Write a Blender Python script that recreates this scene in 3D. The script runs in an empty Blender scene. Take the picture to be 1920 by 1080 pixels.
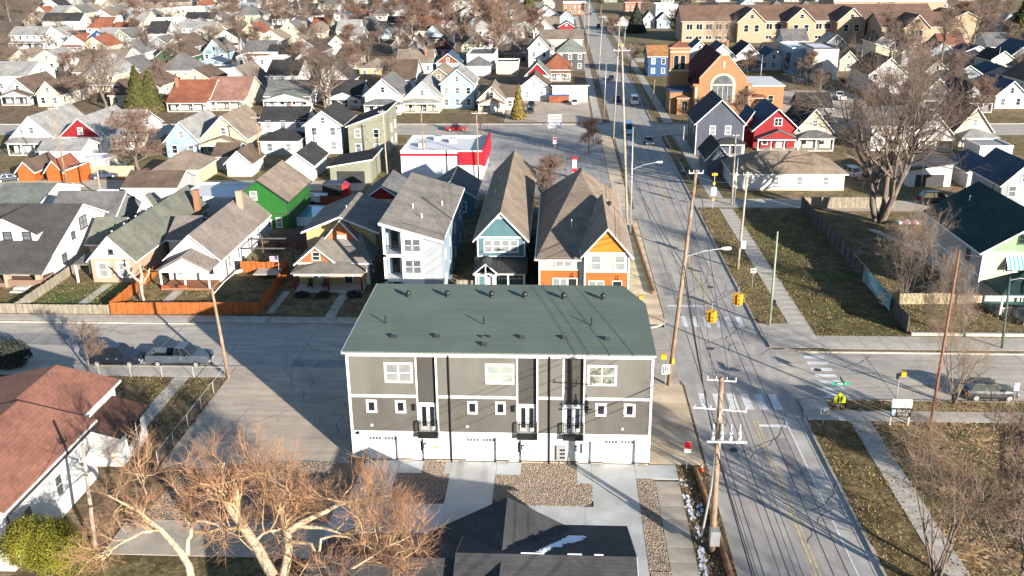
import bpy, math, random
import numpy as np
from mathutils import Matrix, Vector

# ------------------------------------------------------------------ camera, sky, sun, exposure
S = bpy.context.scene
COL = S.collection
CAM_H = 38.0
def _cam():
    pitch, yaw, roll = (math.radians(a) for a in (20.206, -3.091, -0.5856))
    cp, sp, cy, sy = math.cos(pitch), math.sin(pitch), math.cos(yaw), math.sin(yaw)
    f = Vector((sy*cp, cy*cp, -sp)); r = Vector((cy, -sy, 0)); u = r.cross(f)
    c, s = math.cos(roll), math.sin(roll)
    r2 = r*c + u*s; u2 = u*c - r*s
    cd = bpy.data.cameras.new('camera'); cd.sensor_width = 36; cd.lens = 1738.2/1920*36
    cd.clip_start = 0.5; cd.clip_end = 6000
    o = bpy.data.objects.new('camera', cd); COL.objects.link(o)
    m = Matrix((r2, u2, -f)).transposed().to_4x4(); m.translation = (0, 0, CAM_H)
    o.matrix_world = m
    S.camera = o
_cam()
SUN_EL, SUN_AZ = math.radians(14.3), math.radians(40)     # sun stands in the south-east, 40 deg east of due south
to_sun = Vector((math.sin(SUN_AZ)*math.cos(SUN_EL), -math.cos(SUN_AZ)*math.cos(SUN_EL), math.sin(SUN_EL)))
W = bpy.data.worlds.new('World'); S.world = W; W.use_nodes = True
wn = W.node_tree.nodes; wl = W.node_tree.links
sky = wn.new('ShaderNodeTexSky'); sky.sky_type = 'NISHITA'; sky.sun_disc = False
sky.sun_elevation = SUN_EL; sky.sun_rotation = math.pi - SUN_AZ
sky.altitude = 200; sky.air_density = 1.0; sky.dust_density = 0.25; sky.ozone_density = 2.2
wn['Background'].inputs['Strength'].default_value = 0.078
wl.new(sky.outputs[0], wn['Background'].inputs['Color'])
sl = bpy.data.lights.new('sun', 'SUN'); sl.energy = 5.0; sl.angle = math.radians(0.53); sl.color = (1.0, 0.905, 0.785)
so = bpy.data.objects.new('sun', sl); COL.objects.link(so); so.location = (60, -60, 80)
so.rotation_euler = to_sun.to_track_quat('Z', 'Y').to_euler()
vs = S.view_settings; vs.view_transform = 'Standard'; vs.look = 'None'; vs.gamma = 1.0; vs.use_curve_mapping = False
vs.exposure = 1.43
S.cycles.max_bounces = 5; S.cycles.diffuse_bounces = 3; S.cycles.glossy_bounces = 2; S.cycles.transmission_bounces = 2
S.cycles.use_denoising = True

rnd = random.Random(7)
RNG = np.random.default_rng(7)

# ------------------------------------------------------------------ materials
MATS = {}
def mat(key, col, rough=0.85, var=0.12, scale=2.0, kind='plain', spec=0.3, metal=0.0, col2=None, emit=0, rand=0.0, bump=0.0):
    if key in MATS: return MATS[key]
    m = bpy.data.materials.new(key); m.use_nodes = True; MATS[key] = m
    nt = m.node_tree; N = nt.nodes; L = nt.links; b = N['Principled BSDF']
    b.inputs['Roughness'].default_value = rough; b.inputs['Specular IOR Level'].default_value = spec
    b.inputs['Metallic'].default_value = metal
    tc = N.new('ShaderNodeTexCoord')
    def noise(sc, det=4, vec=None, ro=0.6):
        n = N.new('ShaderNodeTexNoise'); n.inputs['Scale'].default_value = sc; n.inputs['Detail'].default_value = det
        n.inputs['Roughness'].default_value = ro
        L.new(vec if vec else tc.outputs['Object'], n.inputs['Vector']); return n.outputs['Fac']
    def mapv(s):
        mp = N.new('ShaderNodeMapping'); mp.inputs['Scale'].default_value = s
        L.new(tc.outputs['Object'], mp.inputs['Vector']); return mp.outputs[0]
    def ramp(fac, stops):
        r = N.new('ShaderNodeValToRGB'); e = r.color_ramp.elements
        while len(e) < len(stops): e.new(0.5)
        for q, (p, c) in zip(e, stops): q.position = p; q.color = (*c, 1)
        L.new(fac, r.inputs[0]); return r.outputs[0]
    def mix(f, a, c2, mode='MIX'):
        x = N.new('ShaderNodeMix'); x.data_type = 'RGBA'; x.blend_type = mode
        for v, i in ((f, 0), (a, 6), (c2, 7)):
            if isinstance(v, (int, float)): x.inputs[i].default_value = v
            elif isinstance(v, tuple): x.inputs[i].default_value = (*v, 1)
            else: L.new(v, x.inputs[i])
        return x.outputs[2]
    def math_(op, a, c2=None):
        x = N.new('ShaderNodeMath'); x.operation = op
        for v, i in ((a, 0), (c2, 1)):
            if v is None: continue
            if isinstance(v, (int, float)): x.inputs[i].default_value = v
            else: L.new(v, x.inputs[i])
        return x.outputs[0]
    def bumpn(hgt, dist, st=1.0):
        x = N.new('ShaderNodeBump'); x.inputs['Distance'].default_value = dist; x.inputs['Strength'].default_value = st
        L.new(hgt, x.inputs['Height']); L.new(x.outputs[0], b.inputs['Normal'])
    lo = tuple(c*(1-var) for c in col); hi = tuple(min(1, c*(1+var)) for c in col)
    n1 = noise(scale)
    out = ramp(n1, [(0.3, lo), (0.7, hi)])
    if kind in ('siding', 'board'):
        sp = N.new('ShaderNodeSeparateXYZ'); L.new(tc.outputs['Object'], sp.inputs[0])
        if kind == 'siding': fr = math_('FRACT', math_('MULTIPLY', sp.outputs[2], 6.0))
        else: fr = math_('FRACT', math_('MULTIPLY', math_('ADD', sp.outputs[0], sp.outputs[1]), 3.2))
        line = math_('LESS_THAN', fr, 0.1)
        out = mix(math_('MULTIPLY', line, 0.34), out, (col[0]*.35, col[1]*.35, col[2]*.35))
        grime = noise(0.5, 6, mapv((1, 1, .3)))
        out = mix(1.0, out, ramp(grime, [(.3, (.80, .79, .77)), (.6, (1.03, 1.03, 1.03))]), 'MULTIPLY')
        bumpn(fr, 0.02, .6)
    elif kind == 'shingle':
        sp = N.new('ShaderNodeSeparateXYZ'); L.new(tc.outputs['Object'], sp.inputs[0])
        rows = math_('MULTIPLY', sp.outputs[2], 11.0)
        fr = math_('FRACT', rows)
        cmb = N.new('ShaderNodeCombineXYZ'); L.new(math_('MULTIPLY', math_('ADD', sp.outputs[0], sp.outputs[1]), 3.0), cmb.inputs[0]); L.new(math_('FLOOR', rows), cmb.inputs[1])
        wnz = N.new('ShaderNodeTexWhiteNoise'); wnz.noise_dimensions = '2D'
        fl = N.new('ShaderNodeVectorMath'); fl.operation = 'FLOOR'; L.new(cmb.outputs[0], fl.inputs[0]); L.new(fl.outputs[0], wnz.inputs['Vector'])
        out = mix(0.30, out, ramp(wnz.outputs['Value'], [(0, tuple(c*.55 for c in col)), (1, tuple(min(1, c*1.4) for c in col))]))
        out = mix(math_('MULTIPLY', math_('LESS_THAN', fr, .15), .35), out, tuple(c*.4 for c in col))
        st = noise(0.35, 3, mapv((1, 1, .4)))
        out = mix(1.0, out, ramp(st, [(.3, (.72, .72, .73)), (.65, (1.1, 1.09, 1.07))]), 'MULTIPLY')
        bumpn(wnz.outputs['Value'], .02, .5)
    elif kind == 'brick':
        bt = N.new('ShaderNodeTexBrick'); bt.inputs['Scale'].default_value = 4.0
        bt.inputs['Color1'].default_value = (*lo, 1); bt.inputs['Color2'].default_value = (*hi, 1); bt.inputs['Mortar'].default_value = (.45, .4, .35, 1)
        sp = N.new('ShaderNodeSeparateXYZ'); L.new(tc.outputs['Object'], sp.inputs[0])
        cmb = N.new('ShaderNodeCombineXYZ'); L.new(math_('ADD', sp.outputs[0], sp.outputs[1]), cmb.inputs[0]); L.new(sp.outputs[2], cmb.inputs[1])
        L.new(cmb.outputs[0], bt.inputs['Vector']); out = mix(.45, out, bt.outputs['Color'])
    elif kind == 'grass':
        n2 = noise(0.09, 5); n3 = noise(3.2, 8, None, .8); n4 = noise(.55, 6, None, .65); n5 = noise(14.0, 4, None, .7)
        c2 = col2 or (.16, .13, .07)
        out = mix(ramp(n2, [(.38, (0, 0, 0)), (.60, (1, 1, 1))]), col, c2)
        out = mix(math_('MULTIPLY', ramp(n4, [(.47, (0, 0, 0)), (.60, (1, 1, 1))]), .75), out, (col[0]*.35+.03, col[1]*.28+.02, col[2]*.25+.012))
        out = mix(math_('MULTIPLY', ramp(noise(.9, 6, None, .7), [(.56, (0, 0, 0)), (.66, (1, 1, 1))]), .55), out, (.34, .27, .15))
        out = mix(1.0, out, ramp(n3, [(.34, (.30, .29, .28)), (.5, (.95, .95, .92)), (.66, (1.9, 1.8, 1.6))]), 'MULTIPLY')
        out = mix(1.0, out, ramp(n5, [(.34, (.6, .6, .6)), (.66, (1.4, 1.4, 1.35))]), 'MULTIPLY')
        bumpn(n3, .22, 1.0)
    elif kind == 'leaf_litter':
        vo = N.new('ShaderNodeTexVoronoi'); vo.inputs['Scale'].default_value = 4.2; L.new(tc.outputs['Object'], vo.inputs['Vector'])
        spc = N.new('ShaderNodeSeparateColor'); L.new(vo.outputs['Color'], spc.inputs[0])
        n2 = noise(0.35, 5)
        lf = ramp(spc.outputs[0], [(.0, (.07, .04, .02)), (.35, (.21, .125, .055)), (.7, (.40, .25, .11)), (.92, (.56, .42, .23))])
        gr = ramp(noise(6, 5), [(.3, (.05, .05, .015)), (.7, (.17, .16, .06))])
        out = mix(ramp(n2, [(.42, (0, 0, 0)), (.60, (1, 1, 1))]), lf, gr)
        out = mix(1.0, out, ramp(noise(2.2, 5), [(.3, (.5, .5, .5)), (.7, (1.3, 1.25, 1.2))]), 'MULTIPLY')
        bumpn(spc.outputs[1], .06, 1.0)
    elif kind == 'road':
        n2 = noise(0.16, 4); n3 = noise(22, 4); n4 = noise(1.6, 6, mapv((1, .12, 1) if col2 is None else (.12, 1, 1)))
        out = mix(1.0, out, ramp(n2, [(.3, (.84, .84, .86)), (.7, (1.12, 1.11, 1.08))]), 'MULTIPLY')
        out = mix(1.0, out, ramp(n4, [(.32, (.78, .78, .79)), (.55, (1.0, 1.0, 1.0)), (.75, (1.1, 1.09, 1.07))]), 'MULTIPLY')
        out = mix(1.0, out, ramp(n3, [(.3, (.82, .82, .82)), (.7, (1.15, 1.15, 1.15))]), 'MULTIPLY')
        vo = N.new('ShaderNodeTexVoronoi'); vo.feature = 'DISTANCE_TO_EDGE'; vo.inputs['Scale'].default_value = .22
        wob = N.new('ShaderNodeMix'); wob.data_type = 'VECTOR'; wob.inputs[0].default_value = .12
        nz = N.new('ShaderNodeTexNoise'); nz.inputs['Scale'].default_value = 1.2; L.new(tc.outputs['Object'], nz.inputs['Vector'])
        vm = N.new('ShaderNodeVectorMath'); vm.operation = 'MULTIPLY_ADD'; L.new(nz.outputs['Color'], vm.inputs[0]); vm.inputs[1].default_value = (1.5, 1.5, 1.5); L.new(tc.outputs['Object'], vm.inputs[2])
        L.new(vm.outputs[0], vo.inputs['Vector'])
        crack = math_('MULTIPLY', math_('LESS_THAN', vo.outputs['Distance'], .0035), math_('MULTIPLY', math_('GREATER_THAN', noise(.25, 2), .52), .4))
        out = mix(crack, out, (.04, .04, .04))
        sp2 = noise(.9, 2); out = mix(math_('MULTIPLY', math_('GREATER_THAN', sp2, .7), .22), out, (.07, .068, .065))
        bumpn(n3, .012, .7)
    elif kind == 'concrete':
        n2 = noise(.3, 5); n3 = noise(14, 5)
        out = mix(1.0, out, ramp(n2, [(.3, (.78, .76, .72)), (.7, (1.12, 1.12, 1.12))]), 'MULTIPLY')
        out = mix(1.0, out, ramp(n3, [(.3, (.88, .88, .87)), (.7, (1.08, 1.08, 1.08))]), 'MULTIPLY')
        bumpn(n3, .008, .6)
    elif kind == 'bark':
        n3 = noise(6, 5, mapv((1, 1, .25)))
        out = mix(1.0, out, ramp(n3, [(.3, (.5, .5, .5)), (.7, (1.3, 1.3, 1.3))]), 'MULTIPLY')
        bumpn(n3, .04, 1)
    elif kind == 'wood':
        n3 = noise(3, 5, mapv((4, 4, .3))); sp = N.new('ShaderNodeSeparateXYZ'); L.new(tc.outputs['Object'], sp.inputs[0])
        fr = math_('FRACT', math_('MULTIPLY', math_('ADD', sp.outputs[0], sp.outputs[1]), 6.5))
        wz = N.new('ShaderNodeTexWhiteNoise'); wz.noise_dimensions = '1D'; L.new(math_('FLOOR', math_('MULTIPLY', math_('ADD', sp.outputs[0], sp.outputs[1]), 6.5)), wz.inputs['W'])
        out = mix(1.0, out, ramp(n3, [(.3, (.65, .65, .65)), (.7, (1.2, 1.2, 1.2))]), 'MULTIPLY')
        out = mix(1.0, out, ramp(wz.outputs['Value'], [(0, (.75, .74, .72)), (1, (1.15, 1.15, 1.15))]), 'MULTIPLY')
    elif bump:
        bumpn(noise(scale*8, 4), bump, .6)
    if rand:
        oi = N.new('ShaderNodeObjectInfo'); hs = N.new('ShaderNodeHueSaturation')
        mr = N.new('ShaderNodeMapRange'); mr.inputs[3].default_value = 1-rand; mr.inputs[4].default_value = 1+rand
        L.new(oi.outputs['Random'], mr.inputs[0]); L.new(mr.outputs[0], hs.inputs['Value']); L.new(out, hs.inputs['Color']); out = hs.outputs[0]
    L.new(out, b.inputs['Base Color'])
    if emit:
        b.inputs['Emission Color'].default_value = (*col, 1); b.inputs['Emission Strength'].default_value = emit
    return m
WC = dict(white=(0.588, 0.588, 0.580), cream=(0.475, 0.436, 0.343), lgrey=(0.383, 0.389, 0.389), grey=(0.182, 0.187, 0.187), dgrey=(0.072, 0.072, 0.074), navy=(0.041, 0.052, 0.083),
    blue=(0.019, 0.066, 0.176), lblue=(0.277, 0.370, 0.436), teal=(0.094, 0.182, 0.220), mint=(0.396, 0.475, 0.422), green=(0.017, 0.110, 0.017), dgreen=(0.033, 0.094, 0.044),
    sage=(0.198, 0.220, 0.176), olive=(0.237, 0.242, 0.182), yellow=(.47, .345, .16), pale=(0.462, 0.436, 0.297), red=(0.248, 0.014, 0.017), orange=(0.253, 0.072, 0.025),
    amber=(0.396, 0.198, 0.028), pink=(0.462, 0.363, 0.304), tan=(0.248, 0.204, 0.149), black=(0.022, 0.022, 0.024), slate=(0.110, 0.132, 0.154), taupe=(0.142, 0.137, 0.123),
    charcoal=(0.062, 0.060, 0.055), lime=(0.231, 0.385, 0.198), rust=(0.231, 0.066, 0.028), pgrey=(0.277, 0.304, 0.330))
RC = dict(rgrey=(0.136, 0.136, 0.136), rdark=(0.040, 0.040, 0.042), rlight=(0.272, 0.272, 0.264), rbrown=(0.120, 0.088, 0.068), rtan=(0.216, 0.176, 0.140), rred=(0.240, 0.092, 0.056), rmaroon=(0.068, 0.014, 0.018), rgreen=(0.080, 0.136, 0.124), rdgreen=(0.024, 0.056, 0.056), rblue=(0.056, 0.088, 0.136), rsage=(0.152, 0.160, 0.132), rwhite=(0.592, 0.600, 0.608), rorange=(0.352, 0.176, 0.080), rterra=(0.296, 0.132, 0.084), rpink=(0.288, 0.160, 0.128), rgrn2=(0.160, 0.176, 0.160))
def wm(c, kind='siding'):
    if kind == 'siding' and c in ('brickred', 'bricktan', 'schoolbrick'): pass
    if c == 'brickred': return mat('brick_wall_red', (.24, .10, .05), kind='brick')
    if c == 'bricktan': return mat('brick_wall_tan', (.33, .23, .14), kind='brick')
    if c == 'brickpeach': return mat('brick_wall_peach', (.36, .245, .165), kind='brick')
    if c == 'brickbrown': return mat('brick_wall_brown', (.18, .10, .07), kind='brick')
    return mat('%s_%s' % (c, kind), WC[c], .6 if kind != 'stucco' else .85, .05, .8, kind if kind != 'stucco' else 'plain')
def rm(c): return mat('roofing_' + c, RC[c], .95, .18, .8, 'shingle', spec=.15, rand=.08) if c not in ('rwhite',) else mat('roofing_membrane', RC[c], .6, .06, .5)
TRIM = mat('white_trim', (.66, .66, .65), .5, .03)
DARKTRIM = mat('dark_trim', (.04, .04, .042), .5, .05)
GLASS = mat('window_glass_dark', (.015, .018, .022), .06, .3, .4, spec=.7)
GLASS2 = mat('window_glass_blinds', (.20, .21, .21), .12, .25, 1.3, spec=.6)
GLASS3 = mat('window_glass_grey', (.10, .115, .125), .08, .5, .7, spec=.7)
METAL = mat('galvanised_metal', (.45, .46, .47), .45, .1, metal=.6)
BLACK = mat('black_paint', (.015, .015, .016), .45, .1)
CONC = mat('concrete_pale', (.44, .41, .365), .9, .06, .6, 'concrete')
CONCG = mat('concrete_new', (.46, .475, .48), .85, .05, .5, 'concrete')
CONCO = mat('concrete_old', (.40, .36, .30), .9, .10, .5, 'concrete')
CONCY = mat('concrete_plaza', (.58, .47, .34), .9, .14, .4, 'concrete')
WOODP = mat('utility_pole_wood', (.27, .19, .13), .9, .2, 2, 'bark')
WOODG = mat('utility_pole_grey_wood', (.36, .31, .25), .9, .2, 2, 'bark')

# ------------------------------------------------------------------ mesh helpers
class MB:
    def __init__(s): s.v = []; s.f = []; s.m = []
    def poly(s, pts, mi=0):
        b = len(s.v); s.v += [tuple(p) for p in pts]; s.f.append(tuple(range(b, b+len(pts)))); s.m.append(mi); return s
    def box(s, x0, x1, y0, y1, z0, z1, mi=0):
        b = len(s.v)
        s.v += [(x0,y0,z0),(x1,y0,z0),(x1,y1,z0),(x0,y1,z0),(x0,y0,z1),(x1,y0,z1),(x1,y1,z1),(x0,y1,z1)]
        for q in ((3,2,1,0),(4,5,6,7),(0,1,5,4),(1,2,6,5),(2,3,7,6),(3,0,4,7)): s.f.append(tuple(b+i for i in q)); s.m.append(mi)
        return s
    def hexa(s, p, mi=0):           # 8 points: bottom loop, top loop
        b = len(s.v); s.v += [tuple(q) for q in p]
        for q in ((3,2,1,0),(4,5,6,7),(0,1,5,4),(1,2,6,5),(2,3,7,6),(3,0,4,7)): s.f.append(tuple(b+i for i in q)); s.m.append(mi)
        return s
    def prism(s, loop, vec, mi=0):  # closed loop of 3d points extruded along vec
        n = len(loop); b = len(s.v); vx, vy, vz = vec
        s.v += [tuple(p) for p in loop] + [(p[0]+vx, p[1]+vy, p[2]+vz) for p in loop]
        s.f.append(tuple(b+n-1-i for i in range(n))); s.f.append(tuple(b+n+i for i in range(n))); s.m += [mi, mi]
        for i in range(n):
            j = (i+1) % n; s.f.append((b+i, b+j, b+n+j, b+n+i)); s.m.append(mi)
        return s
    def tube(s, pts, rad, n=8, mi=0, caps=True):
        if not hasattr(rad, '__len__'): rad = [rad]*len(pts)
        P = [Vector(p) for p in pts]; b = len(s.v)
        for i, p in enumerate(P):
            d = (P[min(i+1, len(P)-1)] - P[max(i-1, 0)])
            if d.length < 1e-9: d = Vector((0, 0, 1))
            d.normalize(); a = Vector((0, 0, 1)) if abs(d.z) < .95 else Vector((1, 0, 0))
            u = d.cross(a).normalized(); w = d.cross(u)
            for k in range(n):
                t = 2*math.pi*k/n; q = p + (u*math.cos(t) + w*math.sin(t))*rad[i]; s.v.append(tuple(q))
        for i in range(len(P)-1):
            for k in range(n):
                k2 = (k+1) % n; s.f.append((b+i*n+k, b+(i+1)*n+k, b+(i+1)*n+k2, b+i*n+k2)); s.m.append(mi)
        if caps:
            s.f.append(tuple(b+k for k in range(n))); s.f.append(tuple(b+(len(P)-1)*n+n-1-k for k in range(n))); s.m += [mi, mi]
        return s
    def cyl(s, x, y, z0, z1, r, n=10, r1=None, mi=0): return s.tube([(x,y,z0),(x,y,z1)], [r, r if r1 is None else r1], n, mi)
    def ball(s, x, y, z, rx, ry, rz, n=8, mi=0):
        pts = [(x, y, z-rz*math.cos(math.pi*i/6)) for i in range(7)]
        b = len(s.v)
        for i in range(7):
            rr = max(.001, math.sin(math.pi*i/6))
            for k in range(n): s.v.append((x+rx*rr*math.cos(2*math.pi*k/n), y+ry*rr*math.sin(2*math.pi*k/n), pts[i][2]))
        for i in range(6):
            for k in range(n): s.f.append((b+i*n+k, b+i*n+(k+1)%n, b+(i+1)*n+(k+1)%n, b+(i+1)*n+k)); s.m.append(mi)
        return s
    def mesh(s, name, mats, off=(0,0,0), smooth=False):
        me = bpy.data.meshes.new(name); ox, oy, oz = off
        me.from_pydata([(x-ox, y-oy, z-oz) for x, y, z in s.v], [], s.f)
        for m in (mats if isinstance(mats, (list, tuple)) else [mats]): me.materials.append(m)
        if any(s.m): me.polygons.foreach_set('material_index', s.m)
        if smooth: me.polygons.foreach_set('use_smooth', [True]*len(s.f))
        me.update(); return me
def link(name, data, parent=None, loc=(0,0,0), rz=0):
    o = bpy.data.objects.new(name, data); COL.objects.link(o); o.location = loc
    if rz: o.rotation_euler = (0, 0, rz)
    if parent: o.parent = parent
    return o
def tag(o, label, cat=None, group=None, kind=None):
    if label: o['label'] = label
    if cat: o['category'] = cat
    if group: o['group'] = group
    if kind: o['kind'] = kind
    return o
class Thing:                         # an Empty at the thing's base; parts are authored in world metres
    def __init__(s, name, label, cat, loc=(0,0,0), rz=0, group=None):
        s.o = link(name, None, None, loc, rz); s.loc = loc; s.rz = rz
        s.o.empty_display_size = .3
        tag(s.o, label, cat, group)
    def part(s, name, mb, mats, parent=None, smooth=False, label=None, kind=None):
        # geometry given in world coordinates (things without rotation)
        o = link(name, mb.mesh(name, mats, s.loc, smooth), parent or s.o)
        return tag(o, label, kind=kind)
    def lpart(s, name, mb, mats, parent=None, smooth=False, loc=(0,0,0), rz=0):
        return link(name, mb.mesh(name, mats, (0,0,0), smooth), parent or s.o, loc, rz)   # local coordinates
    def put(s, name, me, x, y, z, rz=0, parent=None):
        return link(name, me, parent or s.o, (x-s.loc[0], y-s.loc[1], z-s.loc[2]), rz)
def single(name, mb, mats, label, cat, loc=(0,0,0), group=None, kind=None, smooth=False):
    return tag(link(name, mb.mesh(name, mats, loc, smooth), None, loc), label, cat, group, kind)
def copy_tree(o, parent=None):
    c = o.copy(); COL.objects.link(c); c.parent = parent
    for ch in o.children: copy_tree(ch, c)
    return c
_tcache = {}
def text_mesh(txt, size, m, extrude=.01, align='CENTER'):
    k = (txt, size, m.name)
    if k in _tcache: return _tcache[k]
    cu = bpy.data.curves.new('t', 'FONT'); cu.body = txt; cu.size = size; cu.extrude = extrude; cu.align_x = align; cu.align_y = 'CENTER'; cu.resolution_u = 2
    o = bpy.data.objects.new('t', cu); COL.objects.link(o)
    dg = bpy.context.evaluated_depsgraph_get(); me = bpy.data.meshes.new_from_object(o.evaluated_get(dg))
    me.transform(Matrix.Rotation(math.pi/2, 4, 'X')); me.materials.clear(); me.materials.append(m)
    bpy.data.objects.remove(o); bpy.data.curves.remove(cu); _tcache[k] = me; return me

# ------------------------------------------------------------------ windows and doors (origin on the wall plane, facing -y)
_wc = {}
def win_mesh(w, h, trim, glass, near, bars=1, cols=1):
    k = (round(w, 2), round(h, 2), trim.name, glass.name, near, bars, cols)
    if k in _wc: return _wc[k]
    t = .10 if near else .13; d = .07; a, b = w/2, h/2
    fr = MB()
    fr.box(-a-t, a+t, -d, .05, b, b+t); fr.box(-a-t-.04, a+t+.04, -d-.05, .05, -b-t, -b)
    fr.box(-a-t, -a, -d, .05, -b, b); fr.box(a, a+t, -d, .05, -b, b)
    for i in range(1, bars+1): fr.box(-a, a, -d+.02, .05, -b+h*i/(bars+1)-.03, -b+h*i/(bars+1)+.03)
    for i in range(1, cols): fr.box(-a+w*i/cols-.05, -a+w*i/cols+.05, -d+.015, .05, -b, b)
    if near:
        panes = []
        for i in range(bars+1):
            for j in range(cols):
                z0, z1 = -b+h*i/(bars+1)+.02, -b+h*(i+1)/(bars+1)-.02; x0, x1 = -a+w*j/cols+.02, -a+w*(j+1)/cols-.02
                panes.append(MB().box(x0, x1, -.03, .05, z0, z1).mesh('pane', glass))
        r = (fr.mesh('window', trim), panes)
    else:
        fr.box(-a, a, -.03, .05, -b, b, 1); r = (fr.mesh('window', [trim, glass]), [])
    _wc[k] = r; return r
FACE = {'S': 0, 'E': math.pi/2, 'N': math.pi, 'W': -math.pi/2}
def window(T, face, x, y, z, w=.9, h=1.5, trim=None, glass=None, near=False, bars=1, cols=1, parent=None):
    g = glass or rnd.choice((GLASS, GLASS3, GLASS2, GLASS3))
    me, panes = win_mesh(w, h, trim or TRIM, g, near, bars, cols)
    o = T.put('window', me, x, y, z, FACE[face], parent)
    if parent is None:
        for p in panes:
            q = link('pane', p, o)
    return o
_dc = {}
def door(T, face, x, y, z, w=.95, h=2.05, m=None, glass=False, parent=None):
    m = m or TRIM; k = (w, h, m.name, glass)
    if k not in _dc:
        b = MB(); b.box(-w/2-.1, w/2+.1, -.05, .04, 0, h+.1, 1); b.box(-w/2, w/2, -.075, -.05, 0, h, 0)
        if glass: b.box(-w*.28, w*.28, -.085, -.075, h*.45, h*.9, 2)
        _dc[k] = b.mesh('door', [m, TRIM, GLASS])
    return T.put('door', _dc[k], x, y, z, FACE[face], parent)
_gd = {}
def garage_door(T, face, x, y, w, h, m):
    k = (round(w, 2), round(h, 2), m.name)
    if k not in _gd:
        b = MB(); n = 4
        for i in range(n): b.box(-w/2, w/2, -.05, .03, h*i/n+.012, h*(i+1)/n-.012)
        b.box(-w/2, w/2, -.03, .03, 0, h)
        _gd[k] = b.mesh('garage_door', m)
    return T.put('garage_door', _gd[k], x, y, 0, FACE[face])

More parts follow.
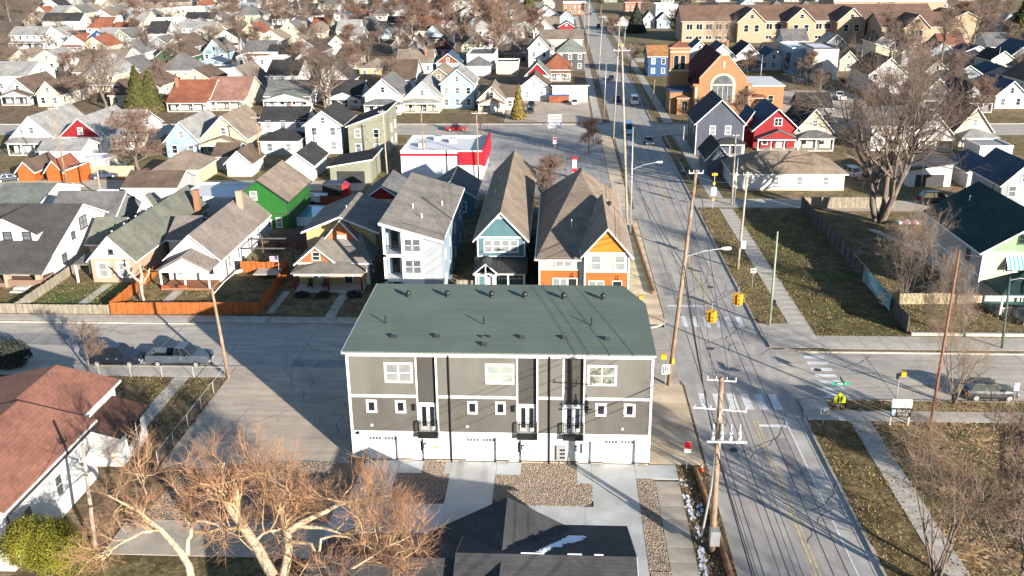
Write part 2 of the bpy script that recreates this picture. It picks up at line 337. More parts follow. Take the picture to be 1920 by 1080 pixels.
# ------------------------------------------------------------------ house volumes (walls + roof + fascia), world coordinates
def volume(T, x0, x1, y0, y1, h, rise, roof='gy', wall=None, roofm=None, gable=None, trim=TRIM, ov=.4, z0=-.3, t=.2, parent=None, fascia=True, zb=None):
    """roof: gy ridge runs north-south, gx ridge runs east-west, hip, flat, sE/sW/sN/sS shed falling towards that side"""
    w, d = x1-x0, y1-y0; wall_b = MB(); gab = MB(); rf = MB(); fa = MB()
    xm, ym = (x0+x1)/2, (y0+y1)/2
    def mp(a, b, z): return (a, b, z)
    if roof in ('gy', 'gx'):
        if roof == 'gy': A0, A1, B0, B1 = x0, x1, y0, y1; M = lambda a, b, z: (a, b, z)
        else: A0, A1, B0, B1 = y0, y1, x0, x1; M = lambda a, b, z: (b, a, z)
        am = (A0+A1)/2; hw = (A1-A0)/2; sl = rise/hw
        for (p, q) in (((A0, B0), (A1, B0)), ((A1, B0), (A1, B1)), ((A1, B1), (A0, B1)), ((A0, B1), (A0, B0))):
            wall_b.poly([M(*p, z0), M(*q, z0), M(*q, h), M(*p, h)])
        g = gab if gable else wall_b
        for bb, gg in ((B0, g), (B1, wall_b)): gg.poly([M(A0, bb, h), M(A1, bb, h), M(am, bb, h+rise)])
        ze = h - ov*sl; C0, C1 = B0-ov, B1+ov
        for sgn in (-1, 1):
            ae = am + sgn*(hw+ov)
            rf.hexa([M(ae, C0, ze), M(am, C0, h+rise), M(am, C1, h+rise), M(ae, C1, ze), M(ae, C0, ze+t), M(am, C0, h+rise+t), M(am, C1, h+rise+t), M(ae, C1, ze+t)])
            if fascia:
                fw = .22
                for bb, ee in ((C0-.03, C0), (C1, C1+.03)):
                    fa.hexa([M(ae, bb, ze-.05), M(am, bb, h+rise-.05), M(am, ee, h+rise-.05), M(ae, ee, ze-.05), M(ae, bb, ze-.05+fw), M(am, bb, h+rise-.05+fw), M(am, ee, h+rise-.05+fw), M(ae, ee, ze-.05+fw)])
                e0, e1 = sorted((ae, ae+sgn*.06))
                q0 = M(e0, C0, ze-.02); q1 = M(e1, C1, ze-.02+.18)
                fa.box(min(q0[0], q1[0]), max(q0[0], q1[0]), min(q0[1], q1[1]), max(q0[1], q1[1]), ze-.02, ze+.15)
    elif roof == 'hip':
        wall_b.box(x0, x1, y0, y1, z0, h)
        sl = rise/(min(w, d)/2); ze = h - ov*sl
        a0, a1, b0, b1 = x0-ov, x1+ov, y0-ov, y1+ov; r = min(w, d)/2+ov; zr = ze + sl*r
        if w >= d: p, q = (a0+r, ym, zr), (a1-r, ym, zr)
        else: p, q = (xm, b0+r, zr), (xm, b1-r, zr)
        c = [(a0, b0), (a1, b0), (a1, b1), (a0, b1)]; top = [(x, y, ze+t) for x, y in c]; bot = [(x, y, ze) for x, y in c]
        P = (p[0], p[1], p[2]+t); Q = (q[0], q[1], q[2]+t)
        if w >= d:
            if abs(P[0]-Q[0]) < .05: rf.poly([top[0], top[1], P]); rf.poly([top[2], top[3], P])
            else: rf.poly([top[0], top[1], Q, P]); rf.poly([top[2], top[3], P, Q])
            rf.poly([top[1], top[2], Q]); rf.poly([top[3], top[0], P])
        else:
            rf.poly([top[0], top[1], P]); rf.poly([top[1], top[2], Q, P]); rf.poly([top[2], top[3], Q]); rf.poly([top[3], top[0], P, Q])
        rf.poly(bot[::-1])
        for i in range(4): rf.poly([bot[i], bot[(i+1)%4], top[(i+1)%4], top[i]])
        if fascia:
            fa.box(a0-.04, a1+.04, b0-.04, b0-.001, ze, ze+t-.02); fa.box(a0-.04, a0-.001, b0, b1, ze, ze+t-.02); fa.box(a1+.001, a1+.04, b0, b1, ze, ze+t-.02); fa.box(a0-.04, a1+.04, b1+.001, b1+.04, ze, ze+t-.02)
    elif roof == 'flat':
        wall_b.box(x0, x1, y0, y1, z0, h)
        pw, ph = .22, max(.12, rise)
        fa.box(x0-.05, x1+.05, y0-.05, y0+pw, h+.002, h+ph); fa.box(x0-.05, x1+.05, y1-pw, y1+.05, h+.002, h+ph)
        fa.box(x0-.05, x0+pw, y0+pw, y1-pw, h+.002, h+ph); fa.box(x1-pw, x1+.05, y0+pw, y1-pw, h+.002, h+ph)
        rf.box(x0+pw, x1-pw, y0+pw, y1-pw, h+.003, h+.05)
    else:                            # shed: high side opposite of the named side
        hi, lo = h+rise, h
        def zt(x, y):
            return {'sE': hi-(x-x0)/w*rise, 'sW': lo+(x-x0)/w*rise, 'sN': hi-(y-y0)/d*rise, 'sS': lo+(y-y0)/d*rise}[roof]
        c = [(x0, y0), (x1, y0), (x1, y1), (x0, y1)]
        for i in range(4):
            p, q = c[i], c[(i+1)%4]; wall_b.poly([(*p, z0), (*q, z0), (*q, zt(*q)), (*p, zt(*p))])
        e = [(x0-ov, y0-ov), (x1+ov, y0-ov), (x1+ov, y1+ov), (x0-ov, y1+ov)]
        rf.hexa([(*p, zt(*p)) for p in e] + [(*p, zt(*p)+t) for p in e])
        if fascia:
            f = [(x0-ov-.04, y0-ov-.04), (x1+ov+.04, y0-ov-.04), (x1+ov+.04, y0-ov-.001), (x0-ov-.04, y0-ov-.001)]
            fa.hexa([(*p, zt(*p)-.06) for p in f] + [(*p, zt(*p)+t-.03) for p in f])
            f = [(x1+ov+.001, y0-ov), (x1+ov+.04, y0-ov), (x1+ov+.04, y1+ov), (x1+ov+.001, y1+ov)]
            fa.hexa([(*p, zt(*p)-.06) for p in f] + [(*p, zt(*p)+t-.03) for p in f])
            f = [(x0-ov-.04, y0-ov), (x0-ov-.001, y0-ov), (x0-ov-.001, y1+ov), (x0-ov-.04, y1+ov)]
            fa.hexa([(*p, zt(*p)-.06) for p in f] + [(*p, zt(*p)+t-.03) for p in f])
    wo = T.part('wall', wall_b, wall, parent)
    ro = T.part('roof', rf, roofm, parent)
    if gab.f: T.part('gable', gab, gable, parent)
    if fa.f: T.part('fascia', fa, trim, parent)
    return wo, ro
def corner_boards(T, x0, x1, y0, y1, h, m=TRIM, z0=0, t=.12):
    for x, y in ((x0, y0), (x1, y0), (x1, y1), (x0, y1)):
        b = MB(); b.box(x-(t if x == x1 else .02), x+(t if x == x0 else .02), y-(t if y == y1 else .02), y+(t if y == y0 else .02), z0, h); T.part('corner_trim', b, m)
def porch(T, x0, x1, y0, depth, z, roofm, kind='shed', posts=3, rise=.7, trim=TRIM, floor=None, post_m=None, gable=None, railing=False):
    ya = y0-depth
    T.part('porch_floor', MB().box(x0, x1, ya, y0-.003, -.2, .35), floor or CONC)
    rf = MB(); ov = .25; t = .16
    if kind == 'shed':
        rf.hexa([(x0-ov, ya-ov, z), (x1+ov, ya-ov, z), (x1+ov, y0, z+rise), (x0-ov, y0, z+rise), (x0-ov, ya-ov, z+t), (x1+ov, ya-ov, z+t), (x1+ov, y0, z+rise+t), (x0-ov, y0, z+rise+t)])
    elif kind == 'hip':
        i = min(depth+ov, (x1-x0)/2-.1)
        p = [(x0-ov, ya-ov, z+t), (x1+ov, ya-ov, z+t), (x1+ov, y0, z+t), (x0-ov, y0, z+t)]; q = [(x0-ov+i, y0, z+rise+t), (x1+ov-i, y0, z+rise+t)]
        rf.poly([p[0], p[1], q[1], q[0]]); rf.poly([p[1], p[2], q[1]]); rf.poly([p[3], p[0], q[0]])
        rf.box(x0-ov, x1+ov, ya-ov, y0, z, z+t)
    else:
        xm = (x0+x1)/2
        for sg in (-1, 1):
            xe = xm+sg*((x1-x0)/2+ov)
            rf.hexa([(xe, ya-ov, z), (xm, ya-ov, z+rise), (xm, y0, z+rise), (xe, y0, z), (xe, ya-ov, z+t), (xm, ya-ov, z+rise+t), (xm, y0, z+rise+t), (xe, y0, z+t)])
        T.part('porch_gable', MB().prism([(x0, ya-.02, z), (x1, ya-.02, z), (xm, ya-.02, z+rise*.92)], (0, .1, 0)), gable or trim)
    T.part('porch_roof', rf, roofm)
    T.part('porch_beam', MB().box(x0, x1, ya, ya+.18, z-.25, z-.003), trim)
    for i in range(posts):
        x = x0+.12+(x1-x0-.24)*i/max(1, posts-1)
        T.part('porch_post', MB().box(x-.09, x+.09, ya+.01, ya+.17, .35, z-.25), post_m or trim)
    if railing:
        b = MB(); b.box(x0+.2, x1-.2, ya+.05, ya+.12, 1.15, 1.22); n = int((x1-x0)/.18)
        for i in range(n): xx = x0+.25+(x1-x0-.5)*i/max(1, n-1); b.box(xx-.02, xx+.02, ya+.06, ya+.11, .36, 1.15)
        T.part('porch_railing', b, trim)
def chimney(T, x, y, z0, z1, roof, m=None, s=.35):
    b = MB().box(x-s, x+s, y-s, y+s, z0, z1); b.box(x-s-.06, x+s+.06, y-s-.06, y+s+.06, z1+.002, z1+.14)
    return T.part('chimney', b, m or wm('brickred'), roof)
def auto_windows(T, x0, x1, y0, y1, h, rise, roof, side, trim, near=False, front=True, gwin=True, seed=0, skip_ground=False):
    r = random.Random(seed); w = x1-x0; d = y1-y0
    levels = [1.75] if h < 4.6 else [1.75, 4.55] if h < 7.4 else [1.7, 4.4, 7.1]
    for li, z in enumerate(levels):
        if z+.8 > h+.15: continue
        if front and not (skip_ground and li == 0):
            n = max(1, int(w/2.7))
            for i in range(n):
                window(T, 'S', x0+w*(i+.5)/n, y0, z, .95 if w > 4 else .75, 1.45, trim, None, near)
        if side:
            n = max(1, int(d/3.6)); xx = x1 if side == 'E' else x0
            for i in range(n):
                if r.random() < .85: window(T, side, xx, y0+d*(i+.5)/n, z, .85, 1.4, trim, None, near)
    if roof == 'gy' and gwin and rise > 1.7: window(T, 'S', (x0+x1)/2, y0, h+rise*.33, .8, min(1.2, rise*.4), trim, None, near)
    if roof == 'gx' and rise > 1.8 and side: window(T, side, x1 if side == 'E' else x0, (y0+y1)/2, h+rise*.33, .8, 1.1, trim, None, near)
HC = [0]; FOOT = []
def house(label, x0, x1, y0, depth, h, rise, roof='gy', wall='white', rf='rgrey', gable=None, trim='w', porch_=None, garage=None, near=False, chim=None, cat='house', name=None, wkind='siding', group=None, ov=.4, wins=True, side=None, second=None):
    FOOT.append((x0, x1, y0, y0+depth)); HC[0] += 1; y1 = y0+depth; xm = (x0+x1)/2
    T = Thing(name or (cat if cat in ('garage', 'shed') else 'house').replace(' ', '_'), label, cat, (xm, y0, 0), 0, group)
    tm = TRIM if trim == 'w' else DARKTRIM if trim == 'd' else wm(trim)
    wo, ro = volume(T, x0, x1, y0, y1, h, rise, roof, wm(wall, wkind), rm(rf), wm(gable, 'board') if gable else None, tm, ov)
    sd = side or ('E' if xm < 5 else 'W')
    if porch_:
        k, dp, pz, pr, pc = (list(porch_) + [None]*5)[:5]
        porch(T, x0+.1, x1-.1, y0, dp or 2.0, pz or min(2.6, h-.3), rm(pc or rf), k or 'shed', 3 if x1-x0 < 8 else 4, pr or .7, TRIM, gable=wm(gable or wall, 'board') if k == 'gable' else None)
        door(T, 'S', xm+.5, y0, .35, m=rnd.choice((TRIM, DARKTRIM, wm('brickbrown'))))
    if garage:
        gw = garage if isinstance(garage, (int, float)) and garage > 1.5 else (4.6 if x1-x0 > 5.6 else 2.7)
        gm = TRIM
        if cat == 'garage' and wall in ('olive', 'black', 'dgrey') or (garage is True and trim == 'd'): gm = DARKTRIM
        garage_door(T, 'S', xm, y0, min(gw, x1-x0-.8), 2.15, gm)
    if wins: auto_windows(T, x0, x1, y0, y1, h, rise, roof, sd, tm if trim == 'd' else TRIM, near, not garage, cat == 'house', HC[0], bool(garage))
    if chim: chimney(T, xm+chim[0]*(x1-x0), y0+chim[1]*depth, h, h+rise+.9, ro)
    if second:                       # a lower rear or side volume: dx0, dx1, dy0, dy1, h, rise, roof
        a0, a1, b0, b1, h2, r2, k2 = second
        wg = link('wing', None, T.o); wg.empty_display_size = .2
        volume(T, x0+a0, x0+a1, y0+b0, y0+b1, h2, r2, k2, wm(wall, wkind), rm(rf), None, tm, ov, parent=wg)
    return T

# ------------------------------------------------------------------ ground, blocks, roads, kerbs
GZ = .12                                   # top of the blocks above the carriageway
GRASS = mat('winter_grass', (.15, .13, .055), .95, .2, 1.0, 'grass', col2=(.23, .17, .10))
LAWN = mat('green_lawn', (.075, .12, .03), .95, .2, 1.0, 'grass', col2=(.11, .12, .04))
DIRT = mat('bare_soil', (.15, .105, .07), .95, .2, 1.0, 'grass', col2=(.20, .15, .10))
LITTER = mat('leaf_litter_ground', (.2, .14, .08), .95, .2, 1.0, 'leaf_litter')
AVE = mat('avenue_asphalt', (.385, .36, .33), .9, .10, .5, 'road')
STR = mat('street_asphalt', (.42, .385, .335), .9, .10, .4, 'road', col2=(1, 1, 1))
LOT = mat('lot_asphalt', (.45, .385, .31), .92, .12, .3, 'road', col2=(1, 1, 1))
LOTG = mat('lot_grey', (.34, .33, .31), .92, .12, .3, 'road')
PATCH = mat('asphalt_patch', (.27, .26, .25), .9, .15, .8, 'road')
def sheet(name, x0, x1, y0, y1, z, m, kind='structure', parent=None, nx=1, ny=1):
    b = MB()
    b.poly([(x0, y0, z), (x1, y0, z), (x1, y1, z), (x0, y1, z)])
    o = link(name, b.mesh(name, m), parent)
    if kind and not parent: o['kind'] = kind
    return o
def polysheet(name, pts, z, m, parent=None, kind='structure'):
    o = link(name, MB().poly([(x, y, z) for x, y in pts]).mesh(name, m), parent)
    if kind and not parent: o['kind'] = kind
    return o
sheet('ground', -2500, 2500, -300, 4500, -.06, DIRT)
avenue = sheet('avenue', 11.2, 21.4, -30, 900, .004, AVE)
street = sheet('cross_street', -260, 11.3, 79.6, 91.4, 0, STR)
street_e = sheet('cross_street', 21.3, 220, 74.2, 86.0, 0, STR)
sheet('back_street', -330, 11.3, 197.5, 211.5, 0, STR)
sheet('back_street', 21.3, 330, 197.5, 211.5, 0, STR)
def yard(pts, m, name='lawn'): return polysheet(name, pts, GZ+.006, m)
def rounded(x0, x1, y0, y1, rad):          # rad: radius at (x0y0, x1y0, x1y1, x0y1)
    out = []
    for (cx, cy, a0, r) in ((x0+rad[0], y0+rad[0], 180, rad[0]), (x1-rad[1], y0+rad[1], 270, rad[1]), (x1-rad[2], y1-rad[2], 0, rad[2]), (x0+rad[3], y1-rad[3], 90, rad[3])):
        n = 6 if r > .1 else 1
        for i in range(n): a = math.radians(a0+(90*i/(n-1) if n > 1 else 0)); out.append((cx+r*math.cos(a), cy+r*math.sin(a)))
    return out
KERB = mat('kerb_stone', (.40, .37, .33), .9, .15, 1, 'concrete')
def block(name, pts, m, kerb=True):
    o = link(name, MB().prism([(x, y, -.05) for x, y in pts], (0, 0, .05+GZ)).mesh(name, m)); o['kind'] = 'structure'
    if kerb:
        b = MB(); n = len(pts)
        cx = sum(p[0] for p in pts)/n; cy = sum(p[1] for p in pts)/n
        for i in range(n):
            p, q = Vector((*pts[i], 0)), Vector((*pts[(i+1)%n], 0)); d = q-p
            if d.length < .05: continue
            d.normalize(); nrm = Vector((d.y, -d.x, 0))
            a, c = p+nrm*.03, q+nrm*.03; e, f = q-nrm*.16, p-nrm*.16
            b.hexa([(a.x, a.y, -.05), (c.x, c.y, -.05), (e.x, e.y, -.05), (f.x, f.y, -.05), (a.x, a.y, GZ+.018), (c.x, c.y, GZ+.018), (e.x, e.y, GZ+.018), (f.x, f.y, GZ+.018)])
        link('kerb', b.mesh('kerb', KERB), o)
    return o
block('block_ground', rounded(-250, 11.6, 90.9, 198, (0, 3.0, 3, 0)), GRASS)
block('block_ground', rounded(20.95, 215, 85.3, 198, (4.0, 0, 0, 3)), GRASS)
block('block_ground', rounded(-320, 11.6, 211, 880, (0, 3, 0, 0)), DIRT)
block('block_ground', rounded(20.95, 320, 211, 880, (3, 0, 0, 0)), GRASS)
block('block_ground', rounded(-250, 11.7, -20, 80.2, (0, 0, 3.0, 0)), DIRT)
park = block('park_ground', rounded(20.9, 215, -20, 75.0, (0, 0, 0, 4.0)), LITTER)
# avenue markings and seams (flat paint and tar laid on the carriageway)
YEL = mat('faded_yellow_paint', (.50, .40, .24), .8, .3, 2.0)
WHT = mat('worn_white_paint', (.64, .64, .64), .8, .26, 3.0)
TAR = mat('tar_seam', (.05, .05, .052), .7, .2)
def strip(name, x0, x1, y0, y1, z, m, parent): return link(name, MB().poly([(x0, y0, z), (x1, y0, z), (x1, y1, z), (x0, y1, z)]).mesh(name, m), parent)
PARKL = mat('concrete_parking_lane', (.43, .415, .39), .9, .1, .5, 'concrete')
strip('parking_lane', 19.38, 20.93, -30, 72.0, .008, PARKL, avenue)
strip('parking_lane', 19.5, 20.93, 90, 880, .008, mat('gutter_concrete', (.36, .345, .325), .9, .1, .5, 'concrete'), avenue)
strip('gutter_lane', 11.6, 12.6, -30, 880, .008, MATS['gutter_concrete'], avenue)
for a, c in ((-30, 71.0), (96, 400)):
    strip('centre_line', 16.52, 16.66, a, c, .012, YEL, avenue); strip('centre_line', 16.80, 16.94, a, c, .012, YEL, avenue)
for a, c in ((-30, 56.5), (57.2, 60.0), (60.6, 72.0)): strip('lane_line', 19.24, 19.37, a, c, .012, WHT, avenue)
for x in (13.3, 14.9, 17.75, 18.7): strip('tar_seam', x-.022, x+.022, -30, 198, .014, TAR, avenue)
strip('tar_seam', 20.36, 20.40, -30, 72, .014, TAR, avenue)
strip('stop_line', 16.95, 19.3, 69.9, 70.35, .013, WHT, avenue); strip('stop_line', 12.2, 16.5, 97.5, 98.0, .013, WHT, avenue)
for i in range(6): strip('crosswalk_bar', 13.2+i*1.18, 13.75+i*1.18, 91.6, 94.6, .013, WHT, avenue)
for i in range(6): strip('crosswalk_bar', 12.6+i*1.25, 13.3+i*1.25, 73.0, 76.0, .013, WHT, avenue)
for i in range(7): strip('crosswalk_bar', 24.0, 26.0, 75.6+i*1.38, 76.25+i*1.38, .009, WHT, street_e)
for (x, y, r) in ((24.6, 81.3, .38), (22.0, 73.5, .42), (14.1, 66, .38), (17.9, 104, .38), (15.2, 86, .4)):
    b = MB(); b.cyl(x, y, .006, .016, r, 16); link('manhole_cover', b.mesh('manhole_cover', mat('cast_iron', (.06, .06, .06), .7)), avenue)
for (x, y, w, d) in ((12.2, 101, 1.6, 8), (17.2, 112, 1.6, 14), (17.8, 61, .9, 7)): strip('asphalt_patch', x, x+w, y, y+d, .0105, PATCH, avenue)
for (x0, x1, y0, y1) in ((-26, -17, 79.7, 82.2), (-60, -48, 85, 88)): strip('asphalt_patch', x0, x1, y0, y1, .004, PATCH, street)

for y in (85.4,): strip('tar_seam', -200, 11, y-.02, y+.02, .005, TAR, street)
for i in range(14): strip('tar_seam', 3.5-i*7.3, 3.54-i*7.3, 79.7, 91.3, .006, TAR, street)
for i in range(9): strip('tar_seam', 30+i*7.3, 30.04+i*7.3, 74.3, 85.9, .006, TAR, street_e)
def tar_crack(x, y, ang, L, parent, z, seed, w=.03):
    r = random.Random(seed); b = MB(); p = Vector((x, y, z)); a = ang
    for i in range(int(L/.5)):
        a += r.uniform(-.45, .45); a = a*.9+ang*.1; q = p+Vector((math.cos(a)*.5, math.sin(a)*.5, 0)); n = Vector((-math.sin(a), math.cos(a), 0))*w*r.uniform(.5, 1.3)
        b.poly([tuple(p-n), tuple(q-n), tuple(q+n), tuple(p+n)]); p = q
    link('tar_crack', b.mesh('tar_crack', TAR), parent)
for i in range(16): tar_crack(rnd.uniform(-75, 8), rnd.uniform(81, 90), rnd.choice((0, 0, 1.57, .5)), rnd.uniform(3, 11), street, .0075+i*.0002, i)
for i in range(22): tar_crack(rnd.uniform(12.2, 20), rnd.uniform(45, 130), rnd.choice((1.57, 1.57, 0, .8)), rnd.uniform(3, 12), avenue, .0165+i*.0002, 40+i, .022)
for i in range(8): tar_crack(rnd.uniform(24, 46), rnd.uniform(76, 84), rnd.choice((0, 1.57, .6)), rnd.uniform(3, 9), street_e, .0075+i*.0002, 80+i)
# pavements: slabs near the camera are single pieces, farther ones a plain sheet
_slab = {}
def slabs(name, x0, x1, y0, y1, m, pitch=1.5, z=GZ, parent_m=None, near=True):
    base = sheet(name, x0, x1, y0, y1, z+.004, mat('joint_dirt', (.11, .095, .075), .95))
    L = max(x1-x0, y1-y0); n = max(1, round(L/pitch)); g = .014
    alongx = (x1-x0) >= (y1-y0)
    sx, sy = ((x1-x0)/n, y1-y0) if alongx else (x1-x0, (y1-y0)/n)
    k = (round(sx, 3), round(sy, 3), m.name)
    if k not in _slab: _slab[k] = MB().box(-sx/2+g, sx/2-g, -sy/2+g, sy/2-g, 0, .022).mesh('slab', m)
    for i in range(n):
        cx, cy = (x0+sx*(i+.5), (y0+y1)/2) if alongx else ((x0+x1)/2, y0+sy*(i+.5))
        o = link('slab', _slab[k], base, (cx, cy, z+.006+rnd.uniform(0, .005))); o.rotation_euler = (rnd.uniform(-.003, .003), rnd.uniform(-.003, .003), 0)
    return base
slabs('sidewalk', 24.35, 26.45, 92.5, 138.5, CONC, 1.55)
slabs('sidewalk', 21.15, 26.45, 86.2, 92.5, CONC, 2.0)
slabs('sidewalk', 26.45, 60, 86.0, 89.3, CONC, 2.1)
sheet('sidewalk', 60, 214, 86.4, 88.8, GZ+.012, CONC)
slabs('sidewalk', 24.6, 26.35, 30, 70.9, CONC, 1.6)
slabs('sidewalk', 21.2, 60, 71.0, 72.9, CONC, 1.6)
slabs('sidewalk', 21.2, 23.6, 72.92, 74.9, CONC, 1.2)
sheet('sidewalk', 60, 214, 71.0, 72.9, GZ+.012, CONC)
slabs('sidewalk', 7.35, 9.15, 30, 60.9, CONCO, 1.6)
slabs('sidewalk', 7.15, 11.35, 63.4, 77.4, CONCY, 3.4)
slabs('sidewalk', -15.9, 11.2, 77.45, 79.9, CONCO, 2.6)
slabs('sidewalk', 7.7, 11.35, 92.0, 132, CONCY, 3.0)
slabs('sidewalk', -31.5, 7.6, 91.2, 93.0, CONCO, 1.9)
slabs('sidewalk', -84, -31.6, 91.2, 93.05, CONC, 2.1)
slabs('sidewalk', -84, -31.2, 77.7, 80.0, CONC, 2.4)
sheet('sidewalk', 7.7, 9.6, 212.5, 560, GZ+.012, CONC); sheet('sidewalk', 23.6, 25.6, 212.5, 560, GZ+.012, CONC)
sheet('sidewalk', 23.9, 26.0, 145, 197, GZ+.012, CONC); sheet('sidewalk', 8.6, 10.8, 132, 197, GZ+.012, CONCY)
sheet('driveway', 21.0, 40, 139.3, 144.6, GZ+.016, CONC)
sheet('alley', 40, 120, 137.5, 143.8, GZ+.012, LOT)
sheet('driveway', 9.0, 11.6, 132.6, 138, GZ+.016, CONCO)
sheet('alley', -200, -33, 149, 156, GZ+.008, LOT)
lot_w = sheet('parking_lot', -31.1, -16.35, 61.6, 80.1, GZ+.006, LOT)
for i in range(13): tar_crack(rnd.uniform(-30, -18), rnd.uniform(65, 78), rnd.choice((0, 1.57, .7, 2.4)), rnd.uniform(2.5, 7), lot_w, GZ+.009+i*.0002, 120+i, .022)
sheet('food_mart_lot', -24, 8.5, 147, 197.5, GZ+.010, LOTG)
sheet('parking_lot', 49, 78, 212.5, 262, GZ+.010, LOT)
sheet('parking_lot', -13, 7.2, 213, 243, GZ+.012, LOT)
sheet('school_drive', 26, 64, 330, 342, GZ+.010, CONC)
# townhouse aprons, lane and gravel
def conc(pts, m=CONCG, name='slab', parent=None, z=GZ+.012, h=.045): return link(name, MB().prism([(x, y, z) for x, y in pts], (0, 0, h)).mesh(name, m), parent)
drive = sheet('townhouse_drive', -16.2, 9.0, 47.5, 63.4, GZ+.003, mat('joint_dirt', (.11, .095, .075)))
conc([(-15.3, 57.3), (-12.32, 57.3), (-12.32, 63.2), (-15.0, 63.2)], parent=drive)
conc([(-12.30, 61.4), (-10.42, 61.4), (-10.42, 63.2), (-12.30, 63.2)], parent=drive)
conc([(-8.7, 61.4), (-8.22, 61.4), (-8.22, 63.2), (-8.7, 63.2)], parent=drive)
conc([(-8.2, 57.3), (-4.72, 57.3), (-4.72, 63.2), (-8.2, 63.2)], parent=drive)
conc([(-4.70, 61.4), (-2.78, 61.4), (-2.78, 63.2), (-4.70, 63.2)], parent=drive)
conc([(2.62, 57.3), (5.95, 57.3), (5.95, 63.2), (2.62, 63.2)], parent=drive)
conc([(1.5, 60.35), (2.6, 60.35), (2.6, 63.2), (1.5, 63.2)], parent=drive)
conc([(5.97, 61.2), (9.15, 61.2), (9.15, 63.2), (5.97, 63.2)], parent=drive)
for i in range(6):
    a = -16.0+i*3.6; conc([(a, 50.6), (a+3.585, 50.6), (a+3.585, 57.28), (a, 57.28)] if i < 5 else [(a, 50.6), (5.95, 50.6), (5.95, 57.28), (a, 57.28)], parent=drive)
conc([(2.7, 48.2), (5.95, 48.2), (5.95, 50.58), (2.7, 50.58)], parent=drive)
STONE = [mat('river_gravel_%s' % n, c, .85, .25, 6.0) for n, c in (('tan', (.36, .275, .19)), ('grey', (.19, .175, .165)), ('brown', (.20, .13, .085)), ('pale', (.44, .37, .29)))]
def gravel(name, pts, n, label, z=GZ+.05, holes=()):
    xs = [p[0] for p in pts]; ys = [p[1] for p in pts]
    base = polysheet(name, pts, z, mat('gravel_bed', (.17, .135, .10), .95, .4, 9.0))
    def inside(x, y):
        c = False; j = len(pts)-1
        for i in range(len(pts)):
            if (pts[i][1] > y) != (pts[j][1] > y) and x < (pts[j][0]-pts[i][0])*(y-pts[i][1])/(pts[j][1]-pts[i][1])+pts[i][0]: c = not c
            j = i
        return c
    b = MB(); k = 0
    while k < n:
        x, y = rnd.uniform(min(xs), max(xs)), rnd.uniform(min(ys), max(ys))
        if not inside(x, y): continue
        k += 1; s = rnd.uniform(.025, .06); a = rnd.uniform(0, 6.28); h = s*rnd.uniform(.5, 1.0); mi = rnd.choice((0, 0, 1, 1, 2, 3))
        p = [(x+s*rnd.uniform(.7, 1.2)*math.cos(a+q*1.57), y+s*rnd.uniform(.6, 1.0)*math.sin(a+q*1.57), z) for q in range(4)]
        t = (x+rnd.uniform(-.3, .3)*s, y+rnd.uniform(-.3, .3)*s, z+h)
        m_ = [(x*.55+q[0]*.45, y*.55+q[1]*.45, z+h*.8) for q in p]
        bb = len(b.v); b.v += p+m_
        b.f += [(bb, bb+1, bb+5, bb+4), (bb+1, bb+2, bb+6, bb+5), (bb+2, bb+3, bb+7, bb+6), (bb+3, bb, bb+4, bb+7), (bb+4, bb+5, bb+6, bb+7)]; b.m += [mi]*5
    o = link('river_stones', b.mesh('river_stones', STONE), base); o['kind'] = 'stuff'
def arc(cx, cy, r, a0, a1, n=6): return [(cx+r*math.cos(math.radians(a0+(a1-a0)*i/n)), cy+r*math.sin(math.radians(a0+(a1-a0)*i/n))) for i in range(n+1)]
gravel('gravel_bed', [(-12.3, 57.3)] + arc(-9.6, 58.7, 1.4, -90, 0) + [(-8.22, 61.38), (-8.72, 61.38), (-8.72, 63.2), (-10.4, 63.2), (-10.4, 61.38), (-12.3, 61.38)], 6840, '')
gravel('gravel_bed', [(-4.0, 57.3)] + arc(1.5, 58.4, 1.1, -90, 0) + [(2.6, 60.33), (1.48, 60.33), (1.48, 63.2), (-2.76, 63.2), (-2.76, 61.38), (-4.7, 61.38), (-4.7, 58.0)], 12600, '')
gravel('gravel_bed', [(5.97, 50.2), (7.3, 50.2), (7.3, 61.18), (5.97, 61.18)], 5040, '')
gravel('gravel_bed', [(2.9, 46.6), (7.3, 46.6), (7.3, 50.1), (6.0, 50.1), (6.0, 48.1), (2.9, 48.1)], 3600, '')
gravel('gravel_bed', [(-29.5, 54.7), (-16.05, 54.7), (-16.05, 62.6), (-20, 62.9), (-26.0, 61.9), (-29.0, 60.5)], 9500, '')
for i in range(4): conc([(-30.4+i*3.6, 50.6), (-30.4+i*3.6+3.585, 50.6), (-30.4+i*3.6+3.585, 54.6), (-30.4+i*3.6, 54.6)], CONCO, parent=drive)
yard([(-31.2, 30), (-13.8, 30), (-13.8, 50.4), (-31.2, 50.4)], mat('rear_lawn', (.14, .13, .05), .95, .2, 1.0, 'grass', col2=(.18, .15, .08)))
# snow remnants on the verge and kerb
SNOW = mat('old_snow', (.82, .86, .92), .7, .08, 3.0, bump=.02)
def snow(x, y, w, d, n, seed, z=GZ+.012):
    r = random.Random(seed); b = MB()
    for i in range(n):
        cx, cy, rr = x+r.gauss(0, w*.5), y+r.uniform(-d, d), r.uniform(.02, .17)
        k = 11; b.poly([(cx+rr*r.uniform(.3, 1.2)*.7*math.cos(6.283*j/k), cy+rr*1.7*r.uniform(.3, 1.2)*math.sin(6.283*j/k), z+.0015*(i % 23)+.004) for j in range(k)])
    o = link('snow_patch', b.mesh('snow_patch', SNOW)); o['kind'] = 'stuff'; tag(o, 'thin patch of melting snow beside the pavement')
for a in ((9.5, 60.8, .5, .5, 16, 1), (9.5, 57.6, .22, 1.5, 90, 2), (9.7, 54.4, .2, 1.0, 30, 3), (9.55, 51.3, .26, 1.6, 100, 4), (10.2, 57.2, .3, .7, 22, 5), (-17.8, 79.2, 1.6, .08, 60, 6)): snow(*a)
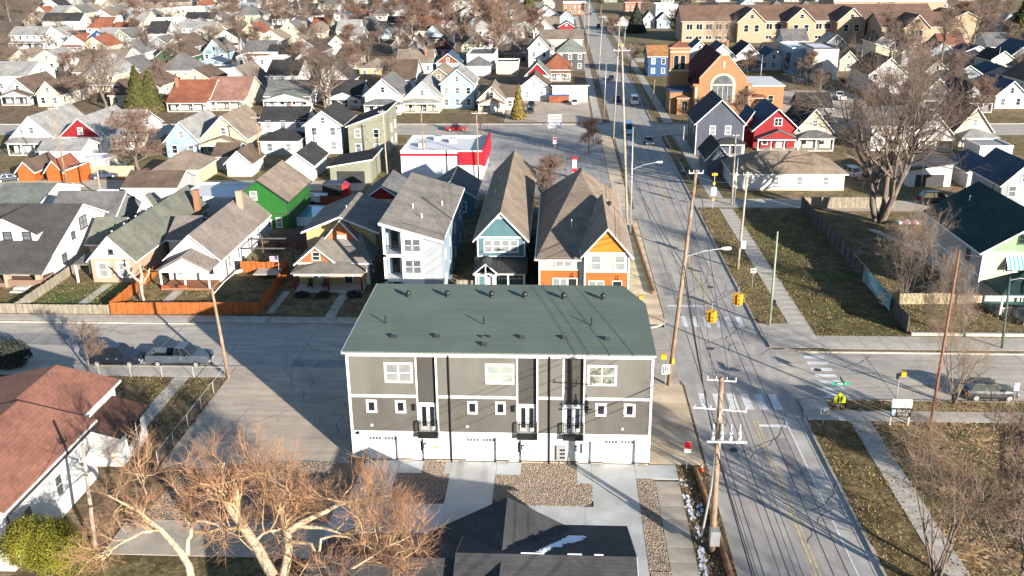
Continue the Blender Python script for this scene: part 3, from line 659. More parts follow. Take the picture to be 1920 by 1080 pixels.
# yards: greener grass and beaten earth
yard([(-60.3, 94.0), (-50.6, 94.0), (-50.6, 102.5), (-60.3, 102.5)], LAWN)
yard([(21.2, 92.6), (24.3, 92.6), (24.3, 138.5), (21.2, 138.5)], mat('verge_grass', (.17, .14, .06), .95, .2, 1.0, 'grass', col2=(.22, .16, .09)))
yard([(26.5, 89.4), (35.9, 89.4), (36.6, 138.5), (26.5, 138.5)], mat('vacant_lot_grass', (.10, .10, .03), .95, .2, 1.0, 'grass', col2=(.16, .125, .055)))
yard([(-43.5, 66), (-31.3, 66), (-31.3, 77.6), (-43.5, 77.6)], mat('side_yard_grass', (.15, .12, .055), .95, .2, 1.0, 'grass', col2=(.20, .15, .09)))
yard([(26.0, 270), (62, 270), (62, 322), (26.0, 322)], mat('school_lawn', (.16, .13, .05), .95, .15, 1.0, 'grass', col2=(.17, .13, .06)))
yard([(-12, 160), (8, 166), (8.3, 184), (-8, 190)], mat('island_grass', (.15, .12, .05), .95, .2, 1.0, 'grass', col2=(.18, .13, .07))) if False else None
yard([(-.5, 163), (8.0, 158), (8.2, 180), (1.0, 180)], mat('island_grass', (.15, .12, .05), .95, .2, 1.0, 'grass', col2=(.18, .13, .07)))
yard([(9.2, 30), (11.4, 30), (11.4, 63.2), (9.2, 63.2)], mat('verge_dirt', (.13, .10, .06), .95, .2, 1.0, 'grass', col2=(.17, .12, .07)), 'verge')
yard([(21.2, 30), (24.55, 30), (24.55, 70.9), (21.2, 70.9)], mat('park_verge', (.16, .14, .055), .95, .2, 1.0, 'grass', col2=(.20, .14, .07)), 'verge')
yard([(-80, 212), (-14, 212), (-14, 236), (-80, 236)], mat('front_lawns', (.17, .14, .07), .95, .2, 1.0, 'grass', col2=(.16, .12, .07)))

# ------------------------------------------------------------------ the townhouse row in the middle
def townhouse():
    T = Thing('townhouse_row', 'three-storey grey and white townhouse row with a flat green roof', 'townhouse', (-4.5, 63.2, 0))
    F, C = 63.2, 63.5
    taupe, white, char = wm('taupe'), wm('white'), wm('charcoal', 'siding')
    foot = [(-16.0, C), (7.05, C), (7.1, 73.0), (5.5, 76.9), (-16.0, 76.9)]
    T.part('wall', MB().prism([(x, y, -.2) for x, y in foot], (0, 0, 9.5)), taupe)
    op = [(-14.86, -12.52, 2.22), (-11.41, -10.45, 2.02), (-7.19, -4.77, 2.22), (-3.78, -2.82, 2.02), (1.62, 2.58, 2.02), (3.55, 5.98, 2.22)]
    b = MB(); xs = -16.0
    for a, e, h in op: b.box(xs, a, F, C+.01, .34, 2.79); b.box(a, e, F+.001, C+.01, h+.12, 2.79); xs = e
    b.box(xs, 7.05, F, C+.01, .34, 2.79)
    T.part('ground_floor_cladding', b, white)
    fs = MB(); fl = MB(); xs = -16.0; r = random.Random(3)
    def stones(a, e):
        for row in range(3):
            x = a+.01
            while x < e-.02:
                w = min(r.uniform(.28, .6), e-.01-x); q = r.uniform(.0, .025)
                if w > .06: fs.box(x, x+w-.015, F-.03-q, C, -.1+row*.145, -.1+row*.145+.13, r.choice((0, 0, 1, 2)))
                x += w
        fl.box(a, e, F-.09, F+.01, .335, .385)
    for a, e, h in op: stones(xs, a); xs = e
    stones(xs, 7.05)
    T.part('foundation', fs, [mat('ledge_stone_%d' % i, c, .9, .25, 5) for i, c in enumerate(((.36, .29, .20), (.26, .24, .21), (.20, .16, .12)))], kind='stuff')
    T.part('ledge_flashing', fl, DARKTRIM)
    bays = [(-10.69, -9.30), (-3.03, -1.64), (.46, 1.90)]
    lo, up = MB(), MB(); xs = -16.0
    for a, e in bays + [(7.05, 7.05)]:
        lo.box(xs, a, F, C+.01, 2.792, 5.72); up.box(xs, a, F, C+.01, 5.722, 9.3); xs = e
    T.part('second_floor_cladding', lo, mat('taupe_lower', (.105, .101, .09), .6, .05, .8, 'siding'))
    T.part('third_floor_cladding', up, taupe)
    tr = MB()
    for a, e in ((-16.0, -10.69), (-9.30, -3.03), (-1.64, .46), (1.90, 7.05)): tr.box(a, e, F-.035, F+.01, 5.70, 5.93)
    tr.box(-16.06, 7.1, F-.04, F+.01, 9.14, 9.46)
    for a, e in bays: tr.box(a-.13, a, F-.038, C, 2.75, 9.139); tr.box(e, e+.13, F-.038, C, 2.75, 9.139)
    tr.box(-16.07, -15.88, F-.042, F+.12, .4, 9.13); tr.box(6.93, 7.11, F-.042, F+.12, .4, 9.13)
    T.part('facade_trim', tr, TRIM)
    for a, e in bays:
        T.part('bay_panel', MB().box(a, e, C-.06, C+.01, 5.16, 9.2), char)
        d = MB(); xm = (a+e)/2
        d.box(a, e, C-.05, C+.01, 2.8, 5.158); d.box(a+.1, xm-.02, C-.09, C-.05, 2.85, 5.0); d.box(xm+.02, e-.1, C-.09, C-.05, 2.85, 5.0)
        fd = T.part('french_door', d, TRIM)
        for c in ((a+.1+xm-.02)/2, (xm+.02+e-.1)/2): T.part('pane', MB().box(c-.17, c+.17, C-.11, C-.09, 3.15, 4.85), GLASS, fd)
        T.part('door_handle', MB().box(xm+.05, xm+.09, C-.16, C-.09, 3.85, 4.0), BLACK, fd)
        bal = T.part('balcony', MB().box(a-.08, e+.08, F-.55, F+.28, 2.48, 2.78), BLACK)
        rl = MB(); y = F-.53
        for p in (a-.06, e+.02): rl.box(p, p+.05, y, y+.05, 2.78, 3.85); rl.box(p, p+.04, y, F-.05, 3.78, 3.83); rl.box(p, p+.04, y, F-.05, 2.86, 2.9)
        rl.box(a-.06, e+.06, y, y+.045, 3.79, 3.84); rl.box(a-.06, e+.06, y, y+.04, 2.86, 2.9)
        for i in range(13): x = a+(e-a)*(i+.5)/13; rl.box(x-.011, x+.011, y+.01, y+.032, 2.9, 3.79)
        for i in range(5):
            for p in (a-.05, e+.03): yy = y+.1*(i+.6); rl.box(p, p+.02, yy, yy+.02, 2.9, 3.79)
        T.part('railing', rl, BLACK, bal)
    for x0, x1, z0, z1, g in ((-13.19, -11.02, 6.94, 8.64, GLASS2), (-5.51, -3.32, 6.94, 8.64, mat('window_glass_curtain', (.26, .30, .265), .15, .2, .8, spec=.5)), (2.15, 4.38, 6.92, 8.62, mat('window_glass_room', (.16, .17, .14), .1, .9, 2.2, spec=.6))):
        window(T, 'S', (x0+x1)/2, F, (z0+z1)/2, x1-x0-.34, z1-z0-.3, TRIM, g, True, 1, 2)
        T.part('window_casing', MB().box(x0, x1, F-.022, F+.01, z0, z1), TRIM)
    for x0, x1, z0, z1 in ((-14.75, -13.92, 4.36, 5.47), (-12.5, -11.67, 4.36, 5.47), (-6.95, -6.16, 4.36, 5.47), (-4.8, -4.0, 4.36, 5.47), (2.84, 3.68, 4.34, 5.45), (4.99, 5.86, 4.34, 5.45)):
        window(T, 'S', (x0+x1)/2, F, (z0+z1)/2, .5, .76, TRIM, GLASS, True, 0, 1)
        T.part('window_casing', MB().box(x0, x1, F-.022, F+.01, z0, z1), TRIM)
    for a, e, h in op:
        if e-a > 2:
            g = MB()
            for i in range(4): g.box(a, e, C-.04, C+.01, .03+i*.545, .03+i*.545+.53)
            g.box(a, e, C-.02, C+.01, 0, h+.12)
            gd = T.part('garage_door', g, mat('garage_door_white', (.80, .80, .79), .45, .03))
            for k in range(2):
                for i in range(4):
                    x = a+.12+k*1.22+i*.245; T.part('pane', MB().box(x, x+.2, C-.05, C-.04, 1.86, 2.12), GLASS3, gd)
        else:
            d = T.part('front_door', MB().box(a, e, C-.06, C+.01, .0, h+.12), mat('door_white', (.78, .79, .80), .4, .03))
            px = e-.28 if a < 0 else a+.12
            T.part('pane', MB().box(px, px+.17, C-.075, C-.06, .95, 1.85), GLASS, d)
            hx = e-.1 if a < 0 else a+.06
            T.part('door_handle', MB().box(hx-.03, hx+.03, C-.12, C-.06, .75, .98), BLACK, d)
            lx = e+.14 if a < 0 else a-.2
            lp = MB(); lp.box(lx-.09, lx+.09, F-.16, F, 1.72, 1.78); lp.box(lx-.06, lx+.06, F-.14, F-.02, 1.4, 1.72, 1); lp.box(lx-.09, lx+.09, F-.16, F, 1.36, 1.4)
            T.part('wall_lamp', lp, [BLACK, mat('lamp_glass', (.5, .5, .48), .2)])
    for x in (-11.02, -3.38, 2.2):
        lp = MB(); lp.box(x-.12, x+.12, F-.2, F, 5.08, 5.16); lp.box(x-.09, x+.09, F-.18, F-.02, 4.66, 5.08); T.part('wall_lamp', lp, BLACK)
    for x in (-8.26, -.64): T.part('downspout', MB().tube([(x, F-.13, 9.5), (x, F-.1, 9.3), (x, F-.1, .1), (x, F-.3, 0.02)], .06, 6), BLACK)
    for x in (-14.4, -6.98, 4.95): T.part('vent_cover', MB().box(x-.09, x+.09, F-.05, F, 3.2, 3.38), TRIM)
    for x, z in ((-15.4, 1.05), (-11.9, .62), (-7.7, 1.05), (-4.1, .62), (-1.9, 1.35), (3.0, .62), (6.45, 1.0)): T.part('outlet_cover', MB().box(x-.07, x+.07, F-.04, F, z-.08, z+.08), METAL)
    T.part('sticker', MB().box(-9.66, -9.36, F-.006, F, 1.33, 1.55), mat('yellow_sticker', (.75, .62, .05), .5))
    T.part('security_light', MB().box(-15.62, -15.42, F-.2, F, 2.55, 2.72), BLACK)
    mb = T.part('meter_box', MB().box(-.09, .61, F-.2, F, .5, 1.8), METAL)
    for i in range(3):
        for j in range(2): T.part('meter', MB().tube([(.30+j*.2, F-.2, .82+i*.33), (.30+j*.2, F-.3, .82+i*.33)], .075, 10), BLACK, mb)
    T.part('conduit', MB().tube([(.2, F-.08, .5), (.2, F-.08, -.05)], .06, 6), METAL)
    ru = [(-16.25, 62.85), (7.22, 62.85), (7.28, 73.0), (5.65, 77.2), (-16.25, 77.2)]
    rf = MB(); z = lambda y: 9.5+(y-62.85)*.014
    rf.poly([(x, y, z(y)+.16) for x, y in ru]); rf.poly([(x, y, z(y)) for x, y in ru][::-1])
    for i in range(5):
        p, q = ru[i], ru[(i+1)%5]; rf.poly([(*p, z(p[1])), (*q, z(q[1])), (*q, z(q[1])+.16), (*p, z(p[1])+.16)])
    roof = T.part('roof', rf, mat('green_membrane', (.155, .235, .215), .85, .06, .35, 'road', col2=(1, 1, 1)) if False else mat('green_membrane', (.118, .150, .124), .85, .14, .22, bump=.004))
    for i in range(1, 8):
        y = 62.85+i*1.78; T.part('roof_seam', MB().hexa([(-16.2, y-.03, z(y)+.161), (5.4, y-.03, z(y)+.161), (5.4, y+.03, z(y)+.162), (-16.2, y+.03, z(y)+.162), (-16.2, y-.03, z(y)+.168), (5.4, y-.03, z(y)+.168), (5.4, y+.03, z(y)+.169), (-16.2, y+.03, z(y)+.169)]), mat('green_membrane_seam', (.11, .15, .135), .85), roof)
    g = MB().box(-16.25, 7.22, 62.70, 62.848, 9.5, 9.62)
    for i in range(24): x = -15.8+i*.98; g.box(x-.02, x+.02, 62.69, 62.86, 9.622, 9.65)
    T.part('gutter', g, mat('gutter_metal', (.42, .40, .36), .5, .1))
    T.part('rake_trim', MB().hexa([(-16.29, 62.8, 9.45), (-16.251, 62.8, 9.45), (-16.251, 77.2, 9.65), (-16.29, 77.2, 9.65), (-16.29, 62.8, 9.66), (-16.251, 62.8, 9.66), (-16.251, 77.2, 9.86), (-16.29, 77.2, 9.86)]), TRIM)
    for x, y in ((-12.92, 74.03), (-9.56, 74.12), (-5.75, 74.08), (-2.91, 74.03), (0.41, 73.86), (3.76, 73.81)):
        v = MB(); v.cyl(x, y, z(y)+.1, z(y)+.35, .14, 10); v.ball(x, y, z(y)+.52, .27, .27, .24, 12); v.cyl(x, y, z(y)+.74, z(y)+.8, .1, 8)
        T.part('turbine_vent', v, mat('black_metal', (.018, .02, .02), .35, .1, spec=.5), roof, True)
    for x, y in ((-13.87, 68.22), (-5.97, 68.21), (2.60, 68.22)): T.part('vent_pipe', MB().cyl(x, y, z(y)+.1, z(y)+.85, .055, 8), BLACK, roof)
    for x, y in ((-12.76, 65.55), (-9.37, 65.64), (-5.61, 64.21), (-2.80, 65.62), (0.48, 65.61), (3.74, 65.49)):
        v = MB(); v.hexa([(x-.22, y-.2, z(y)+.1), (x+.22, y-.2, z(y)+.1), (x+.22, y+.25, z(y)+.1), (x-.22, y+.25, z(y)+.1), (x-.18, y-.12, z(y)+.42), (x+.18, y-.12, z(y)+.42), (x+.18, y+.2, z(y)+.36), (x-.18, y+.2, z(y)+.36)]); T.part('roof_vent', v, MATS['black_metal'], roof)
    for x, y in ((-5.94, 65.74), (-5.36, 65.76)): T.part('roof_vent', MB().box(x-.1, x+.1, y-.1, y+.1, z(y)+.1, z(y)+.3), MATS['black_metal'], roof)
townhouse()

# ------------------------------------------------------------------ near dark-roofed house below the townhouse (only its roofs show)
def fore_house():
    T = Thing('house', 'dark shingled roof at the bottom edge below the townhouse, snow on one slope', 'house', (-2, 40, 0))
    rfm = mat('roofing_rdark_near', (.055, .056, .06), .95, .15, .9, 'shingle'); w = wm('lgrey')
    volume(T, -5.2, 4.0, 37.0, 50.0, 3.3, 2.6, 'gx', w, rfm, None, TRIM, .45)
    wg = link('wing', None, T.o); volume(T, -7.6, 1.4, 38.0, 49.0, 3.3, 2.42, 'gy', w, rfm, None, TRIM, .45, parent=wg)
    wg = link('wing', None, T.o); volume(T, -13.6, -5.3, 38.4, 48.9, 3.2, 2.2, 'gx', w, rfm, None, TRIM, .45, parent=wg)
    for x, y, z in ((.3, 42.6, 5.55), (2.3, 42.6, 5.55)): T.part('roof_vent', MB().cyl(x, y, z-.4, z+.15, .12, 8), BLACK)
    for x, y in ((-9.9, 47.0), (-7.9, 47.3)): T.part('roof_vent', MB().box(x-.2, x+.2, y-.2, y+.2, 3.6, 4.15), BLACK)
    sn = MB(); sl = 2.6/6.5; zz = lambda y: 3.3+2.6-(y-43.5)*sl+.22
    r = random.Random(5)
    for i in range(16):
        t = i/15; y = 43.75+t*3.6; x0 = -1.2+t*1.9+r.uniform(-.05, .05); w_ = .12+t*.95+r.uniform(-.08, .2)
        sn.hexa([(x0, y-.16, zz(y-.16)), (x0+w_, y-.16, zz(y-.16)), (x0+w_+r.uniform(-.3, .3), y+.1, zz(y+.1)), (x0, y+.1, zz(y+.1))] + [(x0+.02, y-.15, zz(y)+.1), (x0+w_*.9, y-.15, zz(y)+.1), (x0+w_*.9, y+.09, zz(y)+.06), (x0+.02, y+.09, zz(y)+.06)])
    for x0, x1 in ((-2.0, -.7), (.6, 1.4), (2.1, 2.6)): sn.box(x0, x1, 43.57, 43.62, 6.08, 6.13)
    o = link('snow_patch', sn.mesh('snow_patch', SNOW)); o['kind'] = 'stuff'; tag(o, 'snow drift lying on the dark roof slope')
fore_house()

# ------------------------------------------------------------------ houses built one by one
def dormer(T, xc, w, yf, yb, zb, ze, rise, wall, roofm, wins=2, trim=TRIM):
    d = link('dormer', None, T.o); d.empty_display_size = .2; x0, x1 = xc-w/2, xc+w/2
    b = MB(); b.poly([(x0, yf, zb), (x1, yf, zb), (x1, yf, ze), (xc, yf, ze+rise), (x0, yf, ze)])
    b.poly([(x1, yf, zb), (x1, yb, zb), (x1, yb, ze), (x1, yf, ze)]); b.poly([(x0, yb, zb), (x0, yf, zb), (x0, yf, ze), (x0, yb, ze)])
    T.part('wall', b, wall, d)
    rf = MB(); fa = MB(); ov = .35; s = rise/(w/2); t = .16
    for sg in (-1, 1):
        xe = xc+sg*(w/2+ov); z = ze-ov*s
        rf.hexa([(xe, yf-ov, z), (xc, yf-ov, ze+rise), (xc, yb, ze+rise), (xe, yb, z), (xe, yf-ov, z+t), (xc, yf-ov, ze+rise+t), (xc, yb, ze+rise+t), (xe, yb, z+t)])
        fa.hexa([(xe, yf-ov-.03, z-.05), (xc, yf-ov-.03, ze+rise-.05), (xc, yf-ov-.001, ze+rise-.05), (xe, yf-ov-.001, z-.05), (xe, yf-ov-.03, z+.16), (xc, yf-ov-.03, ze+rise+.16), (xc, yf-ov-.001, ze+rise+.16), (xe, yf-ov-.001, z+.16)])
    T.part('roof', rf, roofm, d); T.part('fascia', fa, trim, d)
    for i in range(wins): window(T, 'S', x0+w*(i+.5)/wins, yf, (zb+.45+ze)/2, min(.9, w/wins*.6), min(1.2, (ze-zb)*.62), trim, None, False, parent=d)
def fence(label, pts, h, m, zb=GZ, picket=False, group=None, cat='fence', step=2.4, t=.04):
    x, y = pts[0]; T = Thing('fence', label, cat, (x, y, zb), 0, group)
    for (a, c) in zip(pts, pts[1:]):
        p, q = Vector((*a, 0)), Vector((*c, 0)); d = q-p; L = d.length; d.normalize(); n = Vector((-d.y, d.x, 0)); k = max(1, round(L/step))
        pw = .15
        nb = max(1, int(L/pw)); b = MB()
        for i in range(nb):
            s0, s1 = i*L/nb+(.03 if picket else .004), (i+1)*L/nb-(.03 if picket else .004); u, w = p+d*s0, p+d*s1; hh = h*rnd.uniform(.97, 1.02)
            o = n*(t/2+rnd.uniform(-.005, .005))
            b.hexa([(*(u-o)[:2], zb), (*(w-o)[:2], zb), (*(w+o)[:2], zb), (*(u+o)[:2], zb), (*(u-o)[:2], zb+hh), (*(w-o)[:2], zb+hh), (*(w+o)[:2], zb+hh), (*(u+o)[:2], zb+hh)])
        T.part('fence_boards', b, m, kind='stuff')
        for i in range(k+1):
            u = p+d*(L*i/k)+n*.07; T.part('fence_post', MB().box(u.x-.05, u.x+.05, u.y-.05, u.y+.05, zb, zb+h*1.02), m)
    return T
WGREY = mat('weathered_fence', (.255, .225, .175), .95, .2, 2, 'wood'); WOR = mat('orange_stained_fence', (.36, .105, .025), .8, .2, 2, 'wood')
WDARK = mat('dark_stained_fence', (.10, .095, .09), .9, .2, 2, 'wood'); WTAN = mat('tan_fence', (.52, .42, .28), .9, .2, 2, 'wood')

def house_bungalow():
    T = Thing('house', 'white bungalow with charcoal roof, wide dormer and brick porch at the left edge', 'house', (-69, 101, 0))
    R_ = mat('roofing_charcoal', (.068, .065, .063), .95, .12, .8, 'shingle'); w = wm('white')
    wo, ro = volume(T, -76, -62, 104.5, 122, 3.3, 3.9, 'gx', w, R_, None, TRIM, .45)
    T.part('porch_roof', MB().hexa([(-76.45, 101.2, 1.85), (-61.55, 101.2, 1.85), (-61.55, 104.05, 3.12), (-76.45, 104.05, 3.12), (-76.45, 101.2, 2.05), (-61.55, 101.2, 2.05), (-61.55, 104.05, 3.33), (-76.45, 104.05, 3.33)]), R_)
    T.part('porch_floor', MB().box(-75.9, -62.1, 101.6, 104.49, 0, .6), wm('brickbrown'))
    T.part('porch_wall', MB().box(-66, -61.9, 101.4, 101.65, .05, 1.1).box(-62.15, -61.9, 101.65, 104.4, .05, 1.1), wm('brickbrown'))
    for x in (-62.3, -66.2, -72): T.part('porch_post', MB().box(x-.3, x+.3, 101.5, 102.1, .1, 2.0), wm('brickpeach'))
    dormer(T, -68.2, 7.4, 106.6, 113.2, 4.1, 5.5, 1.9, w, R_, 3, DARKTRIM)
    window(T, 'E', -62, 113.3, 4.9, 1.7, 1.5, DARKTRIM, GLASS2, True, 1, 2); window(T, 'E', -62, 110.4, 4.0, .7, .8, DARKTRIM, GLASS3, True, 0)
    window(T, 'E', -62, 107.5, 1.9, .9, 1.0, DARKTRIM, GLASS3, True, 0); window(T, 'E', -62, 116.8, 1.9, 1.8, 1.9, DARKTRIM, GLASS, True, 1, 2)
    T.part('steps', MB().box(-64.9, -63.2, 99.6, 101.4, 0, .3).box(-64.9, -63.2, 100.4, 101.4, .301, .5), CONC)
def house_peach():
    T = Thing('house', 'peach brick cottage with sage shingle roof and white front gable', 'house', (-54, 103.6, 0))
    R_ = rm('rsage')
    wo, ro = volume(T, -56.6, -51.2, 103.6, 128, 3.1, 2.8, 'gy', wm('brickpeach'), R_, wm('white', 'board'), TRIM, .35)
    wg = link('wing', None, T.o); volume(T, -60.2, -56.61, 110.5, 117.5, 2.9, 2.3, 'gx', wm('brickpeach'), R_, None, TRIM, .35, parent=wg)
    wg = link('wing', None, T.o); volume(T, -57.6, -52.6, 117.6, 118.6, 3.1, 4.2, 'gy', wm('white'), R_, None, TRIM, .3, parent=wg)
    for x in (-55.2, -52.7): window(T, 'S', x, 103.6, 1.75, .95, 1.7, TRIM, GLASS2, True); T.part('shutter_panel', MB().box(x-.85, x+.85, 103.575, 103.6, .75, 2.8), TRIM)
    window(T, 'S', -53.9, 103.6, 4.0, .4, .5, DARKTRIM, GLASS, True, 0)
    for y in (106, 109.4, 112.8, 116): T.part('roof_vent', MB().cyl(-54.6, y, 5.3, 5.95, .16, 8, .12), TRIM, ro)
    chimney(T, -50.9, 124, 3, 6.4, ro)
    T.part('porch_roof', MB().hexa([(-58.7, 103.2, 2.4), (-56.9, 103.2, 2.4), (-56.9, 107, 2.7), (-58.7, 107, 2.7), (-58.7, 103.2, 2.55), (-56.9, 103.2, 2.55), (-56.9, 107, 2.85), (-58.7, 107, 2.85)]), R_)
    for y in (103.4, 106.6): T.part('porch_post', MB().box(-58.6, -58.4, y, y+.2, .12, 2.4), TRIM)
def house_white_porch():
    T = Thing('house', 'white cottage with brown shingle roof, brick chimney and flower-box porch behind the orange fence', 'house', (-44.3, 104.2, 0))
    R_ = mat('roofing_weathered', (.205, .175, .155), .95, .15, .8, 'shingle'); w = wm('white')
    wo, ro = volume(T, -47.4, -41.0, 104.2, 124, 3.1, 2.9, 'gy', w, R_, None, TRIM, .4)
    porch(T, -47.2, -41.2, 104.2, 3.1, 2.55, R_, 'gable', 3, 1.7, TRIM, wm('brickred'), gable=wm('white', 'board'))
    wg = link('wing', None, T.o); volume(T, -50.4, -47.41, 112, 120, 3.0, 1.9, 'gx', w, R_, None, TRIM, .3, parent=wg)
    window(T, 'S', -45.8, 104.2, 1.8, 1.2, 1.5, TRIM, GLASS3, True); door(T, 'S', -43.3, 104.2, .35, m=TRIM, glass=True); window(T, 'S', -42.2, 104.2, 1.8, .8, 1.5, TRIM, GLASS, True)
    for y in (107.5, 111, 115, 119.5): window(T, 'E', -41.0, y, 1.75, .8, 1.6, TRIM, GLASS2, True)
    chimney(T, -43.2, 119.6, 4.6, 7.4, ro, wm('brickpeach'))
    T.part('downspout', MB().tube([(-40.9, 106.2, 3), (-40.9, 106.2, .1)], .05, 6), DARKTRIM)
    for x in (-46.6, -44.6): T.part('flower_box', MB().box(x-.5, x+.5, 101.0, 101.25, .4, .75), wm('rust'))
    for y in (106, 110, 114, 118): T.part('roof_vent', MB().box(-42.9, -42.6, y, y+.3, 4.4, 4.75), wm('rust'), ro)
def house_yellow():
    T = Thing('house', 'yellow two-storey house with orange gable shingles and red porch posts', 'house', (-26.8, 103.8, 0))
    R_ = mat('roofing_dusty', (.21, .19, .165), .95, .14, .8, 'shingle'); y_ = wm('yellow'); g = mat('gable_shakes_orange', (.34, .12, .05), .8, .25, 2.0, 'siding')
    wo, ro = volume(T, -31.2, -22.6, 108.3, 119.5, 5.4, 1.75, 'gy', y_, R_, None, TRIM, .5)
    T.part('front_wall', MB().box(-31.0, -22.7, 103.6, 108.29, -.2, 3.0), y_)
    e = [(-31.4, 103.2, 2.95), (-22.2, 103.2, 2.95), (-22.2, 108.29, 2.95), (-31.4, 108.29, 2.95)]; q0, q1 = (-28.6, 108.28, 5.25), (-24.4, 108.28, 5.25)
    hr = MB(); hr.poly([e[0], e[1], q1, q0]); hr.poly([e[1], e[2], q1]); hr.poly([e[3], e[0], q0]); hr.poly([e[3], e[2], e[1], e[0]]); hr.poly([e[2], e[3], q0, q1])
    T.part('front_roof', hr, R_); T.part('front_fascia', MB().box(-31.42, -22.18, 103.12, 103.199, 2.8, 2.97), TRIM)
    wg = link('wing', None, T.o); volume(T, -31.1, -26.6, 103.3, 106.6, 3.0, 1.9, 'gy', y_, R_, g, TRIM, .4, parent=wg)
    dormer(T, -26.6, 3.5, 107.1, 110.5, 4.3, 5.0, 2.0, g, R_, 1)
    window(T, 'S', -28.85, 103.3, 3.75, .8, .9, TRIM, GLASS, True)
    porch(T, -31.0, -22.9, 103.25, 2.6, 2.45, R_, 'hip', 3, .5, TRIM, mat('porch_deck_grey', (.42, .40, .36), .8), wm('red'))
    window(T, 'S', -28.6, 103.3, 1.6, 1.6, 1.2, TRIM, GLASS3, True, 1, 2); door(T, 'S', -25.2, 103.6, .35, m=DARKTRIM, glass=True)
    T.part('corner_post', MB().box(-23.0, -22.6, 103.5, 103.9, 0, 3.1), TRIM)
    for y in (106, 110, 114): window(T, 'E', -22.6, y, 1.75, .8, 1.4, TRIM, GLASS, True)
    for y in (111, 116): window(T, 'E', -22.6, y, 4.3, .8, 1.2, TRIM, GLASS, True)
    T.part('vent_pipe', MB().cyl(-26.9, 112.2, 6.5, 7.6, .06, 6), TRIM, ro)
def house_modern():
    T = Thing('house', 'white modern house with a single slanted grey roof and corner balcony', 'house', (-16.4, 97.5, 0))
    R_ = mat('roofing_grey_plain', (.225, .205, .18), .95, .12, .6, 'shingle'); lo, ri = 7.5, 1.9; sl = ri/6.5
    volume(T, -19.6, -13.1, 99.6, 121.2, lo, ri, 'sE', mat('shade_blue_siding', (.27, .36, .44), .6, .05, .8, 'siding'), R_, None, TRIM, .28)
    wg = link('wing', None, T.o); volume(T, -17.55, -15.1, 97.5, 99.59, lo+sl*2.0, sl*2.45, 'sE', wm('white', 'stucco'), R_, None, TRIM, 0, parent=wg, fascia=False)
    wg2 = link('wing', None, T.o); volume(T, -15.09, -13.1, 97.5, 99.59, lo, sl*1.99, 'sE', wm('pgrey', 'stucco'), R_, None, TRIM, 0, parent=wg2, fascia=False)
    zt = lambda x: lo+ri-(x+19.6)*sl+.012
    T.part('roof_front', MB().hexa([(-19.88, 97.2, zt(-19.88)), (-12.82, 97.2, zt(-12.82)), (-12.82, 99.30, zt(-12.82)), (-19.88, 99.30, zt(-19.88)), (-19.88, 97.2, zt(-19.88)+.2), (-12.82, 97.2, zt(-12.82)+.2), (-12.82, 99.30, zt(-12.82)+.2), (-19.88, 99.30, zt(-19.88)+.2)]), R_)
    T.part('fascia_front', MB().hexa([(-19.92, 97.14, zt(-19.92)-.12), (-12.78, 97.14, zt(-12.78)-.12), (-12.78, 97.19, zt(-12.78)-.12), (-19.92, 97.19, zt(-19.92)-.12), (-19.92, 97.14, zt(-19.92)+.2), (-12.78, 97.14, zt(-12.78)+.2), (-12.78, 97.19, zt(-12.78)+.2), (-19.92, 97.19, zt(-19.92)+.2)]), TRIM)
    for z in (3.0, 5.9): T.part('balcony_floor', MB().box(-19.6, -17.56, 97.5, 99.59, z-.3, z), TRIM)
    T.part('corner_column', MB().box(-19.6, -19.3, 97.5, 97.8, 0, 9.2), TRIM)
    rl = MB().box(-19.3, -17.56, 97.55, 97.6, 6.9, 6.96)
    for i in range(14): x = -19.25+i*.125; rl.box(x, x+.02, 97.56, 97.59, 5.9, 6.9)
    T.part('railing', rl, BLACK)
    for z in (.4, 3.1, 6.0): door(T, 'S', -18.6, 99.6, z, .9, 2.1, DARKTRIM, True)
    for z in (1.7, 4.5, 7.0): window(T, 'S', -16.3, 97.5, z, 1.7, 1.5 if z < 6 else 1.4, TRIM, GLASS3, True, 1, 2)
    for y in (101, 106, 111, 117): 
        for z in (2.0, 5.0): window(T, 'E', -13.1, y, z, .7, 1.0, TRIM, GLASS, True, 0)
    for x, y in ((-17.4, 106), (-16.0, 103.2), (-14.5, 110.5)): T.part('vent_pipe', MB().cyl(x, y, zt(x)+.1, zt(x)+.75, .08, 8), TRIM)
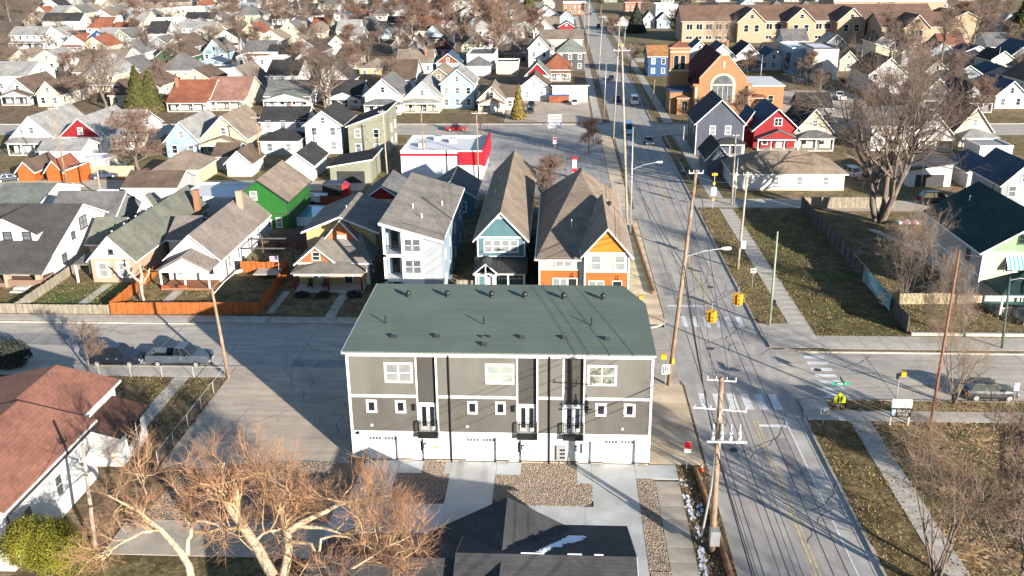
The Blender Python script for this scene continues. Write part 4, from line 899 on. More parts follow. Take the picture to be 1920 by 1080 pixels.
def house_teal():
    T = Thing('house', 'teal-blue two-storey house with black metal porch roof and four-pane window row', 'house', (-6.8, 103.3, 0))
    R_ = mat('roofing_tan_new', (.21, .168, .128), .95, .12, .8, 'shingle')
    wo, ro = volume(T, -9.6, -4.0, 103.3, 137.5, 6.2, 3.0, 'gy', mat('teal_siding', (.085, .175, .205), .6, .05, .8, 'siding'), R_, mat('teal_board', (.07, .15, .175), .6, .05, .8, 'board'), TRIM, .45)
    T.part('gable_trim', MB().box(-9.6, -4.0, 103.24, 103.29, 6.12, 6.32), TRIM)
    T.part('gable_peak', MB().prism([(-7.4, 103.23, 8.45), (-6.2, 103.23, 8.45), (-6.8, 103.23, 9.15)], (0, .06, 0)), TRIM)
    corner_boards(T, -9.6, -4.0, 103.3, 137.5, 6.1)
    for i in range(4): window(T, 'S', -8.35+i*1.03, 103.3, 5.15, .78, 1.35, TRIM, GLASS2, True)
    M_ = mat('black_standing_seam', (.03, .031, .033), .45, .15, 1, spec=.5)
    porch(T, -9.7, -3.9, 103.3, 2.7, 2.75, M_, 'shed', 4, .95, TRIM, mat('porch_deck', (.36, .24, .15), .8), railing=True)
    sm = MB()
    for i in range(12): x = -9.8+i*.52; sm.hexa([(x, 100.4, 2.92), (x+.03, 100.4, 2.92), (x+.03, 103.25, 3.87), (x, 103.25, 3.87), (x, 100.4, 2.97), (x+.03, 100.4, 2.97), (x+.03, 103.25, 3.92), (x, 103.25, 3.92)])
    T.part('roof_seams', sm, M_)
    T.part('water_table', MB().box(-9.6, -4.0, 103.25, 103.29, 3.75, 3.95), TRIM)
    eg = MB()
    for sg in (-1, 1): xe = -8.4+sg*1.5; eg.hexa([(xe, 99.9, 2.75), (-8.4, 99.9, 4.0), (-8.4, 102.9, 4.0), (xe, 102.9, 2.75), (xe, 99.9, 2.9), (-8.4, 99.9, 4.15), (-8.4, 102.9, 4.15), (xe, 102.9, 2.9)])
    T.part('entry_roof', eg, M_)
    tr = MB()
    for sg in (-1, 1): xe = -8.4+sg*1.45; tr.hexa([(xe, 99.82, 2.7), (-8.4, 99.82, 3.95), (-8.4, 99.89, 3.95), (xe, 99.89, 2.7), (xe, 99.82, 2.88), (-8.4, 99.82, 4.13), (-8.4, 99.89, 4.13), (xe, 99.89, 2.88)])
    tr.box(-9.7, -7.1, 99.83, 99.9, 2.62, 2.78); tr.box(-8.46, -8.34, 99.83, 99.9, 2.78, 3.8); tr.box(-9.6, -9.4, 99.8, 100.0, .3, 2.62); tr.box(-7.4, -7.2, 99.8, 100.0, .3, 2.62)
    T.part('entry_truss', tr, TRIM)
    door(T, 'S', -8.2, 103.3, .35, 1.0, 2.05, TRIM, True)
    for x in (-6.6, -5.55, -4.6): window(T, 'S', x, 103.3, 1.8, .85, 1.2, TRIM, GLASS3, True)
    for y in (108, 114, 120, 127):
        for z in (1.9, 4.7): window(T, 'E', -4.0, y, z, .8, 1.3, TRIM, GLASS, True)
    for x, y in ((-8.2, 125), (-8.4, 118), (-8.1, 131)): T.part('vent_pipe', MB().cyl(x, y, 7.4, 8.3, .06, 6), TRIM, ro)
def house_orange():
    T = Thing('house', 'mint and orange house with an amber front gable beside the avenue', 'house', (2.7, 96.8, 0))
    R_ = mat('roofing_tan_worn', (.245, .19, .145), .95, .15, .8, 'shingle')
    mint = mat('mint_siding', (.33, .40, .345), .6, .04, .8, 'siding'); og = mat('orange_siding', (.38, .105, .024), .6, .06, .8, 'siding')
    w = MB().box(-2.2, 7.5, 97.2, 126, -.2, 5.8)
    T.part('wall', w, mint)
    T.part('ground_floor_cladding', MB().box(-2.23, 2.2, 97.14, 97.199, 0, 4.35), og)
    T.part('corner_strip', MB().box(2.21, 2.79, 97.1, 97.19, 0, 5.78), mat('pale_grey_siding', (.62, .62, .60), .6, .05, .8, 'siding'))
    T.part('band_trim', MB().box(-2.25, 2.2, 97.10, 97.14, 4.35, 4.5).box(-2.26, -2.1, 97.09, 97.139, 0, 5.7), TRIM)
    P, Q = (2.65, 119.2, 10.35), (2.65, 121.0, 10.35); SW, SE, NE, NW = (-2.6, 96.75, 5.7), (7.9, 96.75, 5.7), (7.9, 126.4, 5.7), (-2.6, 126.4, 5.7)
    rf = MB(); rf.poly([SW, SE, P]); rf.poly([SW, P, Q, NW]); rf.poly([SE, NE, Q, P]); rf.poly([NE, NW, Q]); rf.poly([SW, NW, NE, SE])
    ro = T.part('roof', rf, R_)
    T.part('gutter', MB().box(-2.6, 2.5, 96.62, 96.745, 5.58, 5.72).box(-2.73, -2.605, 96.7, 126.4, 5.58, 5.72).box(7.905, 8.03, 99, 126.4, 5.58, 5.72), TRIM)
    wg = link('wing', None, T.o)
    volume(T, 2.8, 7.6, 96.4, 110.5, 6.6, 2.75, 'gy', mint, R_, mat('amber_board', (.40, .155, .014), .6, .05, .8), TRIM, .45, parent=wg)
    T.part('wing_base', MB().box(2.78, 7.62, 96.34, 96.399, 0, 4.4), og)
    T.part('wing_trim', MB().box(2.75, 7.65, 96.30, 96.34, 4.4, 4.56).box(2.75, 7.65, 96.32, 96.399, 6.5, 6.7).box(2.74, 2.9, 96.29, 96.339, 0, 6.45).box(7.5, 7.66, 96.29, 96.339, 0, 6.45), TRIM)
    window(T, 'S', .5, 97.2, 5.15, 1.7, .7, TRIM, GLASS2, True, 0, 2)
    for x in (4.0, 6.6): window(T, 'S', x, 96.4, 5.5, .95, 1.6, TRIM, GLASS2, True)
    for x, y in ((.1, 97.14), (4.1, 96.34)): window(T, 'S', x, y, 2.85, 1.5, 1.0, TRIM, GLASS2, True, 0, 2)
    for x, y in ((1.5, 97.14), (6.4, 96.34)):
        door(T, 'S', x, y, 1.25, .9, 2.1, BLACK, True); T.part('gooseneck_lamp', MB().tube([(x, y, 3.95), (x, y-.2, 4.05), (x, y-.3, 3.8)], .04, 6).cyl(x, y-.3, 3.7, 3.8, .14, 8, .05), BLACK)
    for y in (100, 105, 111, 118):
        for z in (1.8, 4.6): window(T, 'E', 7.5 if y > 111 else 7.6, y, z, .85, 1.35, TRIM, GLASS, True)
    for x, y, z in ((4.2, 106.5, 8.1), (1.4, 104, 7.3)): T.part('vent_pipe', MB().cyl(x, y, z-.3, z+.9, .06, 6), TRIM, ro)
    T.part('turbine_vent', MB().cyl(5.9, 108, 7.8, 8.9, .12, 8).ball(5.9, 108, 9.1, .3, .3, .28, 10), BLACK, ro)
    T.part('ridge_vent', MB().cyl(2.65, 119.4, 10.2, 10.8, .2, 8), BLACK, ro)
def house_green():
    T = Thing('house', 'bright green two-storey backyard house with tan roof', 'house', (-41.4, 124.5, 0))
    g = mat('bright_green_siding', (.015, .115, .018), .6, .06, .8, 'board')
    wo, ro = volume(T, -46.0, -38.2, 124.5, 136.5, 4.9, 2.9, 'gy', g, rm('rtan'), None, DARKTRIM, .35)
    window(T, 'S', -42.9, 124.5, 5.6, .8, 1.1, TRIM, GLASS2, True); window(T, 'S', -42.3, 124.5, 1.9, .8, .9, TRIM, GLASS3, True); window(T, 'S', -39.6, 124.5, 1.7, .7, 1.3, TRIM, GLASS2, True); door(T, 'S', -41.2, 124.5, .15, .9, 2, TRIM, True)
    corner_boards(T, -46.0, -38.2, 124.5, 136.5, 4.85, DARKTRIM)
    T.part('belt_trim', MB().box(-46.0, -38.2, 124.44, 124.49, 2.9, 3.05).box(-38.19, -38.14, 124.5, 136.5, 2.9, 3.05), DARKTRIM)
def house_left_terracotta():
    T = Thing('house', 'white house with long terracotta roof and shadowed west slope, bottom left', 'house', (-38, 56, 0))
    R_ = mat('roofing_terracotta', (.30, .135, .092), .95, .12, .6, 'shingle'); w = wm('white', 'stucco')
    wo, ro = volume(T, -46.1, -36.5, 60.2, 67.1, 4.7, 1.15, 'gy', w, R_, None, TRIM, .4)
    wg = link('wing', None, T.o); volume(T, -46.0, -35.2, 48.6, 60.19, 4.75, 1.35, 'gy', w, R_, None, TRIM, .4, parent=wg)
    wg = link('wing', None, T.o); volume(T, -36.49, -33.9, 61.6, 66.2, 2.9, .7, 'sE', w, mat('roofing_brown_porch', (.12, .065, .045), .95, .15, .8, 'shingle'), None, DARKTRIM, .3, parent=wg)
    window(T, 'E', -33.9, 64.0, 1.9, 2.6, 1.3, TRIM, GLASS, True, 1, 3); window(T, 'E', -36.5, 61.0, 3.3, .6, 1.3, TRIM, GLASS3, True)
    for y in (51.0, 55.0): window(T, 'E', -35.2, y, 2.6, .8, 1.5, TRIM, GLASS3, True)
    T.part('downspout', MB().tube([(-35.1, 48.9, 4.5), (-35.1, 48.9, .1)], .05, 6), DARKTRIM)
    T.part('gutter', MB().box(-34.78, -34.62, 48.4, 60.3, 4.5, 4.65), DARKTRIM)
    T2 = Thing('house', 'blue-grey porch roof corner cut off by the bottom left corner', 'house', (-38.5, 44.5, 0))
    volume(T2, -41, -35.9, 42, 47.4, 2.6, .8, 'hip', wm('lgrey'), rm('rblue'), None, TRIM, .3)
def house_green_roof():
    T = Thing('house', 'grey two-storey house with dark green roof and lime front gable, right edge', 'house', (52.5, 98, 0))
    R_ = rm('rdgreen'); gw = wm('pgrey')
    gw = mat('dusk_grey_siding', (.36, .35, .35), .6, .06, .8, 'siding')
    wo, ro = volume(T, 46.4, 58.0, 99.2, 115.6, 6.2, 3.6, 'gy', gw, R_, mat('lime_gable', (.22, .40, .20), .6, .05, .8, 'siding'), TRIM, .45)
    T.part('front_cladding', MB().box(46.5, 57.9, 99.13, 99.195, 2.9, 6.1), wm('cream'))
    T.part('belt_trim', MB().box(46.34, 46.39, 99.2, 115.6, 3.15, 3.45), mat('pale_blue_trim', (.55, .62, .68), .5, .05))
    corner_boards(T, 46.4, 58.0, 99.1, 115.6, 6.1)
    gtr = wm('dgreen')
    for y, z, h in ((113.4, 1.9, 1.3), (107.8, 1.5, 2.0), (105.6, 1.5, 2.0)): window(T, 'W', 46.4, y, z, .8, h, gtr, GLASS, True)
    window(T, 'W', 46.4, 102.6, 4.7, .8, 1.1, gtr, GLASS3, True)
    for x in (50.4, 51.6, 52.8): window(T, 'S', x, 99.2, 7.6, .8, 1.0, gtr, GLASS, True)
    aw = MB()
    AWM = [mat('awning_white', (.8, .82, .82), .7), mat('awning_teal', (.05, .34, .34), .7)]
    for i in range(18):
        x = 48.9+i*.22; aw.hexa([(x, 98.3, 4.6), (x+.22, 98.3, 4.6), (x+.22, 99.12, 5.6), (x, 99.12, 5.6), (x, 98.28, 4.64), (x+.22, 98.28, 4.64), (x+.22, 99.12, 5.66), (x, 99.12, 5.66)], i % 2)
        aw.box(x, x+.22, 98.26, 98.3, 4.35, 4.6, i % 2)
    T.part('awning', aw, AWM)
    for x in (49.5, 50.7, 52.0): window(T, 'S', x, 99.13, 4.4, .9, 1.0, TRIM, GLASS, True)
    porch(T, 47.2, 58.0, 99.1, 4.2, 2.7, R_, 'hip', 4, 1.3, TRIM, mat('teal_deck', (.05, .16, .15), .7), railing=True)
    T.part('porch_gable_roof', MB().hexa([(49.2, 94.6, 2.9), (51.4, 94.6, 4.0), (51.4, 97.8, 4.0), (49.2, 97.8, 2.9), (49.2, 94.6, 3.0), (51.4, 94.6, 4.1), (51.4, 97.8, 4.1), (49.2, 97.8, 3.0)]), rm('rsage'))
    door(T, 'S', 52, 99.1, .35, m=wm('dgreen'))
    T.part('vent_pipe', MB().cyl(49.8, 112.2, 8.0, 9.1, .06, 6), TRIM, ro)
    st = MB()
    for i in range(4): st.box(48.6, 50.4, 93.2+i*.4, 94.9, .12+i*.12*.9, .2+i*.12)
    T.part('porch_steps', st, mat('teal_deck', (.05, .16, .15)))
def house_navy():
    T = Thing('house', 'navy two-storey gabled house at the avenue corner', 'house', (30.6, 178.4, 0))
    wo, ro = volume(T, 25.9, 34.9, 178.0, 190, 6.2, 4.3, 'gy', mat('navy_siding', (.062, .073, .10), .6, .05, .8, 'siding'), mat('roofing_midnight', (.035, .042, .055), .95, .12, .8, 'shingle'), None, TRIM, .4)
    for x in (29.0, 31.9): window(T, 'S', x, 178.0, 4.8, .9, 1.5, TRIM, GLASS2)
    for y in (181, 186): window(T, 'W', 25.9, y, 4.6, .8, 1.3, TRIM, GLASS)
    corner_boards(T, 25.9, 34.9, 178.0, 190, 6.2)
    porch(T, 29.4, 34.9, 178.0, 2.0, 2.5, rm('rdark'), 'hip', 3, .8)
def house_red():
    T = Thing('house', 'red gabled house with slate-blue roof beside the navy house', 'house', (41.5, 184.5, 0))
    w = wm('red'); r = rm('rblue')
    volume(T, 38.0, 46.6, 183.5, 196, 4.0, 3.9, 'gy', w, r, None, TRIM, .5)
    window(T, 'S', 42.5, 183.5, 5.4, 1.3, 1.3, TRIM, GLASS, False, 1, 2)
    wg = link('wing', None, T.o); volume(T, 36.4, 37.99, 186, 194, 4.0, 2.5, 'sW', w, r, None, TRIM, .3, parent=wg)
    porch(T, 38.4, 46.2, 183.5, 2.2, 2.4, rm('rgrey'), 'gable', 4, 1.6, gable=w)
    window(T, 'S', 40.2, 183.5, 1.8); door(T, 'S', 43, 183.5, .35, m=TRIM)
def house_ranch():
    T = Thing('house', 'long low white ranch house with tan roof facing the avenue alley', 'house', (37.2, 150.2, 0))
    volume(T, 28.4, 46.2, 150.0, 160.5, 3.0, 2.5, 'hip', wm('white'), mat('roofing_ranch_tan', (.25, .195, .145), .95, .14, .7, 'shingle'), None, TRIM, .45)
    for x in (30.6, 35.2, 39.0, 43.2): window(T, 'S', x, 150.0, 1.75, .8, 1.3, TRIM, GLASS2)
    for y in (152, 155, 158): window(T, 'W', 28.4, y, 1.7, .8, 1.2, TRIM, GLASS3)
    T.part('foundation', MB().box(28.36, 46.24, 149.96, 149.995, -.1, .45), CONCO)
    T.part('satellite_dish', MB().ball(37.2, 153.6, 4.6, .35, .12, .35, 10).cyl(37.2, 153.7, 3.6, 4.5, .04, 6), METAL)
    wg = link('wing', None, T.o); volume(T, 25.6, 29.4, 160.6, 170, 3.2, 2.2, 'gy', wm('slate'), rm('rdark'), None, TRIM, .4, parent=wg)
for f_ in (house_bungalow, house_peach, house_white_porch, house_yellow, house_modern, house_teal, house_orange, house_green, house_left_terracotta, house_green_roof, house_navy, house_red, house_ranch): f_()

# ------------------------------------------------------------------ brick church
def church():
    T = Thing('church', 'orange brick church with maroon roof, square bell tower and arched window', 'church', (38, 222, 0))
    br = mat('church_brick', (.27, .125, .045), .9, .16, 1.2, 'brick'); st = mat('church_stone', (.42, .37, .30), .8, .08); R_ = rm('rmaroon')
    wo, ro = volume(T, 31.6, 44.2, 223.0, 252, 6.5, 7.0, 'gy', br, R_, None, st, .3)
    T.part('front_gable', MB().prism([(31.0, 222.2, -.2), (44.8, 222.2, -.2), (44.8, 222.2, 7.4), (43.4, 222.2, 7.4), (43.4, 222.2, 8.6), (38.7, 222.2, 13.9), (37.1, 222.2, 13.9), (32.4, 222.2, 8.6), (32.4, 222.2, 7.4), (31.0, 222.2, 7.4)], (0, .79, 0)), br)
    cop = MB()
    for sg in (-1, 1): xa, xb = 37.9+sg*.8, 37.9+sg*5.5; cop.hexa([(xb, 222.1, 8.6), (xa, 222.1, 13.9), (xa, 223.1, 13.9), (xb, 223.1, 8.6), (xb, 222.1, 8.85), (xa, 222.1, 14.15), (xa, 223.1, 14.15), (xb, 223.1, 8.85)])
    cop.box(37.1, 38.7, 222.1, 223.1, 13.91, 14.2); T.part('coping', cop, st)
    def archwin(xc, zb, w, h, y, nm='window', parts=3):
        pts = [(xc-w/2, y, zb), (xc+w/2, y, zb)] + [(xc+w/2*math.cos(math.pi*i/10), y, zb+h-w/2+w/2*math.sin(math.pi*i/10)) for i in range(11)]
        big = [((p[0]-xc)*1.28+xc, y, (p[2]-zb)*1.1+zb-.15) for p in pts]
        f = T.part(nm, MB().prism(big, (0, -.1, 0)), st)
        T.part('pane', MB().prism([(p[0], y-.1, p[2]) for p in pts], (0, -.06, 0)), GLASS3, f)
        mu = MB()
        for i in range(1, parts): x = xc-w/2+w*i/parts; mu.box(x-.07, x+.07, y-.22, y-.161, zb, zb+h*.7)
        mu.box(xc-w/2, xc+w/2, y-.215, y-.165, zb+h*.62, zb+h*.68); T.part('tracery', mu, st, f)
    archwin(37.9, 3.2, 4.6, 6.2, 222.2, parts=4)
    T.part('niche', MB().box(37.65, 38.15, 222.1, 222.2, 11.0, 12.6), st)
    for x in (31.3, 43.6): T.part('buttress', MB().box(x, x+.9, 221.6, 222.2, 0, 7.0, 0).box(x+.2, x+.7, 221.52, 221.6, 3, 6.8, 1), [br, st])
    for x0, x1 in ((27.6, 31.0), (44.8, 48.4)):
        wg = link('porch_wing', None, T.o); volume(T, x0, x1, 222.8, 227, 4.0, .5, 'hip', br, rm('rred'), None, st, .15, parent=wg)
        window(T, 'S', (x0+x1)/2, 222.8, 2.2, 1.1, 2.2, st, GLASS, False, 1, 2)
    tw = link('bell_tower', None, T.o)
    volume(T, 26.6, 31.2, 233, 237.6, 14.6, 1.3, 'hip', br, rm('rred'), None, st, .25, parent=tw)
    for x in (28.1, 29.7):
        pts = [(x-.55, 232.95, 9.6), (x+.55, 232.95, 9.6)] + [(x+.55*math.cos(math.pi*i/8), 232.95, 12.3+.55*math.sin(math.pi*i/8)) for i in range(9)]
        f = T.part('belfry_window', MB().prism([((p[0]-x)*1.35+x, 232.99, p[2]+.1) for p in pts], (0, -.12, 0)), st, tw)
        T.part('belfry_opening', MB().prism([(p[0], 232.86, p[2]) for p in pts], (0, -.04, 0)), GLASS, tw)
    T.part('belt_course', MB().box(26.5, 31.3, 232.88, 233, 9.0, 9.35).box(26.5, 31.3, 232.9, 233, 13.5, 13.8), st, tw)
    T.part('side_aisle', MB().box(26.0, 31.5, 224.5, 232.9, -.2, 5.2), br)
    T.part('aisle_roof', MB().box(25.8, 31.55, 224.3, 232.95, 5.2, 5.5), rm('rblue'))
    for y in (226.5, 230): window(T, 'W', 26.0, y, 2.6, .9, 2.4, st, GLASS)
    for y in (238, 243, 248): window(T, 'W', 31.6, y, 4, 1.2, 3, st, GLASS)
    T.part('east_hall', MB().box(44.3, 53.5, 228, 244, -.2, 6.0), br); T.part('hall_roof', MB().box(44.3, 53.7, 227.8, 244.2, 6.0, 6.3), rm('rwhite'))
    for x in (47, 50.5): window(T, 'S', x, 228, 3, 1.1, 1.6, st, GLASS)
    T.part('steps', MB().box(35.5, 40.3, 220, 222.2, 0, .5).box(35.8, 40, 220.6, 222.2, .501, .9), CONC)
    T.part('front_door', MB().box(36.7, 39.1, 222.05, 222.2, .9, 3.0), wm('rust'))
church()
# ------------------------------------------------------------------ school
def school():
    T = Thing('school', 'long tan brick school with brown gabled roofs at the top right', 'school', (100, 400, 0))
    br = mat('school_brick', (.34, .24, .155), .9, .1, .8, 'brick'); R_ = mat('roofing_school', (.155, .095, .07), .95, .08, .3, 'shingle')
    def v(x0, x1, y0, y1, h, r, k): 
        wg = link('school_wing', None, T.o); volume(T, x0, x1, y0, y1, h, r, k, br, R_, None, TRIM, .6, parent=wg); return wg
    v(50, 152, 400, 424, 8.5, 5.5, 'gx')
    for x in (72, 92, 112):
        v(x, x+11, 395.8, 411, 8.5, 5.0, 'gy')
        window(T, 'S', x+5.5, 395.8, 10.4, 1.6, 1.4, TRIM, GLASS)
        for q in (3.4, 7.6): window(T, 'S', x+q, 395.8, 5.8, 1.7, 2.6, TRIM, GLASS)
    for x in (53, 57, 61, 65, 69, 85.5, 89, 105.6, 109): window(T, 'S', x, 400, 6.2, 2.4, 2.2, TRIM, GLASS, False, 0, 2); window(T, 'S', x, 400, 1.9, 2.4, 1.2, TRIM, GLASS, False, 0, 2)
    v(124, 150, 378, 399.9, 7.6, 4.6, 'gx'); v(131, 140.5, 373.5, 388, 7.6, 4.6, 'gy'); v(150.2, 172, 392, 420, 7, 5, 'gy')
    window(T, 'S', 135.7, 373.5, 3.9, 4.5, 5.4, TRIM, GLASS, False, 1, 3)
    T.part('round_louvre', MB().tube([(135.7, 373.4, 10.0), (135.7, 373.2, 10.0)], .8, 14), GLASS)
    T.part('rooftop_hall', MB().box(118, 165, 426, 452, 0, 15), br); T.part('hall_roof', MB().box(117.5, 165.5, 425.5, 452.5, 15, 15.6), rm('rgrey'))
    T.part('hall_parapet', MB().box(117.6, 165.4, 425.3, 425.5, 14.2, 15.3), TRIM)
    for x in (126.5, 145.5): window(T, 'S', x, 378, 4, 1.8, 2.4, TRIM, GLASS)
school()
# ------------------------------------------------------------------ food mart (white box, red parapet corner) and its sign
def food_mart():
    T = Thing('food_mart', 'white flat-roofed shop building with a red parapet band', 'shop', (-20, 158, 0))
    w = mat('shop_painted_block', (.55, .57, .61), .7, .06, .5); red = mat('shop_red_paint', (.36, .01, .022), .55, .05)
    wo, ro = volume(T, -27.6, -13.4, 157.6, 171.5, 4.6, .5, 'flat', w, rm('rwhite'), None, TRIM)
    T.part('red_band', MB().box(-27.66, -13.34, 157.53, 157.548, 4.15, 4.58), red)
    T.part('red_parapet', MB().box(-17.6, -13.3, 157.4, 157.52, 2.6, 4.9).box(-13.34, -12.9, 157.4, 172, 2.4, 5.6), red)
    for x, z in ((-25.6, 3.2), (-24.6, 2.9), (-21.5, 2.9), (-20, 2.7)): T.part('wall_lamp', MB().box(x-.12, x+.12, 157.4, 157.6, z, z+.2), METAL)
    door(T, 'S', -18.5, 157.6, .1, .9, 2, METAL); window(T, 'E', -13.4, 163, 1.6, 2.2, 1.6, TRIM, GLASS, False, 0, 2)
    for x, y in ((-24.5, 163), (-19.5, 167), (-22.5, 169)):
        T.part('rooftop_unit', MB().box(x-.7, x+.7, y-.6, y+.6, 4.65, 5.5), METAL, ro)
    S_ = Thing('shop_sign', 'tall white roadside sign lettered FAIR DEAL FOOD MART in red', 'sign', (-1.1, 186, GZ))
    S_.part('post', MB().box(-1.25, -.95, 185.9, 186.1, GZ, 3.7), METAL)
    S_.part('sign_board', MB().box(-2.5, .25, 185.8, 186.2, 3.7, 6.5), mat('sign_white', (.62, .62, .62), .4, .02))
    red2 = mat('sign_red', (.42, .015, .03), .5)
    for z, t in ((6.08, 'FAIR DEAL'), (5.5, 'FOOD MART')): S_.put('lettering', text_mesh(t, .52, red2), -1.12, 185.78, z)
    bl = mat('sign_blue', (.04, .08, .28), .5)
    S_.part('panel_strip', MB().box(-2.35, .1, 185.78, 185.8, 4.75, 5.1), mat('sign_lilac', (.38, .36, .44), .5, .3, 6))
    for x in (-2.45, -.05): S_.part('panel_strip', MB().box(x, x+.25, 185.76, 185.78, 4.5, 4.9), bl)
    S_.part('panel_strip', MB().box(-2.2, 0, 185.775, 185.8, 4.0, 4.35), mat('sign_pale_grey', (.4, .4, .42), .5, .4, 8))
food_mart()

# ------------------------------------------------------------------ the wider neighbourhood: label, x0, x1, front y, depth, eave, rise, roof, wall, roofing
H = house
# --- backyards and garages north of the near row
H('white flat-roofed garage between the grey and green roofs', -57.10, -47.38, 132.74, 9, 3.0, .3, 'flat', 'white', 'rwhite', cat='garage', wins=False)
H('small white shed roof tucked behind the sage roof', -65.59, -61.22, 128.58, 5, 2.4, 1.3, 'gx', 'white', 'rwhite', cat='shed', wins=False)
H('brown-roofed garage behind the sage-roofed cottage', -69.64, -61.16, 141.43, 8, 2.5, 1.7, 'gx', 'lgrey', 'rbrown', cat='garage', wins=False)
H('pale yellow garage with white double door and tan hip roof', -69.45, -61.83, 153.04, 8.5, 2.8, 2.3, 'hip', 'pale', 'rtan', cat='garage', garage=4.8, wins=False)
H('small white garage with wooden lean-to left of the olive garage', -59.07, -54.66, 159.02, 7, 2.6, 2.0, 'gy', 'white', 'rbrown', cat='garage', wins=False)
H('white garage with dark hip roof behind the green house', -48.02, -42.79, 156.03, 10, 2.9, 2.0, 'gy', 'white', 'rdark', cat='garage', wins=False)
H('olive garage with slanted black roof and dark door', -39.41, -32.32, 154.45, 9, 2.9, 1.2, 'sW', 'olive', 'rdark', cat='garage', garage=4.8, wins=False, trim='w')
H('tan house with a red front gable behind the yellow house', -29.19, -23.59, 133.09, 10, 2.9, 1.9, 'gy', 'pale', 'rgrey', gable='red', wins=False)
H('blue garage with grey gable roof behind the white modern house', -19.49, -12.75, 133.12, 9.5, 3.4, 2.2, 'gy', 'teal', 'rgrey', cat='garage')
H('grey-roofed backyard building with a chimney cap at the far left', -83.47, -76.20, 126.28, 14, 2.9, 2.1, 'gx', 'white', 'rgrn2', cat='garage', wins=False)
H('charcoal gabled rear house between the bungalow and the sage roof', -69.56, -60.73, 118.06, 10, 3.4, 3.0, 'gx', 'grey', 'rgrey', wins=False)
H('tan roofed shed with stacked boards, far left backyard', -82.29, -77.62, 136.93, 6, 2.3, 1.0, 'gx', 'tan', 'rtan', cat='shed', wins=False)
H('white box shed between two backyard garages', -72.72, -69.53, 136.27, 3, 2.4, .3, 'flat', 'white', 'rwhite', cat='shed', wins=False)
H('orange barn-roofed shed behind the weathered fence, left one', -94.99, -92.12, 155.01, 8, 2.0, 1.5, 'gy', 'orange', 'rbrown', cat='shed', wins=False)
H('orange barn-roofed shed behind the weathered fence, right one', -89.83, -86.97, 155.05, 6, 2.0, 1.7, 'gy', 'orange', 'rred', cat='shed', wins=False)
H('orange lean-to shed beside the leaning pole', -85.91, -83.45, 154.21, 4, 2.2, .8, 'sW', 'orange', 'rgrey', cat='shed', wins=False)
# --- row along the alley, left to centre
H('white gabled house with a plain front at the far left', -109.08, -100.57, 178.42, 16, 3.4, 4.0, 'gy', 'white', 'rlight', porch_=('shed',2.4,2.6,.6))
H('white house with a bright red front gable', -99.27, -90.59, 178.42, 16, 3.4, 3.6, 'gy', 'white', 'rlight', gable='red', porch_=('hip',2.4,2.5,.6))
H('light grey roofed house with a small red dormer right of the red gable', -92.01, -86.06, 182.27, 14, 3.3, 3.6, 'gx', 'white', 'rlight')
H('pale house with long grey roof left of the yellow-fronted house', -76.33, -69.81, 174.67, 15, 3.4, 3.6, 'gy', 'lblue', 'rlight')
H('cream two-window gabled house with tan roof and small porch', -69.57, -60.73, 175.79, 14, 3.7, 4.2, 'gy', 'pale', 'rtan', porch_=('gable',2.2,2.7,1.5), trim='w')
H('white house with dark roof running sideways and a hipped porch', -60.83, -51.61, 185.45, 9, 5.2, 2.2, 'gx', 'white', 'rdark')
H('white two-storey gabled house with two black windows', -49.83, -42.57, 178.46, 12, 5.8, 2.6, 'gy', 'white', 'rdark', trim='w')
H('olive modern house with a slanted black roof', -40.81, -33.57, 176.15, 13, 5.9, 2.6, 'sW', 'olive', 'rdark')
H('grey porch-roofed cottage left of the two-storey white pair', -58.46, -51.09, 176.74, 7, 3.0, 1.7, 'hip', 'lgrey', 'rdark')
H('white cottage half hidden behind the leaning pole', -63.09, -59.15, 163.86, 7, 2.7, 1.7, 'gx', 'white', 'rbrown', cat='shed', wins=False)
H('white carport shed behind the barn-roofed sheds', -88.10, -82.65, 161.93, 5, 2.3, .3, 'flat', 'white', 'rwhite', cat='shed', wins=False)
H('long white garage behind the parked blue cars', -98.89, -90.81, 169.38, 7, 2.5, 1.5, 'gx', 'white', 'rlight', cat='garage', wins=False)
# --- the row facing the back street, left to right
H('brown roofed cottage with grey porch gable under the large bare tree', -146.59, -139.00, 240.27, 15, 3.3, 3.4, 'gy', 'pgrey', 'rbrown', porch_=('gable',2.3,2.6,1.4))
H('brown roofed cottage with cream gable beside the grey-porched one', -135.76, -129.47, 236.35, 15, 3.3, 3.2, 'gy', 'cream', 'rbrown')
H('white house with a wide grey roof cut by the left edge', -165.94, -153.44, 263.57, 16, 4.4, 3.2, 'gx', 'white', 'rlight')
H('cream cottage with brown roof between the bare tree and the evergreens', -116.04, -109.40, 235.57, 14, 3.1, 3.0, 'gx', 'cream', 'rbrown')
H('white house with rust-brown hip roof and deep porch, left of the pair', -97.94, -87.81, 229.96, 13, 3.2, 3.6, 'gx', 'white', 'rred', porch_=('shed',2.4,2.4,.9), chim=(-.42,.3))
H('cream house with pinkish-brown roof, brick porch and wide gable', -89.69, -78.97, 232.04, 14, 3.4, 3.8, 'gx', 'cream', 'rpink', porch_=('shed',2.6,2.6,.8))
H('white cottage with green-grey roof and small gabled front', -74.61, -63.24, 233.16, 13, 3.2, 3.0, 'gx', 'white', 'rgrn2', porch_=('gable',2.4,2.5,1.6))
H('white gabled cottage with black roof beside the forked tree', -59.03, -50.54, 234.76, 12, 3.2, 2.8, 'gx', 'white', 'rdark', porch_=('gable',2.0,2.5,1.7))
H('white house with a grey shingled front gable and full porch', -47.46, -38.57, 225.18, 15, 4.6, 3.8, 'gy', 'white', 'rgrey', gable='lgrey', porch_=('hip',2.4,2.6,.9))
H('pale yellow cottage with white gable and three tiny windows', -38.31, -29.35, 227.90, 15, 3.4, 3.9, 'gy', 'pale', 'rlight', gable='white', porch_=('hip',2.2,2.5,.7))
